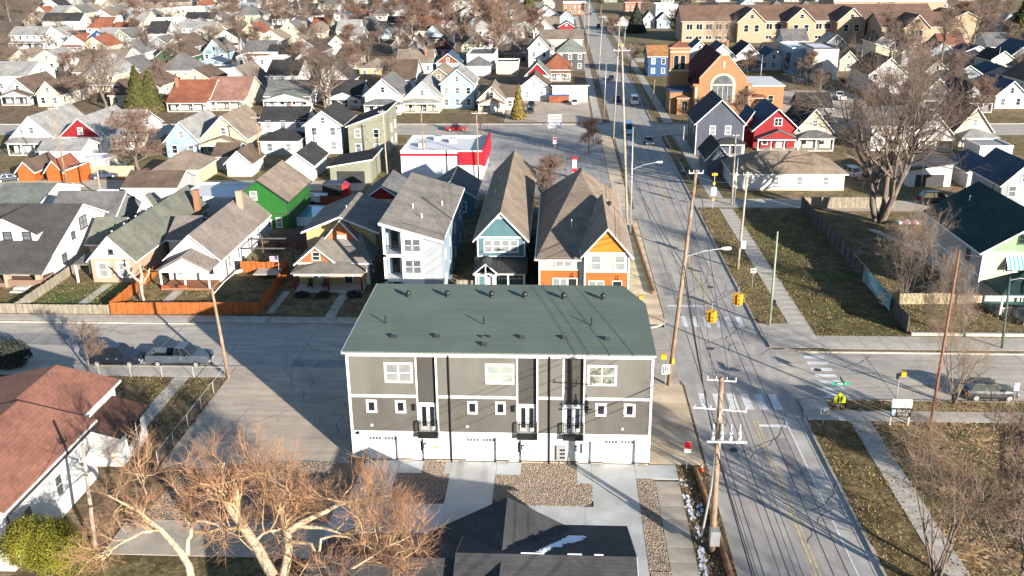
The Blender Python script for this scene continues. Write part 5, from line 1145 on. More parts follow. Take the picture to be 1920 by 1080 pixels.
H('tall pale blue-grey two-storey house with steep gables', -29.78, -21.53, 232.18, 12, 6.3, 3.4, 'gy', 'lblue', 'rlight', trim='w')
H('pink-cream bungalow with tan cross gable and small porch', -19.95, -13.58, 226.65, 12, 3.3, 3.0, 'gy', 'pink', 'rtan', porch_=('gable',2,2.4,1.3))
H('grey-roofed neighbour right of the pink-cream bungalow', -14.57, -10.36, 229.99, 10, 3.2, 2.2, 'gx', 'lgrey', 'rbrown')
# --- second row beyond, left to right
H('two-storey white house with grey cross gables and brown door', -228.12, -213.32, 385.42, 11, 5.6, 3.0, 'gx', 'white', 'rlight', porch_=('shed',2,2.6,.5))
H('pale mint-white gabled house left of the brown porch roof', -214.30, -205.16, 386.73, 12, 5.0, 3.2, 'gy', 'white', 'rlight')
H('white cottage with red-brown gable roof left of the blue house', -197.44, -187.66, 369.08, 12, 3.4, 3.4, 'gy', 'white', 'rred', porch_=('shed',2,2.5,.5))
H('bright blue two-storey house with white trim and porch', -190.81, -181.10, 375.90, 12, 5.0, 3.4, 'gy', 'blue', 'rlight', porch_=('hip',2.4,2.6,.8))
H('sage and white two-storey gabled house right of the blue house', -178.46, -170.02, 370.82, 13, 5.4, 3.2, 'gy', 'sage', 'rgrey')
H('long white house with black roof running sideways, upper left', -265.06, -245.22, 478.87, 12, 4.6, 3.6, 'gx', 'white', 'rdark')
H('tan gabled cottage with brown roof left of the mint house', -190.18, -182.06, 318.54, 13, 3.3, 2.8, 'gy', 'cream', 'rtan')
H('mint green gabled house with two small windows', -178.87, -167.57, 311.74, 13, 3.4, 3.3, 'gy', 'mint', 'rlight')
H('white cottage with black gabled roof right of the mint house', -164.97, -157.40, 306.74, 13, 3.2, 3.0, 'gy', 'white', 'rdark')
H('tan roofed beige cottage behind the large bare tree', -160.14, -148.09, 314.20, 12, 3.2, 2.8, 'gx', 'cream', 'rtan')
H('green craftsman house with brown roof and white gable trim', -136.37, -125.24, 312.49, 14, 4.2, 3.8, 'gy', 'dgreen', 'rbrown', porch_=('shed',2.4,2.6,.6))
H('beige two-storey house with tan roof and narrow windows', -147.60, -137.44, 373.85, 12, 6.2, 2.8, 'gy', 'cream', 'rtan')
H('cream flat-roofed three-storey block with dark balconies', -214.53, -195.85, 511.00, 12, 8.5, .4, 'flat', 'cream', 'rwhite')
H('plain white cube house left of the cream block', -200.98, -186.68, 460.26, 11, 6.4, .3, 'flat', 'white', 'rwhite')
H('white house with black side-gabled roof right of the cream block', -191.27, -176.16, 480.54, 11, 5.0, 3.0, 'gx', 'white', 'rdark')
H('white-trimmed house with a black porch right of the beige two-storey', -137.46, -127.81, 372.92, 13, 5.0, 3.0, 'gy', 'lgrey', 'rdark', porch_=('shed',2.6,2.6,.5))
H('blue-grey garage with slanted roof below the beige two-storey', -120.57, -112.16, 309.84, 8, 2.6, 1.4, 'gy', 'lblue', 'rblue', cat='garage', wins=False)
H('flat white garage with dark coping left of the white cube', -112.21, -103.43, 291.66, 9, 2.9, .3, 'flat', 'white', 'rgrey', cat='garage', wins=False)
H('white cube house on a black ground floor with arched windows', -102.38, -92.52, 294.87, 12, 6.0, .5, 'flat', 'white', 'rorange')
H('white gable-roofed house with long black roof, right of the white cube house', -98.74, -89.92, 314.76, 12, 4.8, 2.6, 'gx', 'white', 'rdark')
H('grey shingled gable cottage beside the white cube house', -86.51, -77.23, 300.90, 12, 3.6, 3.8, 'gy', 'lgrey', 'rbrown', porch_=('hip',2,2.5,.6))
H('yellow cottage with hipped tan roof behind bare branches', -62.19, -52.83, 289.60, 10, 3.2, 2.4, 'hip', 'yellow', 'rtan')
H('small red gabled shed right of the yellow cottage', -54.04, -50.23, 301.07, 7, 3.0, 1.6, 'gy', 'rust', 'rgrey', cat='shed', wins=False)
H('white cottage with broad tan roof and tall brick chimney', -52.55, -41.15, 301.49, 12, 3.4, 3.6, 'gx', 'white', 'rtan', chim=(.3,.25))
H('blue house with an orange-red gable', -39.77, -32.21, 301.13, 12, 3.4, 2.8, 'gy', 'lblue', 'rblue', gable='rust')
H('low blue cottage below the orange-red gable', -38.50, -33.07, 278.62, 9, 2.9, 1.8, 'gy', 'lblue', 'rgrey')
H('long white commercial building with grey flat roof', -30.59, -21.71, 307.49, 20, 5.0, .5, 'flat', 'white', 'rgrey', cat='shop', name='shop')
H('white gabled garage in front of the long commercial building', -29.61, -22.23, 295.15, 7, 3.2, 2.4, 'hip', 'white', 'rgrey', cat='garage', wins=False)
H('low white building with doors beside the brown street trees', -20.48, -13.38, 298.77, 9, 3.6, .4, 'flat', 'cream', 'rbrown', cat='garage', wins=False)
H('cream cottage with tan roof left of the yellow-green one', -122.39, -111.73, 380.72, 12, 3.8, 3.4, 'gy', 'cream', 'rtan')
H('yellow-green gabled cottage behind bare trees', -106.16, -99.33, 366.75, 12, 4.2, 2.8, 'gy', 'pale', 'rtan')
H('white gabled cottage among reddish trees', -88.43, -81.41, 357.51, 12, 3.8, 3.2, 'gy', 'white', 'rbrown')
H('white house with a bright orange roof', -126.69, -116.25, 532.07, 12, 4.4, 3.0, 'gy', 'white', 'rorange')
H('small red gabled house right of the orange roof', -119.05, -111.42, 552.88, 10, 4.2, 2.6, 'gy', 'rust', 'rbrown')
H('navy house with white framed dormer windows', -82.03, -73.30, 449.88, 11, 4.6, 2.8, 'gx', 'navy', 'rdark')
H('sky-blue cottage left of the navy dormer house', -81.18, -76.36, 420.91, 9, 3.6, 2.4, 'gy', 'lblue', 'rlight')
H('cream gable with dark roof behind the sage cottage', -68.60, -63.20, 394.53, 9, 3.8, 2.6, 'gy', 'pale', 'rdark')
H('sage gabled cottage with dark roof', -63.93, -57.99, 358.41, 12, 3.6, 3.0, 'gy', 'sage', 'rdark')
H('white steep-gabled cottage with dark porch right of the sage one', -56.62, -51.40, 352.03, 12, 3.8, 3.4, 'gy', 'white', 'rdark')
H('dark red gabled cottage with white porch posts', -47.87, -40.83, 353.61, 12, 3.4, 3.4, 'gy', 'rust', 'rdark', porch_=('hip',2.2,2.5,.6))
H('white A-roofed cottage among brown trees, top centre', -55.13, -43.99, 521.91, 11, 4.6, 3.6, 'gy', 'white', 'rlight')
H('white cottage with pale blue shading below the A-roofed one', -44.63, -36.44, 454.99, 11, 4.0, 2.8, 'gy', 'lblue', 'rgrey')
# --- along the avenue, west side
H('tall white two-storey gabled house beside the avenue lot', -10.70, -3.84, 314.20, 13, 6.6, 3.6, 'gy', 'white', 'rgrey')
H('green-roofed house with white balcony over a black ground floor', -1.68, 7.56, 306.40, 14, 6.0, 3.6, 'hip', 'dgrey', 'rgrn2')
H('long tan-roofed building behind the white and green-roofed houses', -8.06, 8.02, 361.19, 14, 5.0, 3.0, 'gx', 'cream', 'rtan')
H('small house with red gable and green-grey roof', -9.95, -3.56, 269.20, 12, 3.6, 3.2, 'gy', 'white', 'rgrn2', gable='red', wins=False)
H('white gabled building with brown roof and ground-floor wares', -10.72, -2.94, 244.32, 11, 3.6, 3.0, 'gy', 'white', 'rbrown')
H('low white storefront with a wide black opening and dark roof', -2.09, 6.96, 242.23, 10, 3.4, .9, 'sN', 'white', 'rdark', cat='shop', name='shop', wins=False)
H('white gabled house with grey roof at the top of the avenue', -9.81, -2.26, 487.67, 12, 5.4, 3.0, 'gy', 'white', 'rgrey')
H('pale blue gabled house with white porch at the top of the avenue', -1.40, 6.19, 474.68, 12, 4.8, 3.2, 'gy', 'lblue', 'rgrey')
H('small bright red gabled shop beside the avenue', -1.02, 5.74, 435.76, 9, 3.8, 2.0, 'gy', 'red', 'rdark')
H('red brick building at the top end of the avenue', 1.08, 14.79, 569.04, 12, 6.5, .6, 'flat', 'brickred', 'rgrey')
H('large red brick corner block at the top of the avenue, right side', 37.19, 46.39, 568.40, 14, 7.0, 1.5, 'hip', 'brickred', 'rred')
# --- along the avenue, east side
H('bright blue house with orange-tan roof beside the church', 26.84, 32.99, 293.07, 14, 6.0, 2.6, 'gx', 'blue', 'rorange')
H('blue front wing with orange-tan roof below the blue house', 27.62, 33.21, 296.79, 6, 3.0, 1.2, 'gx', 'blue', 'rorange', wins=False)
H('white gabled cottage right of the dense street evergreen', 39.97, 45.62, 472.59, 12, 4.2, 3.4, 'gy', 'white', 'rbrown')
H('white-blue gabled cottage next to the school end wall', 46.37, 52.98, 469.18, 12, 4.2, 3.0, 'gy', 'lblue', 'rblue')
H('grey cottage half hidden left of the dense street evergreen', 26.26, 31.78, 458.77, 11, 3.8, 2.6, 'gy', 'lgrey', 'rbrown')
H('white flat-roofed hall left of the school', 52.03, 64.09, 535.19, 16, 7.0, .5, 'flat', 'white', 'rwhite', cat='hall', name='hall')
H('white gabled house with midnight roof behind the church, left one', 46.37, 55.69, 303.94, 14, 4.4, 4.0, 'gy', 'white', 'rblue', chim=(.2,.2))
H('white gabled house with midnight roof and hipped porch behind the church', 55.02, 64.01, 305.45, 14, 4.2, 4.2, 'gy', 'white', 'rdark', porch_=('hip',2.4,2.6,.9))
H('grey cottage peeking out between the church tower and roof', 44.70, 51.25, 332.49, 11, 3.8, 3.0, 'gy', 'lgrey', 'rblue')
H('blue-roofed white bungalow left of the modern white house', 63.65, 71.99, 306.38, 14, 3.4, 2.8, 'gy', 'white', 'rblue')
H('small midnight-roofed shed between the church houses', 70.55, 77.06, 333.72, 9, 3.2, 2.4, 'gx', 'white', 'rdark', wins=False)
H('modern white three-storey house with dark garage door', 74.07, 81.37, 283.30, 16, 9.0, .4, 'flat', 'white', 'rwhite', garage=True, trim='d')
H('white flat-roofed rear volume of the modern house group', 70.32, 76.96, 293.68, 18, 8.0, .4, 'flat', 'lblue', 'rwhite', wins=False)
H('cream cottage with an arched carport right of the modern house', 87.86, 93.25, 303.79, 12, 3.6, 2.6, 'gy', 'cream', 'rbrown')
H('yellow-green house with a slanted dark roof', 99.54, 105.75, 306.91, 14, 6.0, 2.0, 'sE', 'pale', 'rdark')
H('grey shingled gabled house with white trim, right of the slanted roof', 110.87, 118.23, 315.17, 13, 4.6, 3.4, 'gy', 'grey', 'rgrey')
H('powder blue gabled cottage between two dark roofs', 125.20, 132.49, 328.97, 12, 3.8, 2.4, 'gy', 'lblue', 'rdark')
H('pale grey house with blue-grey roof behind the forked tree', 132.94, 140.32, 319.43, 12, 4.4, 1.6, 'gy', 'lgrey', 'rblue')
H('cream gabled bungalow near the right edge', 134.38, 141.74, 303.91, 12, 3.4, 2.6, 'gy', 'cream', 'rdark')
H('navy-roofed house cut by the right edge, upper one', 142.35, 152.67, 308.19, 14, 4.2, 4.0, 'gy', 'slate', 'rblue')
H('grey gable cottage with plain wall below the powder blue one', 103.98, 110.78, 275.75, 12, 3.4, 3.0, 'gy', 'lgrey', 'rdark')
H('ice-blue gabled garage with dark roof', 111.36, 118.34, 272.40, 10, 3.2, 2.2, 'gy', 'lblue', 'rdark', wins=False)
H('grey double garage with a dark doorway near the right edge', 120.88, 129.39, 276.09, 10, 3.0, 1.9, 'gy', 'lgrey', 'rblue', cat='garage', garage=True, trim='d', wins=False)
H('small midnight-roofed cottage left of the white black-roofed house', 102.94, 109.33, 258.62, 9, 3.0, 2.2, 'gx', 'cream', 'rdark', wins=False)
H('cream gabled cottage behind the great bare tree', 87.01, 94.79, 231.35, 14, 3.4, 3.8, 'gy', 'cream', 'rgrey', porch_=('shed',2.4,2.5,.7))
H('grey shingled cottage with white porch post and black roof', 94.63, 101.77, 227.54, 14, 3.2, 3.2, 'gy', 'grey', 'rdark', porch_=('shed',2.4,2.5,.6))
H('white gabled cottage with midnight roof near the right edge', 104.79, 111.99, 231.11, 14, 3.4, 3.2, 'gy', 'white', 'rblue')
H('cream house with steep dark roof and wide grey porch roof', 77.05, 83.95, 184.50, 14, 3.6, 4.4, 'gy', 'cream', 'rdark', porch_=('hip',3.4,2.7,1.1,'rlight'))
H('sage grey gabled house with white bargeboards behind the great tree', 68.53, 75.39, 182.29, 14, 3.6, 3.6, 'gy', 'lgrey', 'rgrey', porch_=('gable',2,2.6,1.6))
H('white house with blue shaded side and grey roof beside the great tree', 59.99, 67.23, 181.42, 14, 5.0, 2.6, 'gx', 'white', 'rgrey')
H('white gabled cottage with black roof and grey hipped porch', 46.01, 52.99, 183.46, 13, 3.8, 4.0, 'gy', 'cream', 'rdark', porch_=('hip',2.6,2.7,1.0,'rgrey'))
H('white garage with black door and slanted white parapet', 57.44, 64.33, 152.86, 9, 3.0, 1.0, 'sW', 'white', 'rgrey', cat='garage', garage=True, trim='d', wins=False)
H('grey gabled garage with wide white door', 66.47, 73.27, 151.84, 9, 2.9, 1.6, 'gy', 'lgrey', 'rblue', cat='garage', garage=4.8, wins=False)
H('white flat shed with posts on the far right lawn', 76.69, 82.60, 172.02, 7, 2.8, .3, 'flat', 'white', 'rlight', cat='shed', wins=False)
H('lilac-grey house corner cut by the right edge above the green roof', 63.04, 68.98, 132.50, 10, 5.6, 3.0, 'gy', 'pgrey', 'rblue')
H('black-roofed rear house behind the red house', 53.22, 60.21, 210.45, 8, 3.8, 2.6, 'gx', 'grey', 'rdark', wins=False)

# ------------------------------------------------------------------ bare winter trees
def _norm(a): return a/np.maximum(1e-9, np.linalg.norm(a, axis=-1, keepdims=True))
def resample(pts, rad, k):
    pts = np.array(pts, float); s = np.r_[0, np.cumsum(np.linalg.norm(np.diff(pts, axis=0), axis=1))]; t = np.linspace(0, s[-1], k+1)
    return np.stack([np.interp(t, s, pts[:, i]) for i in range(3)], 1), np.interp(t, s, rad)
def tubes_np(P, R, n):
    """P (N,k+1,3), R (N,k+1): vertex and quad arrays for N tapered tubes"""
    N, K, _ = P.shape
    d = np.empty_like(P); d[:, 1:-1] = P[:, 2:]-P[:, :-2]; d[:, 0] = P[:, 1]-P[:, 0]; d[:, -1] = P[:, -1]-P[:, -2]; d = _norm(d)
    ref = np.where(np.abs(d[:, :1, 2:3]) < .9, np.array([0, 0, 1.]), np.array([1., 0, 0])); ref = np.broadcast_to(ref, P.shape)
    u = _norm(np.cross(d, ref)); v = np.cross(d, u)
    a = np.arange(n)*2*np.pi/n
    V = P[:, :, None]+R[:, :, None, None]*(np.cos(a)[None, None, :, None]*u[:, :, None]+np.sin(a)[None, None, :, None]*v[:, :, None])
    idx = np.arange(N*K*n).reshape(N, K, n)
    A = idx[:, :-1]; B = idx[:, 1:]; A2 = np.roll(A, -1, 2); B2 = np.roll(B, -1, 2)
    return V.reshape(-1, 3), np.stack([A, B, B2, A2], -1).reshape(-1, 4)
def mesh_np(name, V, F, mats, smooth=True, mi=None):
    me = bpy.data.meshes.new(name); me.vertices.add(len(V)); me.vertices.foreach_set('co', np.ascontiguousarray(V, np.float32).ravel())
    k = F.shape[1]; me.loops.add(F.size); me.loops.foreach_set('vertex_index', np.ascontiguousarray(F, np.int32).ravel())
    me.polygons.add(len(F)); me.polygons.foreach_set('loop_start', np.arange(0, F.size, k, dtype=np.int32))
    for m in (mats if isinstance(mats, (list, tuple)) else [mats]): me.materials.append(m)
    if mi is not None: me.polygons.foreach_set('material_index', mi)
    if smooth: me.polygons.foreach_set('use_smooth', np.ones(len(F), bool))
    me.update(calc_edges=True); return me
def sprout(P, R, n, ln, ang, k, up, rng, t0=.25, wig=.18, rr=.6, taper=.25, minr=.006, lw=None):
    """children of each tube in (P,R): n per parent"""
    N, K, _ = P.shape
    t = t0+(1-t0)*(np.arange(n)[None]+rng.random((N, n)))/n
    f = t*(K-1); i = np.minimum(f.astype(int), K-2); w = (f-i)[..., None]; r_ = np.arange(N)[:, None]
    p0 = P[r_, i]*(1-w)+P[r_, i+1]*w; T = _norm(P[r_, i+1]-P[r_, i]); rad = R[r_, i]*(1-w[..., 0])+R[r_, i+1]*w[..., 0]
    q = rng.normal(size=T.shape); q = _norm(q-(q*T).sum(-1, keepdims=True)*T)
    a = np.radians(ang*(.6+.8*rng.random((N, n))))[..., None]
    D = _norm(np.cos(a)*T+np.sin(a)*q+np.array([0, 0, up]))
    plen = np.linalg.norm(P[:, -1]-P[:, 0], axis=1)[:, None]
    L = (ln if lw is None else plen*lw)*(.55+.7*rng.random((N, n)))*(1.15-.55*t)
    p0, D, L, rad = p0.reshape(-1, 3), D.reshape(-1, 3), L.reshape(-1), rad.reshape(-1)
    C = np.empty((len(p0), k+1, 3)); C[:, 0] = p0; d = D
    for s in range(k):
        d = _norm(d+rng.normal(size=d.shape)*wig+np.array([0, 0, up*.5])); C[:, s+1] = C[:, s]+d*(L/k)[:, None]
    r0 = np.maximum(minr, rad*rr)[:, None]; Rn = r0*np.linspace(1, taper, k+1)[None]
    return C, Rn
BARK = mat('tree_bark', (.17, .135, .11), .95, .2, 2, 'bark', rand=.15)
TWIG = mat('tree_twigs', (.165, .12, .095), .95, .25, .6, rand=.22)
TWIGR = mat('tree_twigs_reddish', (.185, .12, .09), .95, .25, .6, rand=.15)
TWIGO = mat('tree_twigs_russet', (.34, .195, .115), .95, .3, 1.2)
TWIGP = mat('tree_twigs_pale', (.27, .21, .17), .95, .25, .6, rand=.12)
BARKP = mat('pale_bark', (.56, .44, .30), .9, .16, 2, 'bark')
def tree_mesh(seed, h, spread, stems=1, limbs=7, dense=1.0, low=.25, rt=.02, twig=TWIG, kind='broad', tw_r=.012, up1=.16, nt=5):
    rng = np.random.default_rng(seed); st = []
    for s in range(stems):
        a = 2*np.pi*s/stems+rng.random(); lean = .32 if stems > 1 else .05
        tip = np.array([np.cos(a)*lean*h*.7, np.sin(a)*lean*h*.7, h*(.75 if kind != 'tall' else .9)])
        pts = [np.array([np.cos(a), np.sin(a), 0])*(.12 if stems > 1 else 0)+np.array([0, 0, -.15])]
        for q in (.2, .45, .7, 1.0): pts.append(tip*q+rng.normal(size=3)*h*.018)
        r = h*rt/(stems**.4); P, R = resample(pts, [r*1.25, r, r*.8, r*.5, r*.2], 6); st.append((P, R))
    P0 = np.stack([s[0] for s in st]); R0 = np.stack([s[1] for s in st])
    P1, R1 = sprout(P0, R0, max(3, limbs//max(1, stems//2)), spread*.55, 60 if kind == 'broad' else 42, 5, up1, rng, low, .2, .62)
    P2, R2 = sprout(P1, R1, int(6*dense+.5), spread*.30, 45, 4, .16, rng, .2, .2, .6)
    P3, R3 = sprout(P2, R2, int(7*dense+.5), spread*.15, 42, 3, .1, rng, .1, .22, .6, minr=tw_r)
    P4, R4 = sprout(P3, R3, nt, spread*.10, 40, 2, .08, rng, .1, .25, .7, .15, minr=tw_r)
    v1, f1 = tubes_np(P0, R0, 8); v2, f2 = tubes_np(P1, R1, 6)
    trunk = mesh_np('trunk', np.r_[v1, v2], np.r_[f1, f2+len(v1)], BARK)
    Vs, Fs, o = [], [], 0
    for P, R, n in ((P2, R2, 4), (P3, R3, 3), (P4, R4, 3)):
        v, f = tubes_np(P, R, n); Vs.append(v); Fs.append(f+o); o += len(v)
    return trunk, mesh_np('crown', np.concatenate(Vs), np.concatenate(Fs), twig)
TT = {}
def tmpl(k):
    if k in TT: return TT[k]
    a = {'a': dict(seed=1, h=10, spread=9.5, tw_r=.027, nt=6), 'b': dict(seed=2, h=10, spread=11, limbs=10, low=.2, tw_r=.027, nt=6), 'c': dict(seed=3, h=10, spread=7, kind='tall', limbs=11, tw_r=.02),
         'd': dict(seed=4, h=10, spread=9, dense=1.2, twig=TWIGR, limbs=11, tw_r=.03, low=.18, nt=6), 'e': dict(seed=5, h=10, spread=11, stems=7, limbs=9, low=.2, dense=.8, rt=.016, up1=.3, tw_r=.007, nt=4, twig=mat('tree_twigs_warm', (.235, .165, .11), .95, .3, .6)),
         's': dict(seed=6, h=10, spread=14, stems=9, limbs=12, low=.1, dense=.85, twig=TWIGP, rt=.012, tw_r=.014, up1=.3, nt=4), 'g': dict(seed=8, h=10, spread=10, stems=3, limbs=14, low=.22, dense=.8, up1=.3, rt=.028, tw_r=.008, nt=4, twig=TWIG)}[k]
    TT[k] = tree_mesh(**a); return TT[k]
def tree(label, k, x, y, h, w=1.0, group=None, rz=None, name='bare_tree', z=GZ):
    t, c = tmpl(k); o = link(name, None, None, (x, y, z), rnd.uniform(0, 6.28) if rz is None else rz)
    s = h/10; o.scale = (s*w, s*w, s); tag(o, label, 'shrub' if 'shrub' in name else 'tree', group); o.empty_display_size = .3
    link('trunk', t, o); link('crown', c, o); return o
# leafy evergreens: many small blades in a cone or mound
def leaves_np(n, fn, size, rng, up=.3):
    C, Nn = fn(n, rng); q = _norm(rng.normal(size=(n, 3))); t = _norm(np.cross(Nn+rng.normal(size=(n, 3))*.5, q)); b = _norm(np.cross(t, Nn+rng.normal(size=(n, 3))*.35)); s = size*(.6+.8*rng.random((n, 1)))
    V = np.stack([C-t*s*.5, C+b*s*.35-t*s*.1, C+t*s*.6, C-b*s*.35-t*s*.1], 1).reshape(-1, 3)
    return V, np.arange(n*4).reshape(n, 4)
def conifer_mesh(seed, h, r, n, size, m):
    rng = np.random.default_rng(seed)
    def fn(n, rng):
        z = 1-np.sqrt(rng.random(n)); a = rng.random(n)*2*np.pi; lay = .72+.28*np.abs(np.sin(z*24+np.sin(a*5)*1.2))
        rr = r*(1-z)*lay*(.45+.55*rng.random(n)**.35)+.03; C = np.stack([rr*np.cos(a), rr*np.sin(a), h*(.06+.94*z)-.12*rr], 1)
        return C, _norm(np.stack([np.cos(a), np.sin(a), np.full(n, .5)], 1))
    V, F = leaves_np(n, fn, size, rng); cr = mesh_np('crown', V, F, m, False)
    b = MB().tube([(0, 0, -.1), (0, 0, h*.9)], [r*.07, .02], 7); return b.mesh('trunk', BARK), cr
def mound_mesh(seed, rx, ry, h, n, size, m, flat=.75):
    rng = np.random.default_rng(seed)
    lob = [(rng.uniform(-.4, .4)*rx, rng.uniform(-.4, .4)*ry, rng.uniform(.12, .6)*h, rng.uniform(.42, .66)) for _ in range(9)]
    def fn(n, rng):
        k = rng.integers(0, 9, n); L = np.array(lob)[k]; d = _norm(rng.normal(size=(n, 3))); d[:, 2] = np.abs(d[:, 2])*1.0-.25*rng.random(n)
        rad = (.80+.25*rng.random(n)**.5)[:, None]; C = L[:, :3]+d*rad*np.stack([L[:, 3]*rx, L[:, 3]*ry, L[:, 3]*h*flat], 1); C[:, 2] = np.maximum(.02, C[:, 2])
        return C, _norm(d)
    V, F = leaves_np(n, fn, size, rng); cr = mesh_np('crown', V, F, m, False)
    b = MB()
    for i in range(6): a = i*1.05; b.tube([(0, 0, -.1), (rx*.4*math.cos(a), ry*.4*math.sin(a), h*.5)], [.08, .03], 5)
    return b.mesh('trunk', BARK), cr
NEEDLE = mat('needles_olive', (.06, .06, .016), .9, .35, .9); NEEDLED = mat('needles_dark', (.03, .035, .025), .9, .3, .8); LEAFY = mat('arborvitae_lime', (.125, .12, .012), .9, .5, 1.2); LEAFT = mat('cypress_tan_green', (.17, .13, .035), .9, .35, 1.0)
def ever(label, me, x, y, s, name, cat, rz=0):
    o = link(name, None, None, (x, y, GZ), rz); o.scale = s; tag(o, label, cat); link('trunk', me[0], o); link('crown', me[1], o); return o
con = conifer_mesh(11, 10, 2.6, 5200, .62, NEEDLE); con2 = conifer_mesh(12, 10, 2.2, 4200, .5, LEAFT)
ever('tall olive-green evergreen left of the rust-roofed house', con, -104.72, 226.90, (1.55, 1.55, 1.15), 'evergreen_tree', 'tree')
ever('shorter olive evergreen touching the taller one', con, -102.26, 228.47, (1.5, 1.5, 1.0), 'evergreen_tree', 'tree', 2.0)
ever('rounded tan-green cypress beside the avenue lot', con2, -9.83, 217.36, (.92, .92, .80), 'evergreen_tree', 'tree')
ever('dark evergreen cut by the top right corner', con, 178.83, 381.82, (2.4, 2.4, 2.0), 'evergreen_tree', 'tree', 1.0)
ever('dense dark street evergreen in front of the far cottages', conifer_mesh(13, 10, 4.0, 4200, .6, NEEDLED), 34.47, 445.45, (1.3, 1.3, 1.35), 'evergreen_tree', 'tree')
ever('olive evergreen at the top centre beside white houses', con, -17.92, 536.91, (2.0, 2.0, 2.0), 'evergreen_tree', 'tree', .5)
ever('tall pale-green evergreen near the school hall', con, 186.94, 504.65, (1.8, 1.8, 1.7), 'evergreen_tree', 'tree', .7)
ever('lime-green clipped arborvitae hedge in the bottom left corner', mound_mesh(21, 2.9, 2.9, 4.9, 42000, .11, LEAFY, .85), -32.6, 48.0, (1, 1, 1), 'evergreen_shrub', 'shrub')
ever('dark leafless-looking shrub on the street edge at far left', mound_mesh(22, 2.6, 1.6, 2.6, 5000, .22, NEEDLED), -53.10, 79.64, (1, 1, 1), 'evergreen_shrub', 'shrub')
for i, (x, y) in enumerate(((-29.6, 99.0), (-27.3, 99.1), (-23.6, 99.2))):
    ever(('left', 'middle', 'right')[i] + ' dark clipped shrub before the yellow house porch', mound_mesh(30+i, 1.1, .6, .9, 1500, .14, NEEDLED), x, y, (1, 1, 1), 'evergreen_shrub', 'shrub')
# trees one by one:     label, template, position, height, spread factor
tree('large spreading bare tree behind the red-gabled house', 'b', -115.47, 231.81, 14.3, 1.25)
tree('dense round bare tree beside the pale yellow garage', 'd', -76.85, 162.99, 10.5, 1.35)
tree('forked bare tree in front of the green-grey roof', 'g', -58.73, 231.36, 15.6, 1.15)
tree('large rounded bare tree at the top left of centre', 'b', -127.53, 455.60, 17.2, 1.5)
tree('bare tree before the green craftsman house', 'a', -124.15, 301.13, 13.8, 1.2)
tree('bare tree beside the black-porched house', 'c', -114.07, 333.17, 16.5, 1.1)
tree('bare tree over the yellow cottage', 'a', -61.50, 302.22, 12.7, 1.2)
tree('russet bare tree left of the brown pair, top centre', 'd', -63.45, 409.60, 19.8, 1.2)
tree('russet bare tree right of the brown pair, top centre', 'd', -52.20, 423.81, 19.5, 1.3)
tree('tall russet street tree by the commercial building', 'd', -22.78, 327.04, 22.6, 1.0)
tree('slim bare tree left of the commercial building', 'c', -35.23, 340.35, 15.5, 1.0)
tree('bare tree behind the navy dormer house', 'd', -87.33, 497.50, 18.6, 1.3)
tree('bare tree over the white A-roofed cottage', 'd', -36.45, 444.24, 19.9, 1.2)
tree('reddish bare tree near the avenue white houses', 'd', -11.08, 397.64, 14.1, 1.1)
tree('small bare tree at the avenue kerb before the blue house', 'a', 21.84, 302.74, 8.6, 1.0)
tree('broad low bare tree on the school lawn', 's', 58.78, 361.55, 10.1, 1.0)
tree('young tan bare tree in front of the church window', 'd', 40.58, 211.63, 7.4, 1.1)
tree('great bare tree with a massive trunk in the right-hand yard', 'g', 46.15, 131.61, 23.1, 1.02, rz=.6)
tree('tall forked bare tree at the upper right', 'a', 136.29, 324.96, 19.8, 1.15)
tree('slim bare tree among the upper right cottages', 'c', 125.44, 319.34, 17.6, 1.0)
tree('bare tree before the yellow-green slanted-roof house', 'a', 105.63, 305.85, 14.7, 1.1)
tree('dense bare tree behind the great yard tree', 'b', 80.45, 218.37, 15.6, 1.0)
tree('bare tree at the school entrance gable', 'c', 121.20, 362.68, 14.2, 1.2)
tree('pinkish bare tree before the modern white house', 'd', 72.83, 281.69, 8.3, 1.0)
tree('small pinkish bare tree left of the modern white house', 'd', 70.71, 296.28, 6.4, 1.0)
tree('multi-stem bare street tree beside the parked dark car', 'e', 34.50, 74.37, 7.8, 1.0)
tree('large rounded bare shrub in the fenced right-hand yard', 's', 38.69, 99.65, 8.5, .72, name='bare_shrub')
tree('reddish bare shrub against the grey house wall', 's', 41.43, 94.01, 6.1, .6, name='bare_shrub')
tree('straw-coloured shrub left of the picket fence end', 's', 38.80, 92.45, 3.1, .6, name='bare_shrub')
tree('bare shrub behind the street tree crown', 's', 41.11, 89.67, 4.2, .7, name='bare_shrub')
tree('big many-stemmed bare tree in the park foreground', 'e', 23.40, 48.93, 12.1, .82, rz=1.0)
tree('leaning bare tree on the park slope at the right edge', 'a', 31.57, 59.44, 6.4, .9)
tree('bare sapling at the right edge above the leaning tree', 'a', 35.50, 64.60, 4.6, .9)
tree('spreading bare tree cut by the bottom right corner', 'b', 27.52, 47.12, 9.3, .9)
tree('small pink-twigged bare tree beside the dark parked car', 'a', -44.89, 78.45, 5.2, .95)
tree('young bare tree behind the orange and mint house', 'd', -1.86, 134.79, 8.8, .9)
tree('dark young bare tree on the shop lot island', 'd', 5.69, 179.26, 6.4, 1.0)
tree('slim bare sapling by the shop roof corner', 'c', -16.81, 195.38, 4.7, 1.0)
tree('small bare tree behind the ranch house roof', 'a', 63.48, 200.16, 9.0, .9)
for i, (x, y, h) in enumerate(((44, 46, 11), (52, 36, 12), (40, 18, 12))):
    tree(('nearest', 'middle', 'farthest')[i] + ' bare park tree beyond the lower right corner', 'abg'[i], x, y, h, .9, group='park trees beyond the frame')
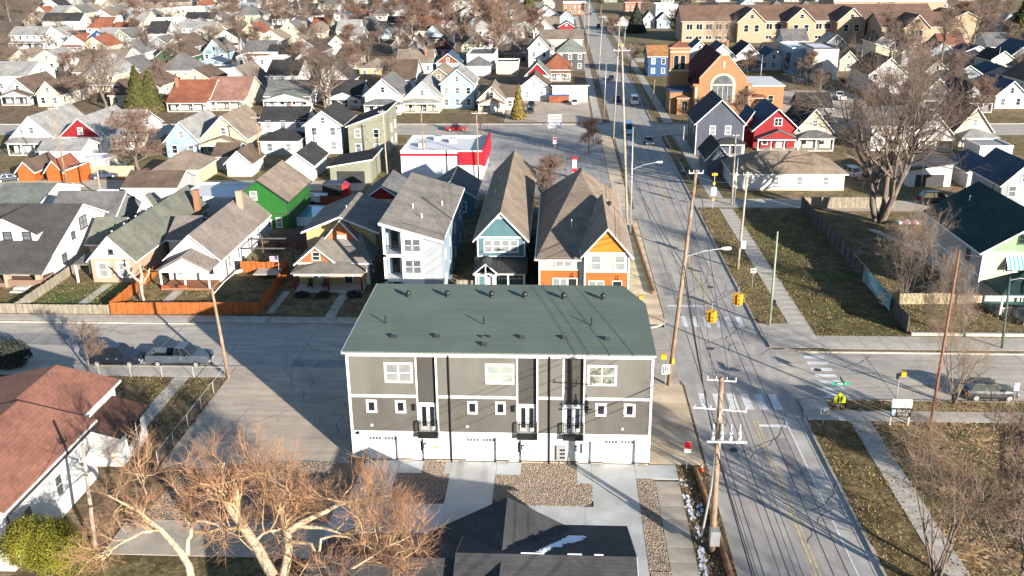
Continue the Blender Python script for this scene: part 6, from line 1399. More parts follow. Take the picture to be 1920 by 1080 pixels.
# a fringe of trees far behind the last houses, and street trees between the far rows
far_spots = [(-321, 546, 17.8), (-341, 611, 13.2), (-352, 668, 13.0), (-305, 618, 10.7), (-271, 585, 11.4), (-231, 515, 13.4), (-269, 636, 13.0), (-255, 669, 12.2), (-219, 610, 11.8), (-169, 550, 11.8), (-148, 502, 13.5), (-154, 593, 14.5), (-119, 514, 13.2), (-98, 454, 13.7), (-107, 570, 14.6), (-96, 588, 16.2), (-78, 568, 15.0), (-61, 541, 15.5), (-56, 604, 15.3), (-32, 538, 15.4), (-23, 479, 14.8), (-15, 631, 12.6), (-6, 665, 13.9), (49, 583, 11.6), (73, 581, 10.9), (95, 630, 9.9), (137, 648, 10.1), (177, 644, 10.6), (213, 541, 13.4), (216, 502, 13.5), (210, 469, 12.6), (178, 436, 13.2), (160, 432, 12.2), (-91, 346, 11.0), (-82, 364, 10.3), (-71, 371, 9.3), (-49, 341, 8.6), (-121, 373, 9.4), (-160, 446, 11.6), (-190, 421, 9.3), (-155, 331, 7.8), (-249, 463, 7.1), (23, 425, 8.2), (23, 558, 11.2), (-178, 302, 9.6), (-154, 289, 8.2), (-113, 260, 8.4), (-195, 376, 7.9), (-137, 366, 9.7), (-266, 470, 9.8), (-178, 367, 7.8), (-96, 288, 8.4), (-76, 287, 8.7), (-67, 300, 9.3), (-49, 264, 8.0), (-64, 457, 12.8), (-43, 382, 10.3), (-57, 345, 9.4), (-22, 381, 12.3), (-109, 449, 12.1), (-194, 628, 14.1), (-184, 535, 11.5), (-210, 514, 11.1), (-223, 450, 8.9), (-204, 368, 7.8), (-15, 327, 9.6), (51, 433, 10.6), (90, 448, 10.4), (131, 445, 12.1), (135, 418, 13.2), (128, 355, 10.5), (178, 411, 12.5), (162, 354, 10.4), (106, 262, 9.4), (98, 223, 8.1), (133, 283, 7.6), (69, 253, 6.9), (58, 297, 7.1), (-104, 528, 14.7), (-88, 314, 8.7), (-208, 350, 8.6), (-155, 348, 8.5)]
names = ('bare tree rising behind the far roofs', )
def near_label(x, y):
    best = None
    for o in S.objects:
        if o.parent is None and o.get('category') == 'house':
            d = (o.location.x-x)**2+((o.location.y-y)*.6)**2
            if best is None or d < best[0]: best = (d, o)
    return best[1]
_used = set()
def rel_house(x, y):
    c = sorted((((o.location.x-x)**2+((o.location.y-y)*.5)**2, o.name, o['label']) for o in S.objects if o.parent is None and o.get('category') == 'house' and o.name not in _used))
    _used.add(c[0][1]); return c[0][2]
def short(lbl, n=10): return ' '.join(lbl.split()[:n])
# rows of small houses on the skyline
_W = ['white', 'cream', 'lgrey', 'white', 'pale', 'lblue', 'white', 'tan', 'white', 'sage', 'grey', 'white']; _R = ['rgrey', 'rdark', 'rbrown', 'rlight', 'rtan', 'rgrey', 'rlight', 'rred']
_wn = dict(white='white', cream='cream', lgrey='light grey', pale='pale yellow', lblue='pale blue', tan='tan', sage='sage', grey='grey'); _rn = dict(rgrey='grey', rdark='black', rbrown='brown', rlight='pale grey', rtan='tan', rred='rust')
_ord = ['first', 'second', 'third', 'fourth', 'fifth', 'sixth', 'seventh', 'eighth', 'ninth', 'tenth', 'eleventh', 'twelfth', 'thirteenth', 'fourteenth', 'fifteenth', 'sixteenth', 'seventeenth', 'eighteenth', 'nineteenth', 'twentieth']
_labs = set()
def by_neighbour(desc, x, y):
    c = sorted((((o.location.x-x)**2+(o.location.y-y)**2), o.location.x, o.location.y, o['label']) for o in S.objects if o.parent is None and o.get('category') in ('house', 'garage', 'shop', 'church', 'school') and not o.get('group') and o.location.y > 150)
    for d2, hx, hy, lb in c:
        dx, dy = x-hx, y-hy; rel = ('right of' if dx > 0 else 'left of') if abs(dx) > abs(dy)*.8 else ('behind' if dy > 0 else 'in front of')
        t = '%s %s the %s' % (desc, rel, lb); t = ' '.join(t.split()[:16]).rstrip(',')
        while t.split()[-1] in ('and', 'the', 'a', 'with', 'of', 'in', 'its', 'before', 'behind', 'beside', 'between', 'by', 'on', 'an', 'at', 'left', 'right', 'under', 'over', 'near'): t = ' '.join(t.split()[:-1])
        if t not in _labs: _labs.add(t); return t
def skyline(rowname, y0, xs, seed):
    r = random.Random(seed)
    i = -1
    for x in xs:
        w, d = r.uniform(8, 11), r.uniform(12, 17); wa, ro = r.choice(_W), r.choice(_R); k = r.choice(('gy', 'gy', 'gx', 'hip')); h = r.choice((3.0, 3.2, 3.4, 5.2)); yy = y0+r.uniform(-4, 4)
        if any(x < b+1.2 and x+w > a-1.2 and yy < d2+2 and yy+d > c-2 for a, b, c, d2 in FOOT) or (x < 27 and x+w > 6): continue
        i += 1
        lb = '%s %s house, %s roof, %s in %s row' % (_wn[wa], {'gy': 'gable-fronted', 'gx': 'side-gabled', 'hip': 'hip-roofed'}[k], _rn[ro], _ord[i], rowname)
        if 'tucked' in rowname: lb = by_neighbour('%s-roofed %s house' % (_rn[ro].replace(' ', '-'), _wn[wa].replace(' ', '-')), x+w/2, yy)
        house(lb, x, x+w, yy, d, h, r.uniform(3.2, 4.6), k, wa, ro, porch_=('shed', 2.0, 2.5, .5) if r.random() < .3 else None, group='houses on the skyline')
def xrow(a, b, step, seed):
    r = random.Random(seed); x = a; out = []
    while x < b: out.append(x); x += step*r.uniform(.85, 1.4)
    return out[:20]
skyline('farthest left skyline', 700, xrow(-385, -20, 17.5, 1), 1)
skyline('second skyline left', 635, xrow(-350, -150, 15, 2), 2)
skyline('second skyline centre', 632, xrow(-120, 8, 14.5, 3), 3)
skyline('third skyline left', 570, xrow(-318, -150, 15, 4), 4)
skyline('third skyline middle', 560, xrow(-118, 6, 15.5, 5), 5)
skyline('fourth skyline left', 505, xrow(-288, -130, 14.6, 6), 6)
skyline('fourth skyline centre', 470, xrow(-100, -12, 16, 7), 7)
skyline('skyline right of the avenue', 560, xrow(26, 230, 17, 8), 8)
skyline('upper right skyline', 470, xrow(182, 320, 17, 9), 9)
skyline('farthest skyline right of the avenue', 690, xrow(30, 360, 18, 10), 10)
skyline('far right', 405, xrow(186, 262, 16, 12), 12)
skyline('left middle distance', 392, xrow(-208, -120, 15.5, 13), 13)
skyline('centre middle distance', 398, xrow(-92, -22, 16, 14), 14)
FOOT += [(25, 56, 218, 262), (45, 175, 370, 455), (48, 80, 205, 262)]
for q, (rn, yy, a, b) in enumerate((('gap-filling first left', 258, -135, -38), ('gap-filling second left', 284, -150, 4), ('gap-filling third left', 312, -165, 2), ('gap-filling fourth left', 338, -175, 4), ('gap-filling fifth left', 366, -190, 4), ('gap-filling sixth left', 424, -215, 4), ('gap-filling seventh left', 448, -225, 4), ('gap-filling eighth left', 534, -290, 6), ('gap-filling first right', 256, 82, 150), ('gap-filling second right', 286, 62, 165), ('gap-filling third right', 316, 66, 175), ('gap-filling fourth right', 346, 66, 190), ('gap-filling fifth right', 440, 180, 250))):
    skyline(rn.replace('gap-filling ', 'tucked-in '), yy, xrow(a, b, 12.5, 50+q), 60+q)
for i, (x, y, h) in enumerate(far_spots):
    tree(by_neighbour(('bare tree', 'twiggy tree')[i % 2], x, y), 'abdcadbd'[i % 8], x, y, h, 1.25, group='trees among the far houses')

# ------------------------------------------------------------------ the big pale tree in the foreground
def fore_tree(label, limbs, seed, n2=9, n3=9, n4=6, loc=(0, 0, 0), ln=(2.6, 1.5, .8)):
    rng = np.random.default_rng(seed); P0, R0 = [], []
    for pts, rad in limbs:
        p, r = resample(pts, [q*.8 for q in rad], 8)
        p[1:-1] += rng.normal(size=p[1:-1].shape)*.05; P0.append(p); R0.append(r)
    P0 = np.stack(P0)-np.array(loc); R0 = np.stack(R0)
    thin = R0[:, -1] < .12
    P1, R1 = sprout(P0, R0, n2, ln[0], 52, 6, .12, rng, .45, .3, .5, .25, minr=.035)
    P2, R2 = sprout(np.concatenate([P1]), R1, n3, ln[1], 46, 4, .16, rng, .25, .24, .6, .3, minr=.014)
    P3, R3 = sprout(P2, R2, n4, ln[2], 34, 3, .16, rng, .1, .16, .7, .3, minr=.0062)
    o = link('bare_tree', None, None, loc); tag(o, label, 'tree')
    v1, f1 = tubes_np(P0, R0, 10); v2, f2 = tubes_np(P1, R1, 6)
    link('trunk', mesh_np('trunk', v1, f1, BARKP), o)
    link('branches', mesh_np('branches', v2, f2, mat('ochre_bark', (.44, .32, .17), .9, .25, 1.5, 'bark')), o)
    v3, f3 = tubes_np(P2, R2, 4); v4, f4 = tubes_np(P3, R3, 3)
    link('crown', mesh_np('crown', np.r_[v3, v4], np.r_[f3, f4+len(v3)], TWIGO), o)
fore_tree('large pale-barked bare tree with russet twigs in the foreground', [
    ([(-16.08, 43.28, 4.2), (-17.76, 45.21, 5.2), (-19.16, 46.52, 6.2), (-19.98, 46.67, 6.9), (-20.60, 47.80, 7.8), (-20.33, 48.46, 8.6)], [.42, .38, .32, .26, .18, .10]),
    ([(-19.16, 46.52, 6.2), (-19.38, 47.63, 7.0), (-19.85, 47.95, 7.8), (-19.24, 48.25, 8.3), (-16.42, 46.37, 8.6)], [.2, .16, .12, .09, .05]),
    ([(-15.64, 43.06, 4.2), (-15.55, 44.44, 5.0), (-15.93, 45.59, 5.8), (-16.25, 46.38, 6.4), (-16.84, 47.39, 7.4), (-17.73, 48.47, 8.2)], [.36, .32, .28, .2, .13, .07]),
    ([(-15.86, 45.48, 5.8), (-14.36, 46.28, 6.4), (-12.82, 46.72, 7.0), (-11.19, 46.74, 7.5), (-9.68, 46.40, 7.9)], [.26, .2, .15, .1, .05]),
    ([(-15.26, 45.91, 6.0), (-13.53, 45.42, 6.2), (-12.13, 44.80, 6.3), (-10.50, 44.53, 6.6)], [.16, .12, .09, .05]),
    ([(-15.67, 45.39, 5.2), (-14.41, 44.92, 5.5), (-13.64, 43.99, 5.2), (-13.11, 42.64, 4.6)], [.16, .13, .11, .09]),
    ([(-13.70, 44.24, 5.2), (-13.59, 44.90, 5.9), (-12.48, 44.93, 6.2), (-9.70, 43.30, 6.0), (-8.37, 42.59, 6.2)], [.12, .1, .08, .06, .03]),
    ([(-18.42, 45.84, 5.6), (-17.65, 45.35, 5.4), (-16.94, 45.55, 5.8), (-16.20, 45.61, 6.0)], [.14, .12, .11, .1]),
    ([(-13.35, 42.87, 4.6), (-11.50, 42.95, 5.2), (-9.79, 43.79, 6.0), (-8.31, 44.26, 6.6)], [.14, .1, .07, .04])], 41, 11, 10, 8, (-16.0, 40.5, 0), (4.1, 1.9, 1.1))
fore_tree('pale-barked bare tree leaning left beside the arborvitae hedge', [
    ([(-21.10, 43.53, 3.6), (-21.68, 44.56, 4.6), (-22.93, 45.33, 5.2), (-23.98, 45.88, 5.8), (-24.76, 46.24, 6.4), (-26.15, 46.41, 7.0), (-26.76, 46.46, 7.4)], [.30, .26, .22, .18, .14, .09, .05]),
    ([(-21.63, 44.62, 4.7), (-21.73, 45.59, 5.5), (-21.77, 45.94, 6.0), (-22.37, 46.68, 6.8)], [.18, .15, .12, .06]),
    ([(-23.78, 45.76, 5.7), (-24.60, 45.06, 5.8), (-25.39, 44.27, 5.6), (-25.94, 43.01, 5.4)], [.13, .1, .07, .04]),
    ([(-24.76, 46.24, 6.4), (-24.86, 47.14, 7.0), (-25.48, 47.93, 7.8), (-25.90, 48.50, 8.2)], [.09, .07, .05, .03]),
    ([(-21.67, 45.84, 6.0), (-20.65, 45.82, 6.3), (-19.49, 45.20, 6.2), (-18.32, 44.48, 6.0)], [.1, .08, .06, .03])], 43, 9, 8, 7, (-21.5, 41.0, 0), (3.2, 1.6, 1.0))
fore_tree('low pollarded bare tree with cut limbs behind the orange fence', [
    ([(-47.9, 97.5, .1), (-47.9, 97.6, 2.0), (-47.6, 97.7, 3.3)], [.34, .3, .22]),
    ([(-47.8, 97.6, 2.0), (-48.8, 97.7, 3.4), (-49.6, 97.6, 4.2)], [.2, .15, .1]),
    ([(-47.7, 97.6, 2.3), (-47.9, 98.2, 3.6), (-48.1, 98.4, 4.8)], [.2, .15, .1]),
    ([(-47.7, 97.6, 2.2), (-46.8, 97.4, 3.3), (-46.4, 97.3, 4.1)], [.2, .15, .1])], 47, 3, 2, 2, (-47.9, 97.5, 0), (.9, .5, .3))

# ------------------------------------------------------------------ dry grass tufts and fallen leaves
def scatter(name, label, n, rects, size, mats, flat, seed, parent_z=GZ):
    rng = np.random.default_rng(seed); A = np.array([(b-a)*(d-c) for a, b, c, d in rects]); k = rng.choice(len(rects), n, p=A/A.sum()); Rr = np.array(rects)[k]
    x = Rr[:, 0]+(Rr[:, 1]-Rr[:, 0])*rng.random(n); y = Rr[:, 2]+(Rr[:, 3]-Rr[:, 2])*rng.random(n)
    cl = np.sin(x*.9+np.sin(y*.7)*2)+np.sin(y*1.1+x*.35)+rng.normal(size=n)*.8; keep = cl > -.35; x, y = x[keep], y[keep]; n = len(x)
    a = rng.random(n)*6.283; s = size*(.5+rng.random(n)); u = np.stack([np.cos(a), np.sin(a), np.zeros(n)], 1)*s[:, None]
    c = np.stack([x, y, np.full(n, parent_z+.01)], 1)
    if flat:
        v = np.stack([-np.sin(a), np.cos(a), rng.uniform(-.3, .5, n)], 1)*s[:, None]*.7; c[:, 2] += .012; w = np.array([0, 0, 1.])*s[:, None]*rng.uniform(.05, .3, (n, 1))
        V = np.stack([c-u, c-v*.8, c+u+w, c+v*.8+w], 1).reshape(-1, 3); V[:, 2] = np.maximum(V[:, 2], parent_z+.012)
    else:
        t = rng.normal(size=(n, 3))*.5; t[:, 2] = 1; t = _norm(t)*s[:, None]*1.5
        V = np.stack([c-u*.35, c+u*.35, c+t+u*.25, c+t-u*.25], 1).reshape(-1, 3)
    F = np.arange(n*4).reshape(n, 4); mi = rng.integers(0, len(mats), n).astype(np.int32)
    o = link(name, mesh_np(name, V, F, mats, False, mi)); o['kind'] = 'stuff'; o['label'] = label
GB = [mat('grass_blade_%s' % k, c, .95, .3, 1.0) for k, c in (('straw', (.33, .26, .13)), ('olive', (.13, .12, .04)), ('green', (.085, .105, .03)), ('brown', (.16, .10, .05)))]
LB = [mat('leaf_%s' % k, c, .95, .3, 1.0) for k, c in (('tan', (.38, .25, .12)), ('brown', (.17, .09, .04)), ('pale', (.5, .37, .2)), ('dark', (.08, .05, .03)))]
scatter('dry_grass', 'tufts of dry winter grass along verges and the vacant lot', 34000, [(21.05, 24.45, 92.4, 138.6), (26.35, 36.2, 89.25, 138.6), (21.1, 24.75, 40, 71.05), (9.1, 11.45, 40, 63.3), (23.6, 44, 72.9, 74.95), (36.3, 47, 90, 128)], .075, GB, False, 5)
scatter('yard_grass', 'tufts of winter grass in the left-hand yards', 14000, [(-43.6, -31.2, 66, 77.75), (-49.6, -33.2, 93.6, 104), (-32.8, -22, 93.1, 100.5), (-60.4, -50, 93.6, 103)], .07, GB, False, 6)
scatter('fallen_leaves', 'brown fallen leaves over the park ground', 32000, [(24.5, 48, 42, 71.05)], .085, LB, True, 7)
scatter('verge_leaves', 'fallen leaves gathered along kerbs and verges', 9000, [(21.0, 21.9, 40, 71), (23.5, 46, 72.8, 75.0), (36.0, 47.5, 89.9, 98.5), (26.3, 35, 89.1, 90.2), (21.0, 21.6, 92, 138), (-31.6, -30.9, 60, 77.6), (9.2, 11.5, 45, 63)], .07, LB, True, 8)

# ------------------------------------------------------------------ fences and garden things near the street
fence('weathered grey board fence along the pavement, far left stretch', [(-82, 93.3), (-60.6, 93.3)], 1.15, WGREY)
fence('weathered grey board fence before the small green lawn', [(-60.4, 93.3), (-49.9, 93.3)], 1.1, WGREY)
fence('weathered grey board fence running back beside the bungalow', [(-60.5, 93.6), (-60.9, 112.0)], 1.2, WGREY)
fence('orange-stained board fence along the pavement', [(-49.7, 93.4), (-33.0, 93.9)], 1.35, WOR)
fence('orange-stained board fence climbing beside the lawn', [(-49.8, 93.7), (-50.0, 106.5)], 1.35, WOR)
fence('orange-stained board fence on the yard side facing the yellow house', [(-33.0, 94.2), (-33.6, 107.5), (-39.6, 107.6)], 1.5, WOR)
fence('long dark board fence dividing the vacant lot from the yard', [(36.0, 90.2), (36.9, 139.0)], 1.9, WDARK)
fence('weathered board fence with gate along the right-hand alley', [(37.0, 139.2), (50.8, 139.4)], 1.7, WGREY)
fence('tan picket fence in front of the bare shrubs', [(38.0, 98.6), (47.0, 98.9)], 1.3, WTAN, picket=True)
fence('grey board fence between the two right-hand garages', [(61, 141), (72, 141.5)], 1.7, WGREY)
fence('weathered board fence in front of the barn-roofed sheds', [(-97, 158.2), (-76, 159)], 1.9, WTAN)
fence('grey picket fence beside the teal house porch', [(-11.9, 101.0), (-9.9, 101.0)], 1.6, WGREY)
fence('brown board fence behind the green house yard', [(-37.5, 139.5), (-31.0, 139.5)], 1.6, wm('rust'))
def chain_fence(label, pts, h=1.15):
    T = Thing('chain_link_fence', label, 'fence', (*pts[0], GZ)); m = mat('galvanised_wire', (.36, .35, .33), .5, .1)
    for a, c in zip(pts, pts[1:]):
        p, q = Vector((*a, GZ)), Vector((*c, GZ)); L = (q-p).length; n = max(1, round(L/3.2))
        for i in range(n+1): u = p.lerp(q, i/n); T.part('fence_post', MB().cyl(u.x, u.y, GZ, GZ+h, .035, 6), m)
        T.part('top_rail', MB().tube([(p.x, p.y, GZ+h), (q.x, q.y, GZ+h)], .022, 5), m)
        w = MB(); k = int(L/.28)
        for i in range(k):
            u = p.lerp(q, i/k); v = p.lerp(q, min(1, (i+4)/k)); w.tube([(u.x, u.y, GZ+.03), (v.x, v.y, GZ+h)], .002, 3, caps=False); w.tube([(u.x, u.y, GZ+h), (v.x, v.y, GZ+.03)], .002, 3, caps=False)
        T.part('mesh_wire', w, m, kind='stuff')
chain_fence('chain link fence around the side yard beside the parking lot', [(-43.4, 77.5), (-31.3, 77.5), (-31.3, 62.0)])
chain_fence('chain link fence along the rear of the right-hand yard', [(47, 128), (58, 128.5)])
# banner on the dark fence
T = Thing('banner', 'painted banner hung on the dark fence, blue and green with white letters', 'banner', (35.9, 98, GZ))
T.part('banner_cloth', MB().box(35.86, 35.9, 95.6, 105.2, .5, 2.25), mat('banner_paint', (.16, .30, .34), .7, .8, .35, col2=(.3, .5, .2)))
me_ = text_mesh('Hello', 1.0, mat('banner_white', (.8, .8, .8), .6)); o_ = T.put('lettering', me_, 35.84, 101.2, 1.3, -math.pi/2)
# logs laid along the avenue verge
LOGM = mat('log_brown', (.24, .13, .07), .9, .25, 2, 'bark')
single('log', MB().tube([(10.55, 62.6, .32), (10.9, 56, .32), (11.15, 46, .32)], [.19, .21, .23], 10), LOGM, 'long brown pole lying on the dirt verge beside the snow', 'log', (10.8, 56, GZ), smooth=False)
single('log', MB().tube([(10.35, 128.5, .34), (10.7, 112, .34), (10.95, 101.0, .34)], [.2, .22, .24], 10), LOGM, 'long brown pole lying along the pavement beside the orange house', 'log', (10.6, 115, GZ))
# above-ground pool, deck, trampoline-like table, camper, trailer behind the green house
T = Thing('swimming_pool', 'round above-ground pool with blue water beside the green house', 'pool', (-37.28, 131.58, GZ))
px_, py_ = -37.28, 131.58
T.part('pool_wall', MB().cyl(px_, py_, GZ, 1.3, 3.5, 28), mat('pool_liner', (.72, .76, .80), .5)); T.part('water', MB().cyl(px_, py_, 1.301, 1.312, 3.3, 28), mat('pool_water', (.10, .26, .42), .05, .2, .5, spec=.8)); 
rim_ = MB()
for i in range(28):
    a0, a1 = 2*math.pi*i/28, 2*math.pi*(i+1)/28
    rim_.hexa([(px_+r*math.cos(a), py_+r*math.sin(a), z) for z in (1.3, 1.38) for r, a in ((3.3, a0), (3.62, a0), (3.62, a1), (3.3, a1))])
T.part('pool_rim', rim_, TRIM)
T = Thing('deck', 'dark wooden deck with railing and steps beside the white cottage', 'deck', (-37, 118, GZ))
T.part('deck_floor', MB().box(-40.2, -32.6, 117.4, 123.5, .9, 1.1), mat('deck_brown', (.13, .075, .055), .85, .2, 2, 'wood')); T.part('skirt', MB().box(-40.1, -32.7, 117.5, 117.6, .1, .9), MATS['deck_brown'])
rl_ = MB().box(-40.2, -32.6, 117.42, 117.48, 2.0, 2.08)
for i in range(42): rl_.box(-40.1+i*.18, -40.07+i*.18, 117.43, 117.47, 1.1, 2.0)
T.part('railing', rl_, BLACK)
for i in range(5): T.part('step', MB().box(-39.2, -37.8, 115.6+i*.36, 115.98+i*.36, .12, .25+i*.17), MATS['deck_brown'])
T = Thing('pergola', 'bare dark pergola frame in the shaded yard', 'pergola', (-35.5, 110, GZ))
for x in (-38.6, -33.4):
    for y in (109.2, 113.4): T.part('post', MB().box(x-.07, x+.07, y-.07, y+.07, GZ, 2.7), WDARK)
for y in (109.2, 113.4): T.part('beam', MB().box(-38.9, -33.1, y-.06, y+.06, 2.7, 2.86), WDARK)
for x in (-38.6, -33.4): T.part('beam', MB().box(x-.055, x+.055, 109.0, 113.6, 2.87, 3.0), WDARK)
T = Thing('garden_table', 'low white patio slab table in the yard beside the flag', 'table', (-35.6, 106.6, GZ)); T.part('table_top', MB().box(-37.4, -33.9, 105.2, 107.6, .62, .72), CONC)
for x in (-37.1, -34.2):
    for y in (105.5, 107.3): T.part('leg', MB().box(x-.06, x+.06, y-.06, y+.06, GZ, .62), WDARK)
T = Thing('camper', 'folded white camper trailer beside the green house', 'camper', (-38.87, 141.04, GZ)); cx_, cy_ = -38.87, 141.04
T.part('body', MB().box(cx_-1.9, cx_+1.9, cy_-1.0, cy_+1.0, .5, 1.25), mat('camper_white', (.78, .79, .8), .4)); T.part('roof', MB().box(cx_-2.0, cx_+2.0, cy_-1.08, cy_+1.08, 1.25, 1.5), TRIM); T.part('roof_vent', MB().box(cx_-.7, cx_, cy_-.3, cy_+.3, 1.5, 1.75), TRIM)
for s in (-1, 1): T.part('wheel', MB().tube([(cx_, cy_+s*.95, .42), (cx_, cy_+s*1.1, .42)], .3, 12), BLACK)
T = Thing('cargo_trailer', 'black and red enclosed trailer behind the yellow house', 'trailer', (-36.04, 144.40, GZ)); cx_, cy_ = -36.04, 144.40
T.part('body', MB().box(cx_-2.0, cx_+1.2, cy_-1.2, cy_+1.6, .5, 2.6), mat('trailer_black', (.03, .03, .035), .4)); T.part('nose', MB().hexa([(cx_+1.21, cy_-1.2, .5), (cx_+2.3, cy_-.6, .5), (cx_+2.3, cy_+1.0, .5), (cx_+1.21, cy_+1.6, .5), (cx_+1.21, cy_-1.2, 2.6), (cx_+2.0, cy_-.6, 2.3), (cx_+2.0, cy_+1.0, 2.3), (cx_+1.21, cy_+1.6, 2.6)]), mat('trailer_red', (.35, .02, .03), .4)); T.part('roof', MB().box(cx_-2.0, cx_+1.2, cy_-1.2, cy_+1.6, 2.603, 2.66), rm('rblue'))
for s in (-1.1, .2): T.part('wheel', MB().tube([(cx_+s, cy_-1.25, .45), (cx_+s, cy_-1.02, .45)], .33, 12), BLACK)
# picnic table with striped cover in the right-hand yard
T = Thing('picnic_table', 'striped cover over a red picnic table in the shaded yard', 'picnic table', (49.40, 128.96, GZ)); cx_, cy_ = 49.40, 128.96
cv_ = MB()
for i in range(8): cv_.hexa([(cx_-1.6+i*.4, cy_-.7, .8), (cx_-1.2+i*.4, cy_-.7, .8), (cx_-1.2+i*.4, cy_+.7, .8), (cx_-1.6+i*.4, cy_+.7, .8), (cx_-1.6+i*.4, cy_-.5, 1.05+.12*math.sin(i*.45)), (cx_-1.2+i*.4, cy_-.5, 1.05+.12*math.sin((i+1)*.45)), (cx_-1.2+i*.4, cy_+.5, 1.05+.12*math.sin((i+1)*.45)), (cx_-1.6+i*.4, cy_+.5, 1.05+.12*math.sin(i*.45))], i % 3)
T.part('cover', cv_, [TRIM, mat('stripe_navy', (.05, .07, .16), .7), mat('stripe_red', (.5, .08, .06), .7)])
for s in (-1.15, 1.15): T.part('bench', MB().box(cx_-1.7, cx_+1.7, cy_+s-.17, cy_+s+.17, .45, .52), wm('rust')); T.part('leg', MB().box(cx_-1.2, cx_-1.1, cy_+s*.9-.1, cy_+s*.9+.1, GZ, .45).box(cx_+1.1, cx_+1.2, cy_+s*.9-.1, cy_+s*.9+.1, GZ, .45), wm('rust'))
single('paddling_pool', MB().cyl(-38.6, 108.6, GZ, GZ+.28, .9, 18), mat('paddling_blue', (.04, .25, .5), .4), 'small bright blue paddling pool under the pergola', 'paddling pool', (-38.6, 108.6, GZ))
T = Thing('flagpole', 'thin pole with a striped flag beside the orange fence', 'flag', (-33.9, 104.6, GZ)); T.part('pole', MB().cyl(-33.9, 104.6, GZ, 3.4, .03, 6), METAL)
fl_ = MB()
for i in range(6): fl_.box(-34.9, -33.93, 104.58, 104.6, 2.5+i*.13, 2.62+i*.13, i % 2)
fl_.box(-34.3, -33.93, 104.57, 104.579, 2.9, 3.28, 2)
T.part('flag_cloth', fl_, [mat('flag_red', (.4, .03, .04), .8), TRIM, mat('flag_blue', (.04, .06, .2), .8)])
# porch chairs at the yellow house
for i, x in enumerate((-29.4, -27.6)):
    T = Thing('porch_chair', ('left', 'right')[i] + ' dark chair on the yellow house porch', 'chair', (x, 101.6, .35), group='porch chairs')
    T.part('seat', MB().box(x-.28, x+.28, 101.4, 101.95, .72, .8), BLACK); T.part('backrest', MB().hexa([(x-.28, 101.9, .8), (x+.28, 101.9, .8), (x+.28, 101.96, .8), (x-.28, 101.96, .8), (x-.28, 102.1, 1.35), (x+.28, 102.1, 1.35), (x+.28, 102.16, 1.35), (x-.28, 102.16, 1.35)]), BLACK)
    for a in (-.24, .24):
        for c in (101.45, 101.9): T.part('leg', MB().box(x+a-.03, x+a+.03, c-.03, c+.03, .35, .72), BLACK)
# yard walks
for pts in ([(-55.0, 94), (-53.9, 94), (-53.9, 103), (-55.0, 103)], [(-25.6, 93), (-24.5, 93), (-24.5, 100.6), (-25.6, 100.6)], [(-32.4, 94), (-31.6, 94), (-31.6, 101), (-32.4, 101)], [(-45.6, 94.2), (-44.4, 94.2), (-44.4, 101), (-45.6, 101)], [(-36.2, 66.5), (-34.8, 66.5), (-34.8, 77.6), (-36.2, 77.6)], [(47, 117), (48.4, 117), (44.5, 128), (43.2, 128)]):
    polysheet('garden_walk', pts, GZ+.016, CONC)
b_ = MB().box(36.2, 60, 89.6, 89.95, GZ, .42); o_ = link('retaining_kerb', b_.mesh('retaining_kerb', CONC)); o_['kind'] = 'structure'

# ------------------------------------------------------------------ vehicles (front towards local +x)
def loft(st):                          # stations: x, half width, bottom z, top z
    b = MB(); n = 8
    for x, w, z0, z1 in st:
        h = z1-z0; b.v += [(x, -w*.88, z0), (x, -w, z0+h*.28), (x, -w*.985, z0+h*.72), (x, -w*.86, z1), (x, w*.86, z1), (x, w*.985, z0+h*.72), (x, w, z0+h*.28), (x, w*.88, z0)]
    for i in range(len(st)-1):
        for k in range(n): b.f.append((i*n+k, i*n+(k+1)%n, (i+1)*n+(k+1)%n, (i+1)*n+k)); b.m.append(0)
    b.f.append(tuple(range(n))[::-1]); b.f.append(tuple(range((len(st)-1)*n, len(st)*n))); b.m += [0, 0]
    return b
TYRE = mat('tyre_rubber', (.02, .02, .02), .9); RIM = mat('alloy_rim', (.55, .55, .55), .35, .05, metal=.7); HL = mat('headlight', (.75, .77, .8), .15, .05, spec=.8); TL = mat('taillight', (.35, .01, .01), .3); AUTOGLASS = mat('auto_glass', (.012, .016, .02), .05, .2, spec=.8)
VC = {}
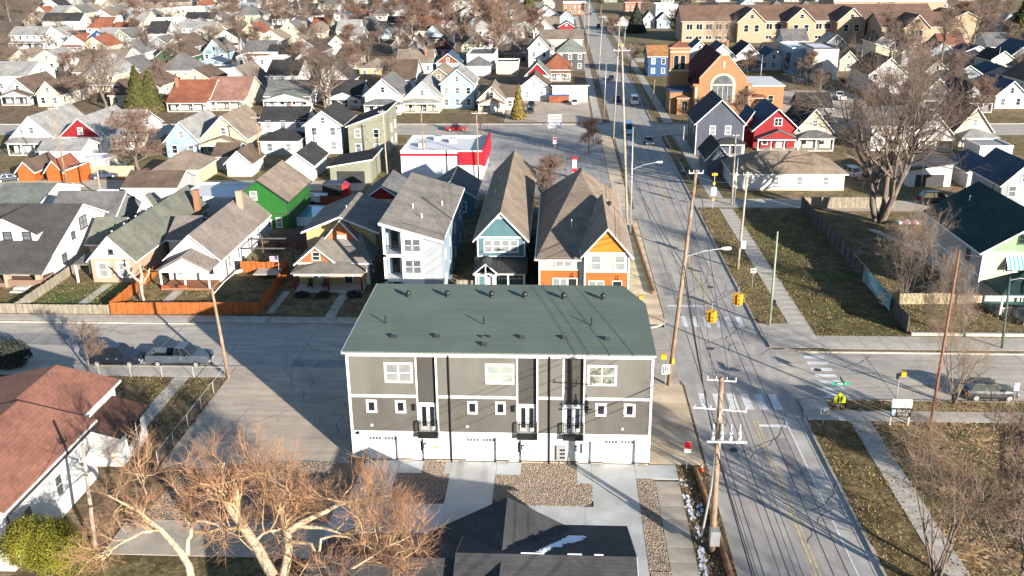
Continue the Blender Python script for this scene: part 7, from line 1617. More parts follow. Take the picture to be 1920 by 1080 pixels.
def veh_meshes(kind):
    if kind in VC: return VC[kind]
    P = {}
    if kind in ('suv', 'hatch', 'sedan'):
        L, W, B, Rz = {'suv': (5.2, 1.0, 1.12, 1.86), 'hatch': (4.6, .94, 1.02, 1.62), 'sedan': (4.7, .9, .9, 1.42)}[kind]; f = L/2
        P['body'] = loft([(-f, .75*W, .45, B-.12), (-f+.12, .95*W, .32, B), (-f+.9, W, .25, B+.02), (0, W, .25, B), (f-1.3, W, .25, B-.02), (f-.5, .96*W, .28, B-.1), (f-.12, .88*W, .32, B-.22), (f, .7*W, .42, B-.36)])
        ra, rb = (-f+.35, -f+.75) if kind != 'sedan' else (-f+.85, -f+1.5); fa, fb = f-1.25, f-2.05
    elif kind == 'pickup':
        L, W, B, Rz = 6.1, 1.04, 1.2, 1.98; f = L/2
        P['body'] = loft([(-.35, W, .35, B), (f-1.6, W, .35, B), (f-.5, .98*W, .36, B-.02), (f-.1, .92*W, .4, B-.12), (f, .8*W, .45, B-.25)])
        bed = MB(); bed.box(-f, -.36, -W, W, .42, .62); bed.box(-f, -.36, -W, -W+.1, .621, B); bed.box(-f, -.36, W-.1, W, .621, B); bed.box(-f, -f+.1, -W+.1, W-.1, .621, B)
        P['bed'] = bed; P['bed_cover'] = MB().box(-f+.1, -.36, -W+.1, W-.1, .625, .68); ra, rb = -.3, -.12; fa, fb = f-1.55, f-2.3
    else:
        L, W, B, Rz = 5.6, 1.0, 1.25, 2.3; f = L/2
        P['body'] = loft([(-f, .94*W, .4, B), (-f+.1, W, .32, B), (f-.9, W, .3, B), (f-.25, .95*W, .32, B-.2), (f, .8*W, .42, B-.45)])
        ra, rb = -f+.03, -f+.12; fa, fb = f-.75, f-1.6
    wb, wt = W*.9, W*(.72 if kind in ('sedan', 'hatch') else .79)
    q = [(ra, -wb, B-.03), (fa, -wb, B-.06), (fa, wb, B-.06), (ra, wb, B-.03), (rb, -wt, Rz), (fb, -wt, Rz-.02), (fb, wt, Rz-.02), (rb, wt, Rz)]
    P['cabin'] = MB().hexa(q)
    def inset(a, c, d, e, s=.1, o=.012):
        pts = [Vector(t) for t in (a, c, d, e)]; ce = sum(pts, Vector())/4; n = (pts[1]-pts[0]).cross(pts[3]-pts[0]).normalized()
        pp = [p+(ce-p)*s+n*o for p in pts]; return MB().prism(pp, tuple(n*-.02))
    P['windshield'] = inset(q[1], q[2], q[6], q[5], .09); P['rear_window'] = inset(q[3], q[0], q[4], q[7], .12)
    def side(s):
        a, c, d, e = (q[0], q[1], q[5], q[4]) if s < 0 else (q[2], q[3], q[7], q[6])
        m0 = tuple((Vector(a)*.53+Vector(c)*.47)); m1 = tuple((Vector(e)*.53+Vector(d)*.47)); out = []
        out.append(inset(a, m0, m1, e, .1)); out.append(inset(m0, c, d, m1, .1)); return out
    P['side_windows'] = side(-1)+side(1)
    P['wheels'] = [(x, y) for x in (-f*.62, f*.62) for y in (-W, W)]; P['f'] = f; P['W'] = W; P['B'] = B
    P['roof'] = MB().hexa([(rb+.05, -wt+.02, Rz), (fb-.03, -wt+.02, Rz-.02), (fb-.03, wt-.02, Rz-.02), (rb+.05, wt-.02, Rz), (rb+.15, -wt+.12, Rz+.05), (fb-.15, -wt+.12, Rz+.04), (fb-.15, wt-.12, Rz+.04), (rb+.15, wt-.12, Rz+.05)])
    VC[kind] = P; return P
WH = MB().tube([(0, -.1, 0), (0, .1, 0)], .36, 16).mesh('tyre', TYRE); RM = MB().tube([(0, -.11, 0), (0, .11, 0)], .23, 10).mesh('rim', RIM)
def vehicle(label, kind, col, x, y, rz, cat='car', name='parked_car', near=False, lower=None, z=.01, group=None):
    P = veh_meshes(kind); paint = mat('car_paint_' + '_'.join('%02d' % int(c*99) for c in col), col, .28, .04, .3, spec=.6, metal=.25)
    T = Thing(name, label, cat, (x, y, z), math.radians(rz), group); f, W, B = P['f'], P['W'], P['B']
    T.lpart('body', P['body'], paint); T.lpart('cabin', P['cabin'], paint); T.lpart('roof', P['roof'], paint)
    if 'bed' in P: T.lpart('bed', P['bed'], paint); T.lpart('bed_cover', P['bed_cover'], BLACK)
    T.lpart('windshield', P['windshield'], AUTOGLASS); T.lpart('rear_window', P['rear_window'], AUTOGLASS)
    for w in P['side_windows']: T.lpart('side_window', w, AUTOGLASS)
    for wx, wy in P['wheels']:
        o = link('wheel', WH, T.o, (wx, wy*.93, .36)); link('rim', RM, o)
    for s in (-1, 1):
        T.lpart('headlight', MB().box(f-.16, f-.03, s*W*.62-.16, s*W*.62+.16, B-.48, B-.32), HL); T.lpart('taillight', MB().box(-f-.015, -f+.1, s*W*.74-.1, s*W*.74+.1, B-.42, B-.16), TL)
    if near:
        T.lpart('bumper', MB().box(f-.02, f+.05, -W*.66, W*.66, .42, .6), mat('bumper_chrome', (.6, .6, .6), .3, .05, metal=.5)); T.lpart('rear_bumper', MB().box(-f-.06, -f+.02, -W*.75, W*.75, .4, .58), BLACK)
        for s in (-1, 1): T.lpart('mirror', MB().box(f-2.0 if kind == 'pickup' else f-1.55, f-1.85 if kind == 'pickup' else f-1.4, s*(W+.1)-.1, s*(W+.1)+.1, B+.02, B+.2), paint)
        T.lpart('sill', MB().box(-f*.42, f*.42, -W-.005, -W+.02, .26, .4).box(-f*.42, f*.42, W-.02, W+.005, .26, .4), BLACK)
        for xx in (-f*.32, f*.04, f*.36):
            for sy in (-1, 1): T.lpart('door_seam', MB().box(xx-.012, xx+.012, sy*W*.99-.008, sy*W*.99+.008, .42, B-.1), BLACK)
        for xx in (-f*.2, f*.15):
            for sy in (-1, 1): T.lpart('door_handle', MB().box(xx-.09, xx+.09, sy*W-.03, sy*W+.03, B-.24, B-.19), RIM)
        T.lpart('grille', MB().box(f-.03, f+.02, -W*.42, W*.42, B-.5, B-.3), BLACK)
    return T
vehicle('black SUV parked behind the silver pickup', 'suv', (.012, .016, .028), -43.14, 80.80, 0, near=True)
vehicle('silver-blue pickup truck with black bed parked at the kerb', 'pickup', (.07, .09, .115), -36.91, 80.99, 0, 'truck', 'pickup_truck', True)
vehicle('dark grey hatchback parked by the bare street tree', 'hatch', (.06, .062, .068), 38.16, 76.02, 0, near=True)
vehicle('light blue delivery van with white nose on the avenue', 'van', (.42, .56, .68), 14.65, 200.17, -90, 'van', 'delivery_van')
vehicle('white van driving away on the avenue', 'van', (.72, .73, .74), 18.79, 239.81, 90, 'van', 'delivery_van')
vehicle('dark blue car on the avenue beside the corner house', 'sedan', (.05, .07, .10), 18.10, 188.67, -90)
vehicle('black car on the avenue left of the white van', 'sedan', (.02, .02, .025), 14.69, 244.21, -90)
vehicle('dark car on the avenue beyond the white van', 'sedan', (.03, .04, .06), 15.21, 285.26, -90)
vehicle('dark car far up the avenue', 'suv', (.03, .03, .035), 18.40, 476.54, -90)
vehicle('dark car farthest up the avenue, left lane', 'sedan', (.03, .03, .04), 16.77, 567.97, -90)
vehicle('dark car crossing near the top of the avenue', 'sedan', (.05, .05, .06), 26.43, 637.80, 90)
vehicle('bright red car parked on the back street', 'sedan', (.40, .012, .02), -22.89, 203.29, 5)
vehicle('dark green car parked beside the cypress, nearer one', 'sedan', (.05, .06, .055), -7.36, 226.25, -88)
vehicle('black car parked beside the cypress, farther one', 'sedan', (.02, .022, .025), -7.40, 235.85, -88)
vehicle('white car parked before the storefront', 'sedan', (.66, .67, .68), 3.54, 239.11, 90)
vehicle('teal and white pickup before the gabled shop', 'pickup', (.20, .42, .40), -4.67, 248.04, 90, 'truck', 'pickup_truck')
vehicle('dark blue car in the far left backyard', 'sedan', (.03, .04, .06), -97.00, 155.38, 35)
vehicle('dark blue sedan behind the tall grey pole, left backyard', 'sedan', (.03, .045, .09), -81.06, 157.95, 25)
vehicle('black hatchback behind the dark blue sedan, left backyard', 'hatch', (.02, .022, .03), -82.42, 164.68, 25)
vehicle('red car parked left of the pale yellow garage', 'sedan', (.34, .03, .05), -73.67, 158.84, -100)
vehicle('grey car on the church parking lot edge', 'sedan', (.14, .15, .17), 70.02, 278.32, 10)
vehicle('dark pickup beside the modern white house drive', 'pickup', (.04, .05, .06), 83.84, 276.92, 8, 'truck', 'pickup_truck')
vehicle('silver car beside the ranch house end', 'suv', (.5, .5, .5), 50.44, 160.89, 100)
vehicle('dark car under the great bare tree', 'sedan', (.03, .03, .04), 53.13, 158.95, 100)
vehicle('white car behind the church hall', 'sedan', (.66, .66, .66), 59.24, 275.18, 15)
vehicle('dark car parked at the right edge before the green-roofed house', 'sedan', (.05, .055, .06), 49.27, 94.52, -90)

for lb, k, c_, x, y, rz in (('white car parked on the back street near the red-gabled house', 'sedan', (.55, .55, .55), -118, 199.3, 0), ('silver car parked on the back street below the rust-roofed house', 'suv', (.33, .34, .35), -96, 209.8, 180), ('maroon car parked on the back street below the green-grey roof', 'sedan', (.12, .02, .025), -62, 209.8, 180), ('blue car parked on the back street behind the olive house', 'hatch', (.04, .08, .2), -52, 199.4, 0), ('white car parked on the right-hand back street', 'suv', (.56, .56, .56), 84, 209.9, 180), ('dark car parked on the right-hand back street', 'sedan', (.03, .03, .04), 66, 199.2, 0), ('tan car in the alley by the barn-roofed sheds', 'sedan', (.25, .2, .14), -66, 154.2, 5), ('black SUV in the right-hand alley by the black garage door', 'suv', (.02, .02, .02), 58, 142.4, 4), ('silver car on the church parking lot', 'sedan', (.36, .37, .38), 60, 236, 95), ('white pickup at the edge of the church parking lot', 'pickup', (.55, .55, .55), 72, 246, 88), ('dark grey car far along the left pavement', 'sedan', (.07, .07, .075), -78, 81.4, 0)):
    vehicle(lb, k, c_, x, y, rz, 'truck' if k == 'pickup' else 'car', 'pickup_truck' if k == 'pickup' else 'parked_car', z=.01 if y < 211.5 and (y > 197 or y > 80 and y < 91) else GZ+.01)

# ------------------------------------------------------------------ poles, lamps, wires
POLES = {}
def pole(key, label, base, top, r=.16, m=WOODP, arms=(), lamp=None, name='utility_pole', cat='utility pole', cap=None, boxes=()):
    bx, by = base; tx, ty, tz = top; T = Thing(name, label, cat, (bx, by, GZ)); POLES[key] = (T, Vector((bx, by, GZ)), Vector(top))
    A, B = Vector((bx, by, -.1)), Vector(top); T.part('pole', MB().tube([A, A.lerp(B, .5), B], [r*1.2, r, r*.75], 10), m, smooth=True)
    for f, L, ang in arms:
        c = A.lerp(B, f); a = math.radians(ang); d = Vector((math.cos(a), math.sin(a), 0))*L/2
        T.part('crossarm', MB().tube([c-d+Vector((0, 0, .0)), c+d], .055, 5), mat('crossarm_white', (.62, .62, .6), .6))
        for s in (-.95, -.35, .35, .95):
            q = c+d*s; T.part('insulator', MB().cyl(q.x, q.y, q.z+.05, q.z+.28, .05, 7, .035), mat('porcelain_grey', (.42, .44, .47), .3))
    if lamp:
        f, L, ang, rise = lamp; c = A.lerp(B, f); a = math.radians(ang); e = c+Vector((math.cos(a)*L, math.sin(a)*L, rise))
        T.part('lamp_arm', MB().tube([c, c.lerp(e, .5)+Vector((0, 0, .15)), e], .05, 6), METAL)
        d = Vector((math.cos(a), math.sin(a), 0)); T.part('lamp_head', MB().tube([e-d*.1, e+d*.2, e+d*.65, e+d*.8], [.06, .15, .16, .08], 8), mat('lamp_white', (.72, .72, .70), .4))
    for (f, w, h, dx, dy, c_) in boxes:
        q = A.lerp(B, f); T.part('equipment_box', MB().box(q.x+dx-w/2, q.x+dx+w/2, q.y+dy-w/2, q.y+dy+w/2, q.z-h/2, q.z+h/2), c_)
    return T
T = pole('corner', 'tall wooden utility pole at the corner behind the townhouse', (10.1, 77.3), (11.47, 77.3, 20.26), .17, WOODP, ((.985, 1.2, 0),), (.62, 3.2, 5, .7))
Tn = pole('near', 'wooden pole with switchgear, grey conduit and meter box by the avenue', (10.3, 52.4), (10.08, 52.4, 12.90), .19, WOODP, ((.985, 1.8, -8), (.83, 3.3, -8), (.80, 1.0, 80)), None, boxes=((.13, .62, 1.1, .05, -.42, METAL),))
tz = POLES['near'][2]
bt = MB().tube([(9.55, 52.35, 1.4), (9.95, 52.4, 5.0), (10.1, 52.35, 8.6)], .075, 8); Tn.part('conduit', bt, METAL)
for i, dx in enumerate((-.75, -.2, .35, .9)):
    zc = 9.1; b = MB(); b.cyl(10.5+dx, 52.1, zc-.35, zc+.25, .14, 8); b.cyl(10.5+dx, 52.1, zc+.25, zc+.75, .06, 8); b.box(10.42+dx, 10.58+dx, 51.8, 52.3, zc-.1, zc+.05); Tn.part('switchgear', b, mat('switch_grey', (.34, .36, .38), .5, .2))
Tn.part('bracket', MB().box(9.4, 11.9, 52.0, 52.12, 8.55, 8.65), TRIM)
pole('mid', 'paired wooden pole on the avenue beside the orange house', (9.75, 129.0), (8.18, 129.0, 25.48), .15, WOODG, ((.97, 2.2, 0),))
pole('lampmid', 'grey street light pole with a long arm north of the orange house', (9.9, 124.8), (9.74, 124.8, 15.17), .10, METAL, (), (.62, 3.4, 8, .9), 'street_lamp', 'street lamp')
pole('white', 'white wooden pole with a box on the vacant lot verge', (22.2, 110.5), (22.51, 110.5, 12.40), .15, WOODG, ((.97, 1.0, 0),), None, boxes=((.27, .6, .9, .35, 0, TRIM),))
pole('green', 'greenish signal pole at the north-east corner', (22.3, 92.0), (22.23, 92.0, 10.48), .12, mat('pole_green', (.24, .27, .20), .7), (), None, 'signal_pole', 'pole', boxes=((.26, .3, .6, .3, 0, BLACK),))
pole('rusty', 'tall rusty steel pole beside the park sign', (30.7, 69.5), (30.72, 69.5, 15.75), .11, mat('rusty_steel', (.20, .10, .06), .8, .3, 2), (), None)
pole('greenlamp', 'green street lamp pole at the right edge', (44.0, 86.7), (43.52, 86.7, 7.57), .11, mat('pole_dark_green', (.06, .09, .08), .7), (), (.96, 1.6, -10, .25), 'street_lamp', 'street lamp')
pole('left', 'brown wooden pole with a street light beside the pickup', (-31.0, 77.6), (-31.53, 77.6, 9.15), .15, WOODP, (), (.93, 2.6, 55, 1.4))
pole('bl', 'pale wooden pole against the white wall, bottom left', (-31.2, 51.3), (-30.68, 51.3, 8.07), .13, WOODG, ((.85, .6, 30),))
for key, lb, b_, t_, m_, ar in (('w1', 'leaning yellowish pole among the barn-roofed sheds', (-85.04, 152.40), (-85.11, 152.40, 13.92), WOODP, ((.95, 1.6, 10),)), ('w2', 'slim grey pole behind the sage roof with crossarm', (-74.93, 143.86), (-74.80, 143.86, 7.07), WOODG, ((.96, 1.8, 20),)), ('w3', 'wooden pole between the cream and grey cottages', (-54.83, 164.92), (-54.88, 164.92, 9.78), WOODP, ((.97, 1.5, 0),)), ('w4', 'wooden pole with transformer beside the olive garage', (-29.98, 156.89), (-30.21, 156.89, 12.22), WOODG, ((.97, 1.5, 0),)), ('w5', 'wooden pole rising before the white shop wall', (-23.77, 159.35), (-24.01, 159.35, 11.81), WOODP, ((.97, 1.5, 0),)), ('w6', 'wooden pole at the red shop corner', (-13.47, 150.30), (-13.62, 150.30, 13.11), WOODP, ((.97, 1.5, 0),)),
        ('n1', 'wooden pole on the avenue beside the shop lot', (11.07, 193.11), (11.68, 193.11, 23.81), WOODG, ((.97, 2.0, 0),)), ('n2', 'wooden pole on the avenue beside the storefront', (10.79, 273.90), (11.70, 273.90, 19.65), WOODG, ((.97, 2.0, 0),)), ('n3', 'wooden pole far up the avenue left side', (10.29, 367.39), (10.67, 367.39, 22.69), WOODG, ((.97, 2.0, 0),)), ('n4', 'wooden pole farthest up the avenue', (10.51, 441.36), (10.88, 441.36, 20.54), WOODG, ((.97, 2.0, 0),)),
        ('n5', 'pale pole by the parked black car on the avenue', (10.16, 218.71), (10.44, 218.71, 13.45), METAL, ()), ('e1', 'wooden pole before the church lawn', (22.29, 229.14), (22.74, 229.14, 7.70), WOODP, ()), ('e2', 'pale pole in front of the navy house', (22.87, 173.60), (23.02, 173.60, 6.44), WOODG, ()), ('e3', 'wooden pole at the ranch house corner', (26.68, 141.04), (26.52, 141.04, 11.22), WOODG, ((.97, 1.0, 0),)), ('e4', 'thin metal pole beside the ranch corner pole', (26.85, 140.10), (26.93, 140.10, 7.67), METAL, ()), ('e5', 'white pole before the black garage door', (58.25, 149.09), (58.04, 149.09, 6.28), METAL, ()), ('e6', 'light pole with floodlight by the modern white house', (89.11, 286.01), (88.86, 286.01, 8.68), METAL, ()), ('e7', 'pole behind the church hall', (55.32, 264.61), (55.41, 264.61, 9.56), METAL, ()), ('e8', 'pole near the right edge cottages', (132.59, 294.74), (132.48, 294.74, 8.22), METAL, ()), ('e9', 'pale pole on the school lawn edge', (23.22, 352.01), (23.44, 352.01, 11.38), METAL, ())):
    pole(key, lb, b_, t_, .13 if m_ is not METAL else .08, m_, ar)
def wire(label, pts, sag=.4, r=.018, m=None, group='overhead wires', rr=None):
    p = [Vector(q) for q in pts]; b = MB()
    for a, c in zip(p, p[1:]):
        n = 10; L = [a.lerp(c, i/n)-Vector((0, 0, sag*4*(i/n)*(1-i/n))) for i in range(n+1)]; b.tube(L, r, 4, caps=False)
    return single('overhead_wire', b, m or mat('cable_grey', (.10, .10, .11), .6), label, 'wire', tuple(p[0]), group)
tp = lambda k, d=0, dx=0, dy=0: POLES[k][2]+Vector((dx, dy, -d))
far_s = Vector((10.6, 5, 12.0))
for i, (d, dx, lb) in enumerate(((.0, -.5, 'top left'), (.0, .5, 'top right'), (1.7, -.9, 'lower left'), (1.7, .9, 'lower right'))):
    wire(lb + ' power line along the avenue over the near pole', [far_s+Vector((dx, 0, -d)), tp('near', d, dx), tp('corner', d+1.0, dx*.7), tp('mid', d+.6, dx), tp('n1', d+.5, dx), tp('n2', d+.5, dx), tp('n3', d+.5, dx)], .5, .022)
wire('thick black cable bundle along the avenue', [far_s+Vector((-.4, 0, -4.0)), (10.15, 52.4, 7.6), POLES['corner'][1].lerp(POLES['corner'][2], .58), (9.8, 129, 8.5), tp('n1', 5)], .7, .045, BLACK)
wire('second black cable along the avenue', [far_s+Vector((.3, 0, -4.6)), (10.4, 52.4, 7.0), POLES['corner'][1].lerp(POLES['corner'][2], .55), (9.85, 129, 8.0), tp('n1', 5.6)], .8, .03, BLACK)
gp_ = POLES['green'][2]
sp_a = POLES['corner'][1].lerp(POLES['corner'][2], .60); sp_b = gp_-Vector((0, 0, .3))
wire('service wire from the green signal pole to the rusty pole', [gp_-Vector((0, 0, 2.5)), tp('rusty', 2.0)], .6, .014)
wire('wire from the rusty pole to the right edge', [tp('rusty', .3), (80, 76, 11)], .6, .014)
wire('wire from the corner pole to the white lot pole', [tp('corner', .5), tp('white', .3), tp('e3', .4)], .8, .014)
wire('left alley power line behind the near houses', [tp('w1', .2), tp('w2', .2), tp('w3', .2), tp('w4', .3), tp('w5', .3), tp('w6', .3), tp('mid', 1.2)], .6, .016)
wire('lower left alley cable behind the near houses', [tp('w1', 1.6), tp('w2', 1.4), tp('w3', 1.6), tp('w4', 1.8), tp('w5', 1.8), tp('w6', 1.8), tp('mid', 3)], .8, .022)
wire('service drop from the alley pole to the shop', [tp('w5', .5), (-20, 158, 5.2)], .5, .012)
wire('service wire from the pole beside the pickup across the street', [tp('left', .6), (-44, 104.3, 4.0)], .6, .014)
wire('service wire from the pole beside the pickup to the terracotta house', [tp('left', .8), (-36.5, 66, 4.8)], .5, .012)
wire('wire from the bottom left pole to the terracotta house', [tp('bl', .8), (-36.0, 52, 4.4)], .3, .012)
wire('wire crossing the avenue to the navy house', [tp('n1', 3), tp('e2', .2)], .5, .014)

# ------------------------------------------------------------------ traffic signals and signs
SIGY = mat('signal_yellow', (.62, .30, .015), .45, .06); REDL = mat('signal_red_lit', (1.0, .05, .02), .3, .02, emit=2.5); DRKL = mat('signal_lens_dark', (.05, .04, .02), .3)
def signal(label, x, y, ztop, n=2, name='traffic_signal', hang=None):
    T = Thing(name, label, 'traffic signal', (x, y, ztop), group='traffic signals')
    for k in range(4):
        a = k*math.pi/2; c, s = math.cos(a), math.sin(a); rot = lambda u, v: (x+u*c-v*s, y+u*s+v*c)
        for j in range(3):
            z1 = ztop-.3-j*.36; pts = [rot(*p) for p in ((-.16, -.42), (.16, -.42), (.16, -.14), (-.16, -.14))]
            b = MB(); b.hexa([(*p, z1-.34) for p in pts]+[(*p, z1) for p in pts]); h = T.part('signal_housing', b, SIGY)
            q0, q1 = rot(0, -.42), rot(0, -.445); T.part('lens', MB().tube([(*q0, z1-.17), (*q1, z1-.17)], .11, 10), REDL if (j == 0 and k in (0, 2)) else DRKL, h)
            v = MB(); pp = [rot(*p) for p in ((-.13, -.62), (.13, -.62), (.13, -.42), (-.13, -.42))]; v.hexa([(*p, z1-.06) for p in pp]+[(*p, z1-.03) for p in pp]); T.part('visor', v, SIGY, h)
    T.part('hanger', MB().cyl(x, y, ztop-.3, ztop+(hang or .5), .03, 6), METAL)
s1_ = Vector((14.12, 80.34, 6.3)); s2_ = Vector((17.19, 84.10, 6.6))
signal('yellow traffic signal cluster hanging over the crossing, nearer the townhouse', s1_.x, s1_.y, 6.6)
signal('yellow traffic signal cluster hanging over the crossing, nearer the vacant lot', s2_.x, s2_.y, 6.9)
wire('span wire carrying the traffic signals across the avenue', [sp_a, (s1_.x, s1_.y, 7.1), (s2_.x, s2_.y, 7.4), sp_b], .12, .028, BLACK)
def ped_signal(label, base, h, box=(.35, .32)):
    x, y = base; T = Thing('pedestrian_signal', label, 'traffic signal', (x, y, GZ)); T.part('post', MB().cyl(x, y, GZ, h+.2, .05, 8).cyl(x, y, GZ, GZ+.3, .16, 8, .08), METAL)
    T.part('signal_housing', MB().box(x+.08, x+.5, y-.2, y+.15, h-.25, h+.15), SIGY); T.part('signal_face', MB().box(x-.25, x-.06, y-.22, y+.1, h-.5, h-.05), BLACK)
ped_signal('grey signal post with yellow pedestrian head beside the right-hand street', (29.4, 74.0), 3.2)
T = Thing('pedestrian_signal', 'yellow pedestrian heads on the corner pole behind the townhouse', 'traffic signal', (9.8, 77.2, 3.0))
T.part('signal_housing', MB().box(9.25, 9.75, 76.9, 77.25, 2.9, 3.35), SIGY); T.part('signal_housing', MB().box(10.25, 10.5, 77.0, 77.3, 2.4, 2.95), SIGY)
ped_signal('slim post with yellow button box beside the orange house walk', (8.4, 92.6), 3.0)
def sign(label, x, y, h, w, hh, m, rz=0, post=METAL, back=None, marks=(), name='street_sign'):
    T = Thing(name, label, 'sign', (x, y, GZ), math.radians(rz)); T.lpart('post', MB().cyl(0, .03, 0, h-GZ+.05, .03, 6), post)
    T.lpart('sign_plate', MB().box(-w/2, w/2, -.03, 0, h-hh-GZ, h-GZ), m)
    for i, (x0, x1, z0, z1, mm) in enumerate(marks): T.lpart('sign_marking', MB().box(x0, x1, -.036, -.03, h-GZ+z0, h-GZ+z1), mm)
    return T
SW = mat('sign_white', (.62, .62, .62)); SR = mat('sign_red', (.55, .02, .04)); SG = mat('sign_green', (.01, .28, .17), .45); SYY = mat('sign_fluorescent', (.72, .75, .03), .45)
sign('red and white parking sign on the dirt verge', 9.9, 62.6, 2.6, .5, .95, SW, 0, marks=((-.25, .25, -.6, 0, SR), (-.16, .16, -.2, -.12, SW), (-.16, .16, -.42, -.34, SW)))
sign('white turn-restriction sign on the corner pole', 9.75, 76.9, 2.4, .75, .95, SW, 8, marks=((-.28, -.18, -.8, -.15, BLACK), (-.1, .0, -.7, -.1, BLACK), (.08, .26, -.4, -.3, BLACK), (-.28, .26, -.88, -.8, BLACK), (.12, .2, -.75, -.35, BLACK)))
sign('small white sign on the vacant lot verge', 22.6, 103.3, 2.6, .65, .55, SW, 0, marks=((-.2, .2, -.35, -.2, BLACK),))
T = Thing('school_crossing_sign', 'fluorescent yellow pentagon school crossing sign at the park corner', 'sign', (23.4, 70.4, GZ))
T.lpart('post', MB().cyl(0, .03, 0, 3.0, .035, 6), METAL)
T.lpart('sign_plate', MB().prism([(-.48, 0, 2.0), (.48, 0, 2.0), (.48, 0, 2.5), (0, 0, 2.95), (-.48, 0, 2.5)], (0, -.03, 0)), SYY)
fg_ = MB()
for dx in (-.14, .14): fg_.box(dx-.06, dx+.06, -.04, -.031, 2.25, 2.5); fg_.tube([(dx, -.031, 2.57), (dx, -.045, 2.57)], .06, 8); fg_.box(dx-.07, dx-.01, -.04, -.031, 2.06, 2.25); fg_.box(dx+.02, dx+.08, -.04, -.031, 2.06, 2.25)
T.lpart('sign_marking', fg_, BLACK)
sign('white arrow sign at the park corner kerb', 22.2, 70.2, 1.75, .7, .6, SW, 0, marks=((-.2, -.12, -.5, -.1, BLACK), (-.2, .22, -.5, -.42, BLACK), (.14, .22, -.5, -.25, BLACK)))
T = Thing('street_name_sign', 'crossed green street name blades beside the crosswalk', 'sign', (24.0, 72.2, GZ)); T.lpart('post', MB().cyl(0, 0, 0, 3.3, .03, 6), METAL)
T.lpart('name_blade', MB().box(-.85, .65, -.015, .015, 2.75, 3.0), SG); T.lpart('name_blade', MB().box(-.015, .015, -.7, .7, 3.05, 3.3), SG); T.lpart('sign_marking', MB().box(-.6, .35, -.02, -.016, 2.84, 2.91), SW)
T = Thing('park_sign', 'black FINCH PARK sign under a blank white board', 'sign', (28.5, 70.4, GZ)); T.o.scale = (.88, .88, .84)
for x in (-.85, .85): T.lpart('post', MB().box(x-.06, x+.06, -.06, .06, 0, 2.9), SW)
T.lpart('blank_board', MB().box(-.95, .95, -.09, -.065, 1.95, 2.9), SW); T.lpart('name_board', MB().box(-.95, .95, -.09, -.065, .95, 1.9), BLACK)
for t_, z_ in (('FINCH', 1.58), ('PARK', 1.22)): link('lettering', text_mesh(t_, .42, SW), T.o, (.22, -.1, z_))
T.lpart('emblem', MB().box(-.85, -.5, -.1, -.09, 1.1, 1.75), mat('emblem_blue', (.35, .5, .6), .5))
sign('blue handicapped parking sign beside the dark hatchback', 39.2, 73.6, 2.6, .5, .7, mat('sign_bluewhite', (.45, .5, .7), .5), 15)
T = Thing('flashing_beacon', 'yellow warning beacon post with a white school plate by the drive', 'sign', (23.39, 138.81, GZ)); T.lpart('post', MB().cyl(0, 0, 0, 5.6, .05, 8), METAL)
for z in (5.3, 1.4, 3.9): T.lpart('beacon', MB().box(-.42 if z == 5.3 else -.2, .42 if z == 5.3 else .2, -.1, .1, z-.18, z+.18), SIGY)
T.lpart('sign_plate', MB().box(-.38, .38, -.12, -.06, 2.0, 3.3), SW)
T = Thing('traffic_cone', 'orange traffic cone with white band beside the lying log', 'traffic cone', (11.03, 62.51, GZ)); T.lpart('cone', MB().cyl(0, 0, .03, .72, .16, 12, .03), mat('cone_orange', (.75, .10, .03), .6)); T.lpart('base', MB().box(-.2, .2, -.2, .2, 0, .03), mat('cone_orange', (.75, .1, .03))); T.lpart('band', MB().cyl(0, 0, .38, .54, .105, 12, .07), SW)
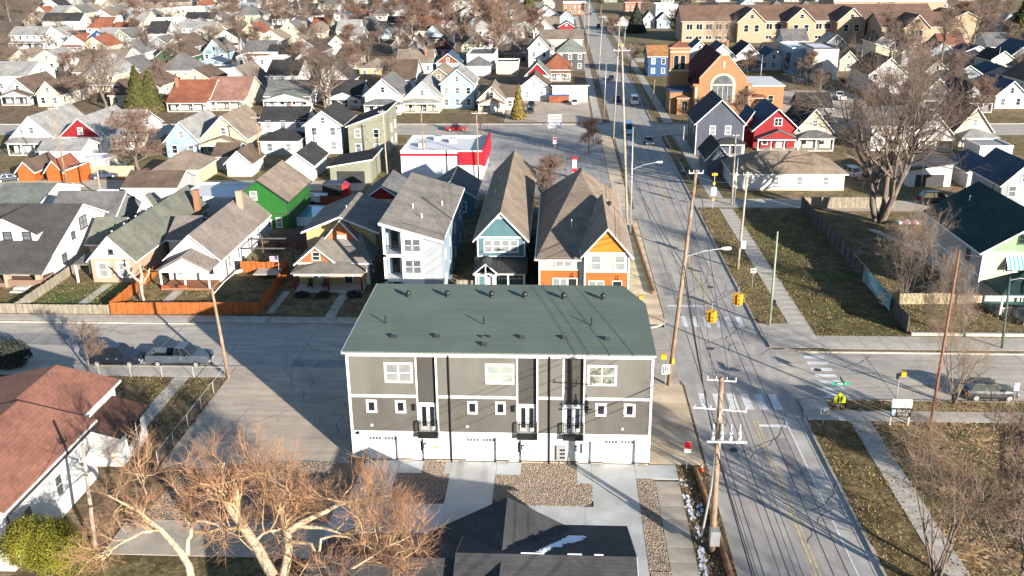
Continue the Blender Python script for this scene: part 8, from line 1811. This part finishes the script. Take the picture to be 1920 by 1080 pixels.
def bin_(label, x, y, m, s=1.0):
    T = Thing('wheelie_bin', label, 'bin', (x, y, GZ)); T.lpart('body', MB().hexa([(-.25*s, -.28*s, .05), (.25*s, -.28*s, .05), (.25*s, .28*s, .05), (-.25*s, .28*s, .05), (-.31*s, -.36*s, 1.0*s), (.31*s, -.36*s, 1.0*s), (.31*s, .36*s, 1.0*s), (-.31*s, .36*s, 1.0*s)]), m); T.lpart('lid', MB().box(-.34*s, .34*s, -.4*s, .4*s, 1.0*s, 1.08*s), m); T.lpart('wheel', MB().tube([(-.28*s, .3*s, .12), (.28*s, .3*s, .12)], .12, 8), BLACK)
bin_('dark wheelie bin on the avenue drive apron', 21.87, 161.42, mat('bin_dark', (.03, .04, .06), .6), 1.3)
bin_('blue wheelie bin by the white garage wall', -57.43, 159.82, mat('bin_blue', (.03, .08, .25), .6), 1.2)
T = Thing('rubble_container', 'orange container under a blue tarpaulin before the storefront', 'container', (-0.42, 242.61, GZ)); T.lpart('body', MB().box(-2.6, 2.6, -1.1, 1.1, .1, 1.7), wm('rust')); T.lpart('tarpaulin', MB().box(-2.7, 2.7, -1.2, 1.2, 1.7, 2.0), wm('blue')); T.lpart('panel', MB().box(-.1, .1, -1.16, -1.1, .2, 1.6), wm('orange'))
T = Thing('portable_toilet', 'teal portable toilet beside the gabled shop', 'portable toilet', (-2.65, 244.40, GZ)); T.lpart('body', MB().box(-.6, .6, -.6, .6, 0, 2.1), mat('toilet_teal', (.04, .34, .30), .5)); T.lpart('roof', MB().hexa([(-.65, -.65, 2.1), (.65, -.65, 2.1), (.65, .65, 2.1), (-.65, .65, 2.1), (-.4, -.4, 2.35), (.4, -.4, 2.35), (.4, .4, 2.35), (-.4, .4, 2.35)]), TRIM)
T = Thing('gas_pump_stand', 'white and red striped stand on the shop lot', 'stand', (2.52, 158.02, GZ)); T.lpart('column', MB().box(-.35, .35, -.3, .3, 0, 3.4), SW); T.lpart('stripe', MB().box(-.37, .37, -.32, .32, 1.2, 1.9), SR); T.lpart('cap', MB().box(-.45, .45, -.4, .4, 3.4, 3.8), SR)
sign('white and red poster post on the shop lot', -1.08, 182.26, 2.6, .7, 1.3, SW, 0, marks=((-.3, .3, -.5, -.1, SR),))
sign('white board sign on the church lawn', 30.69, 225.99, 1.8, 2.2, 1.2, SW, 0)
sign('yellow diamond warning sign on the avenue verge', 23.11, 363.03, 3.0, .9, .9, SYY, 0)
sign('no-through white sign beside the avenue lamp', 11.65, 261.25, 3.0, .9, .9, SW, 0)
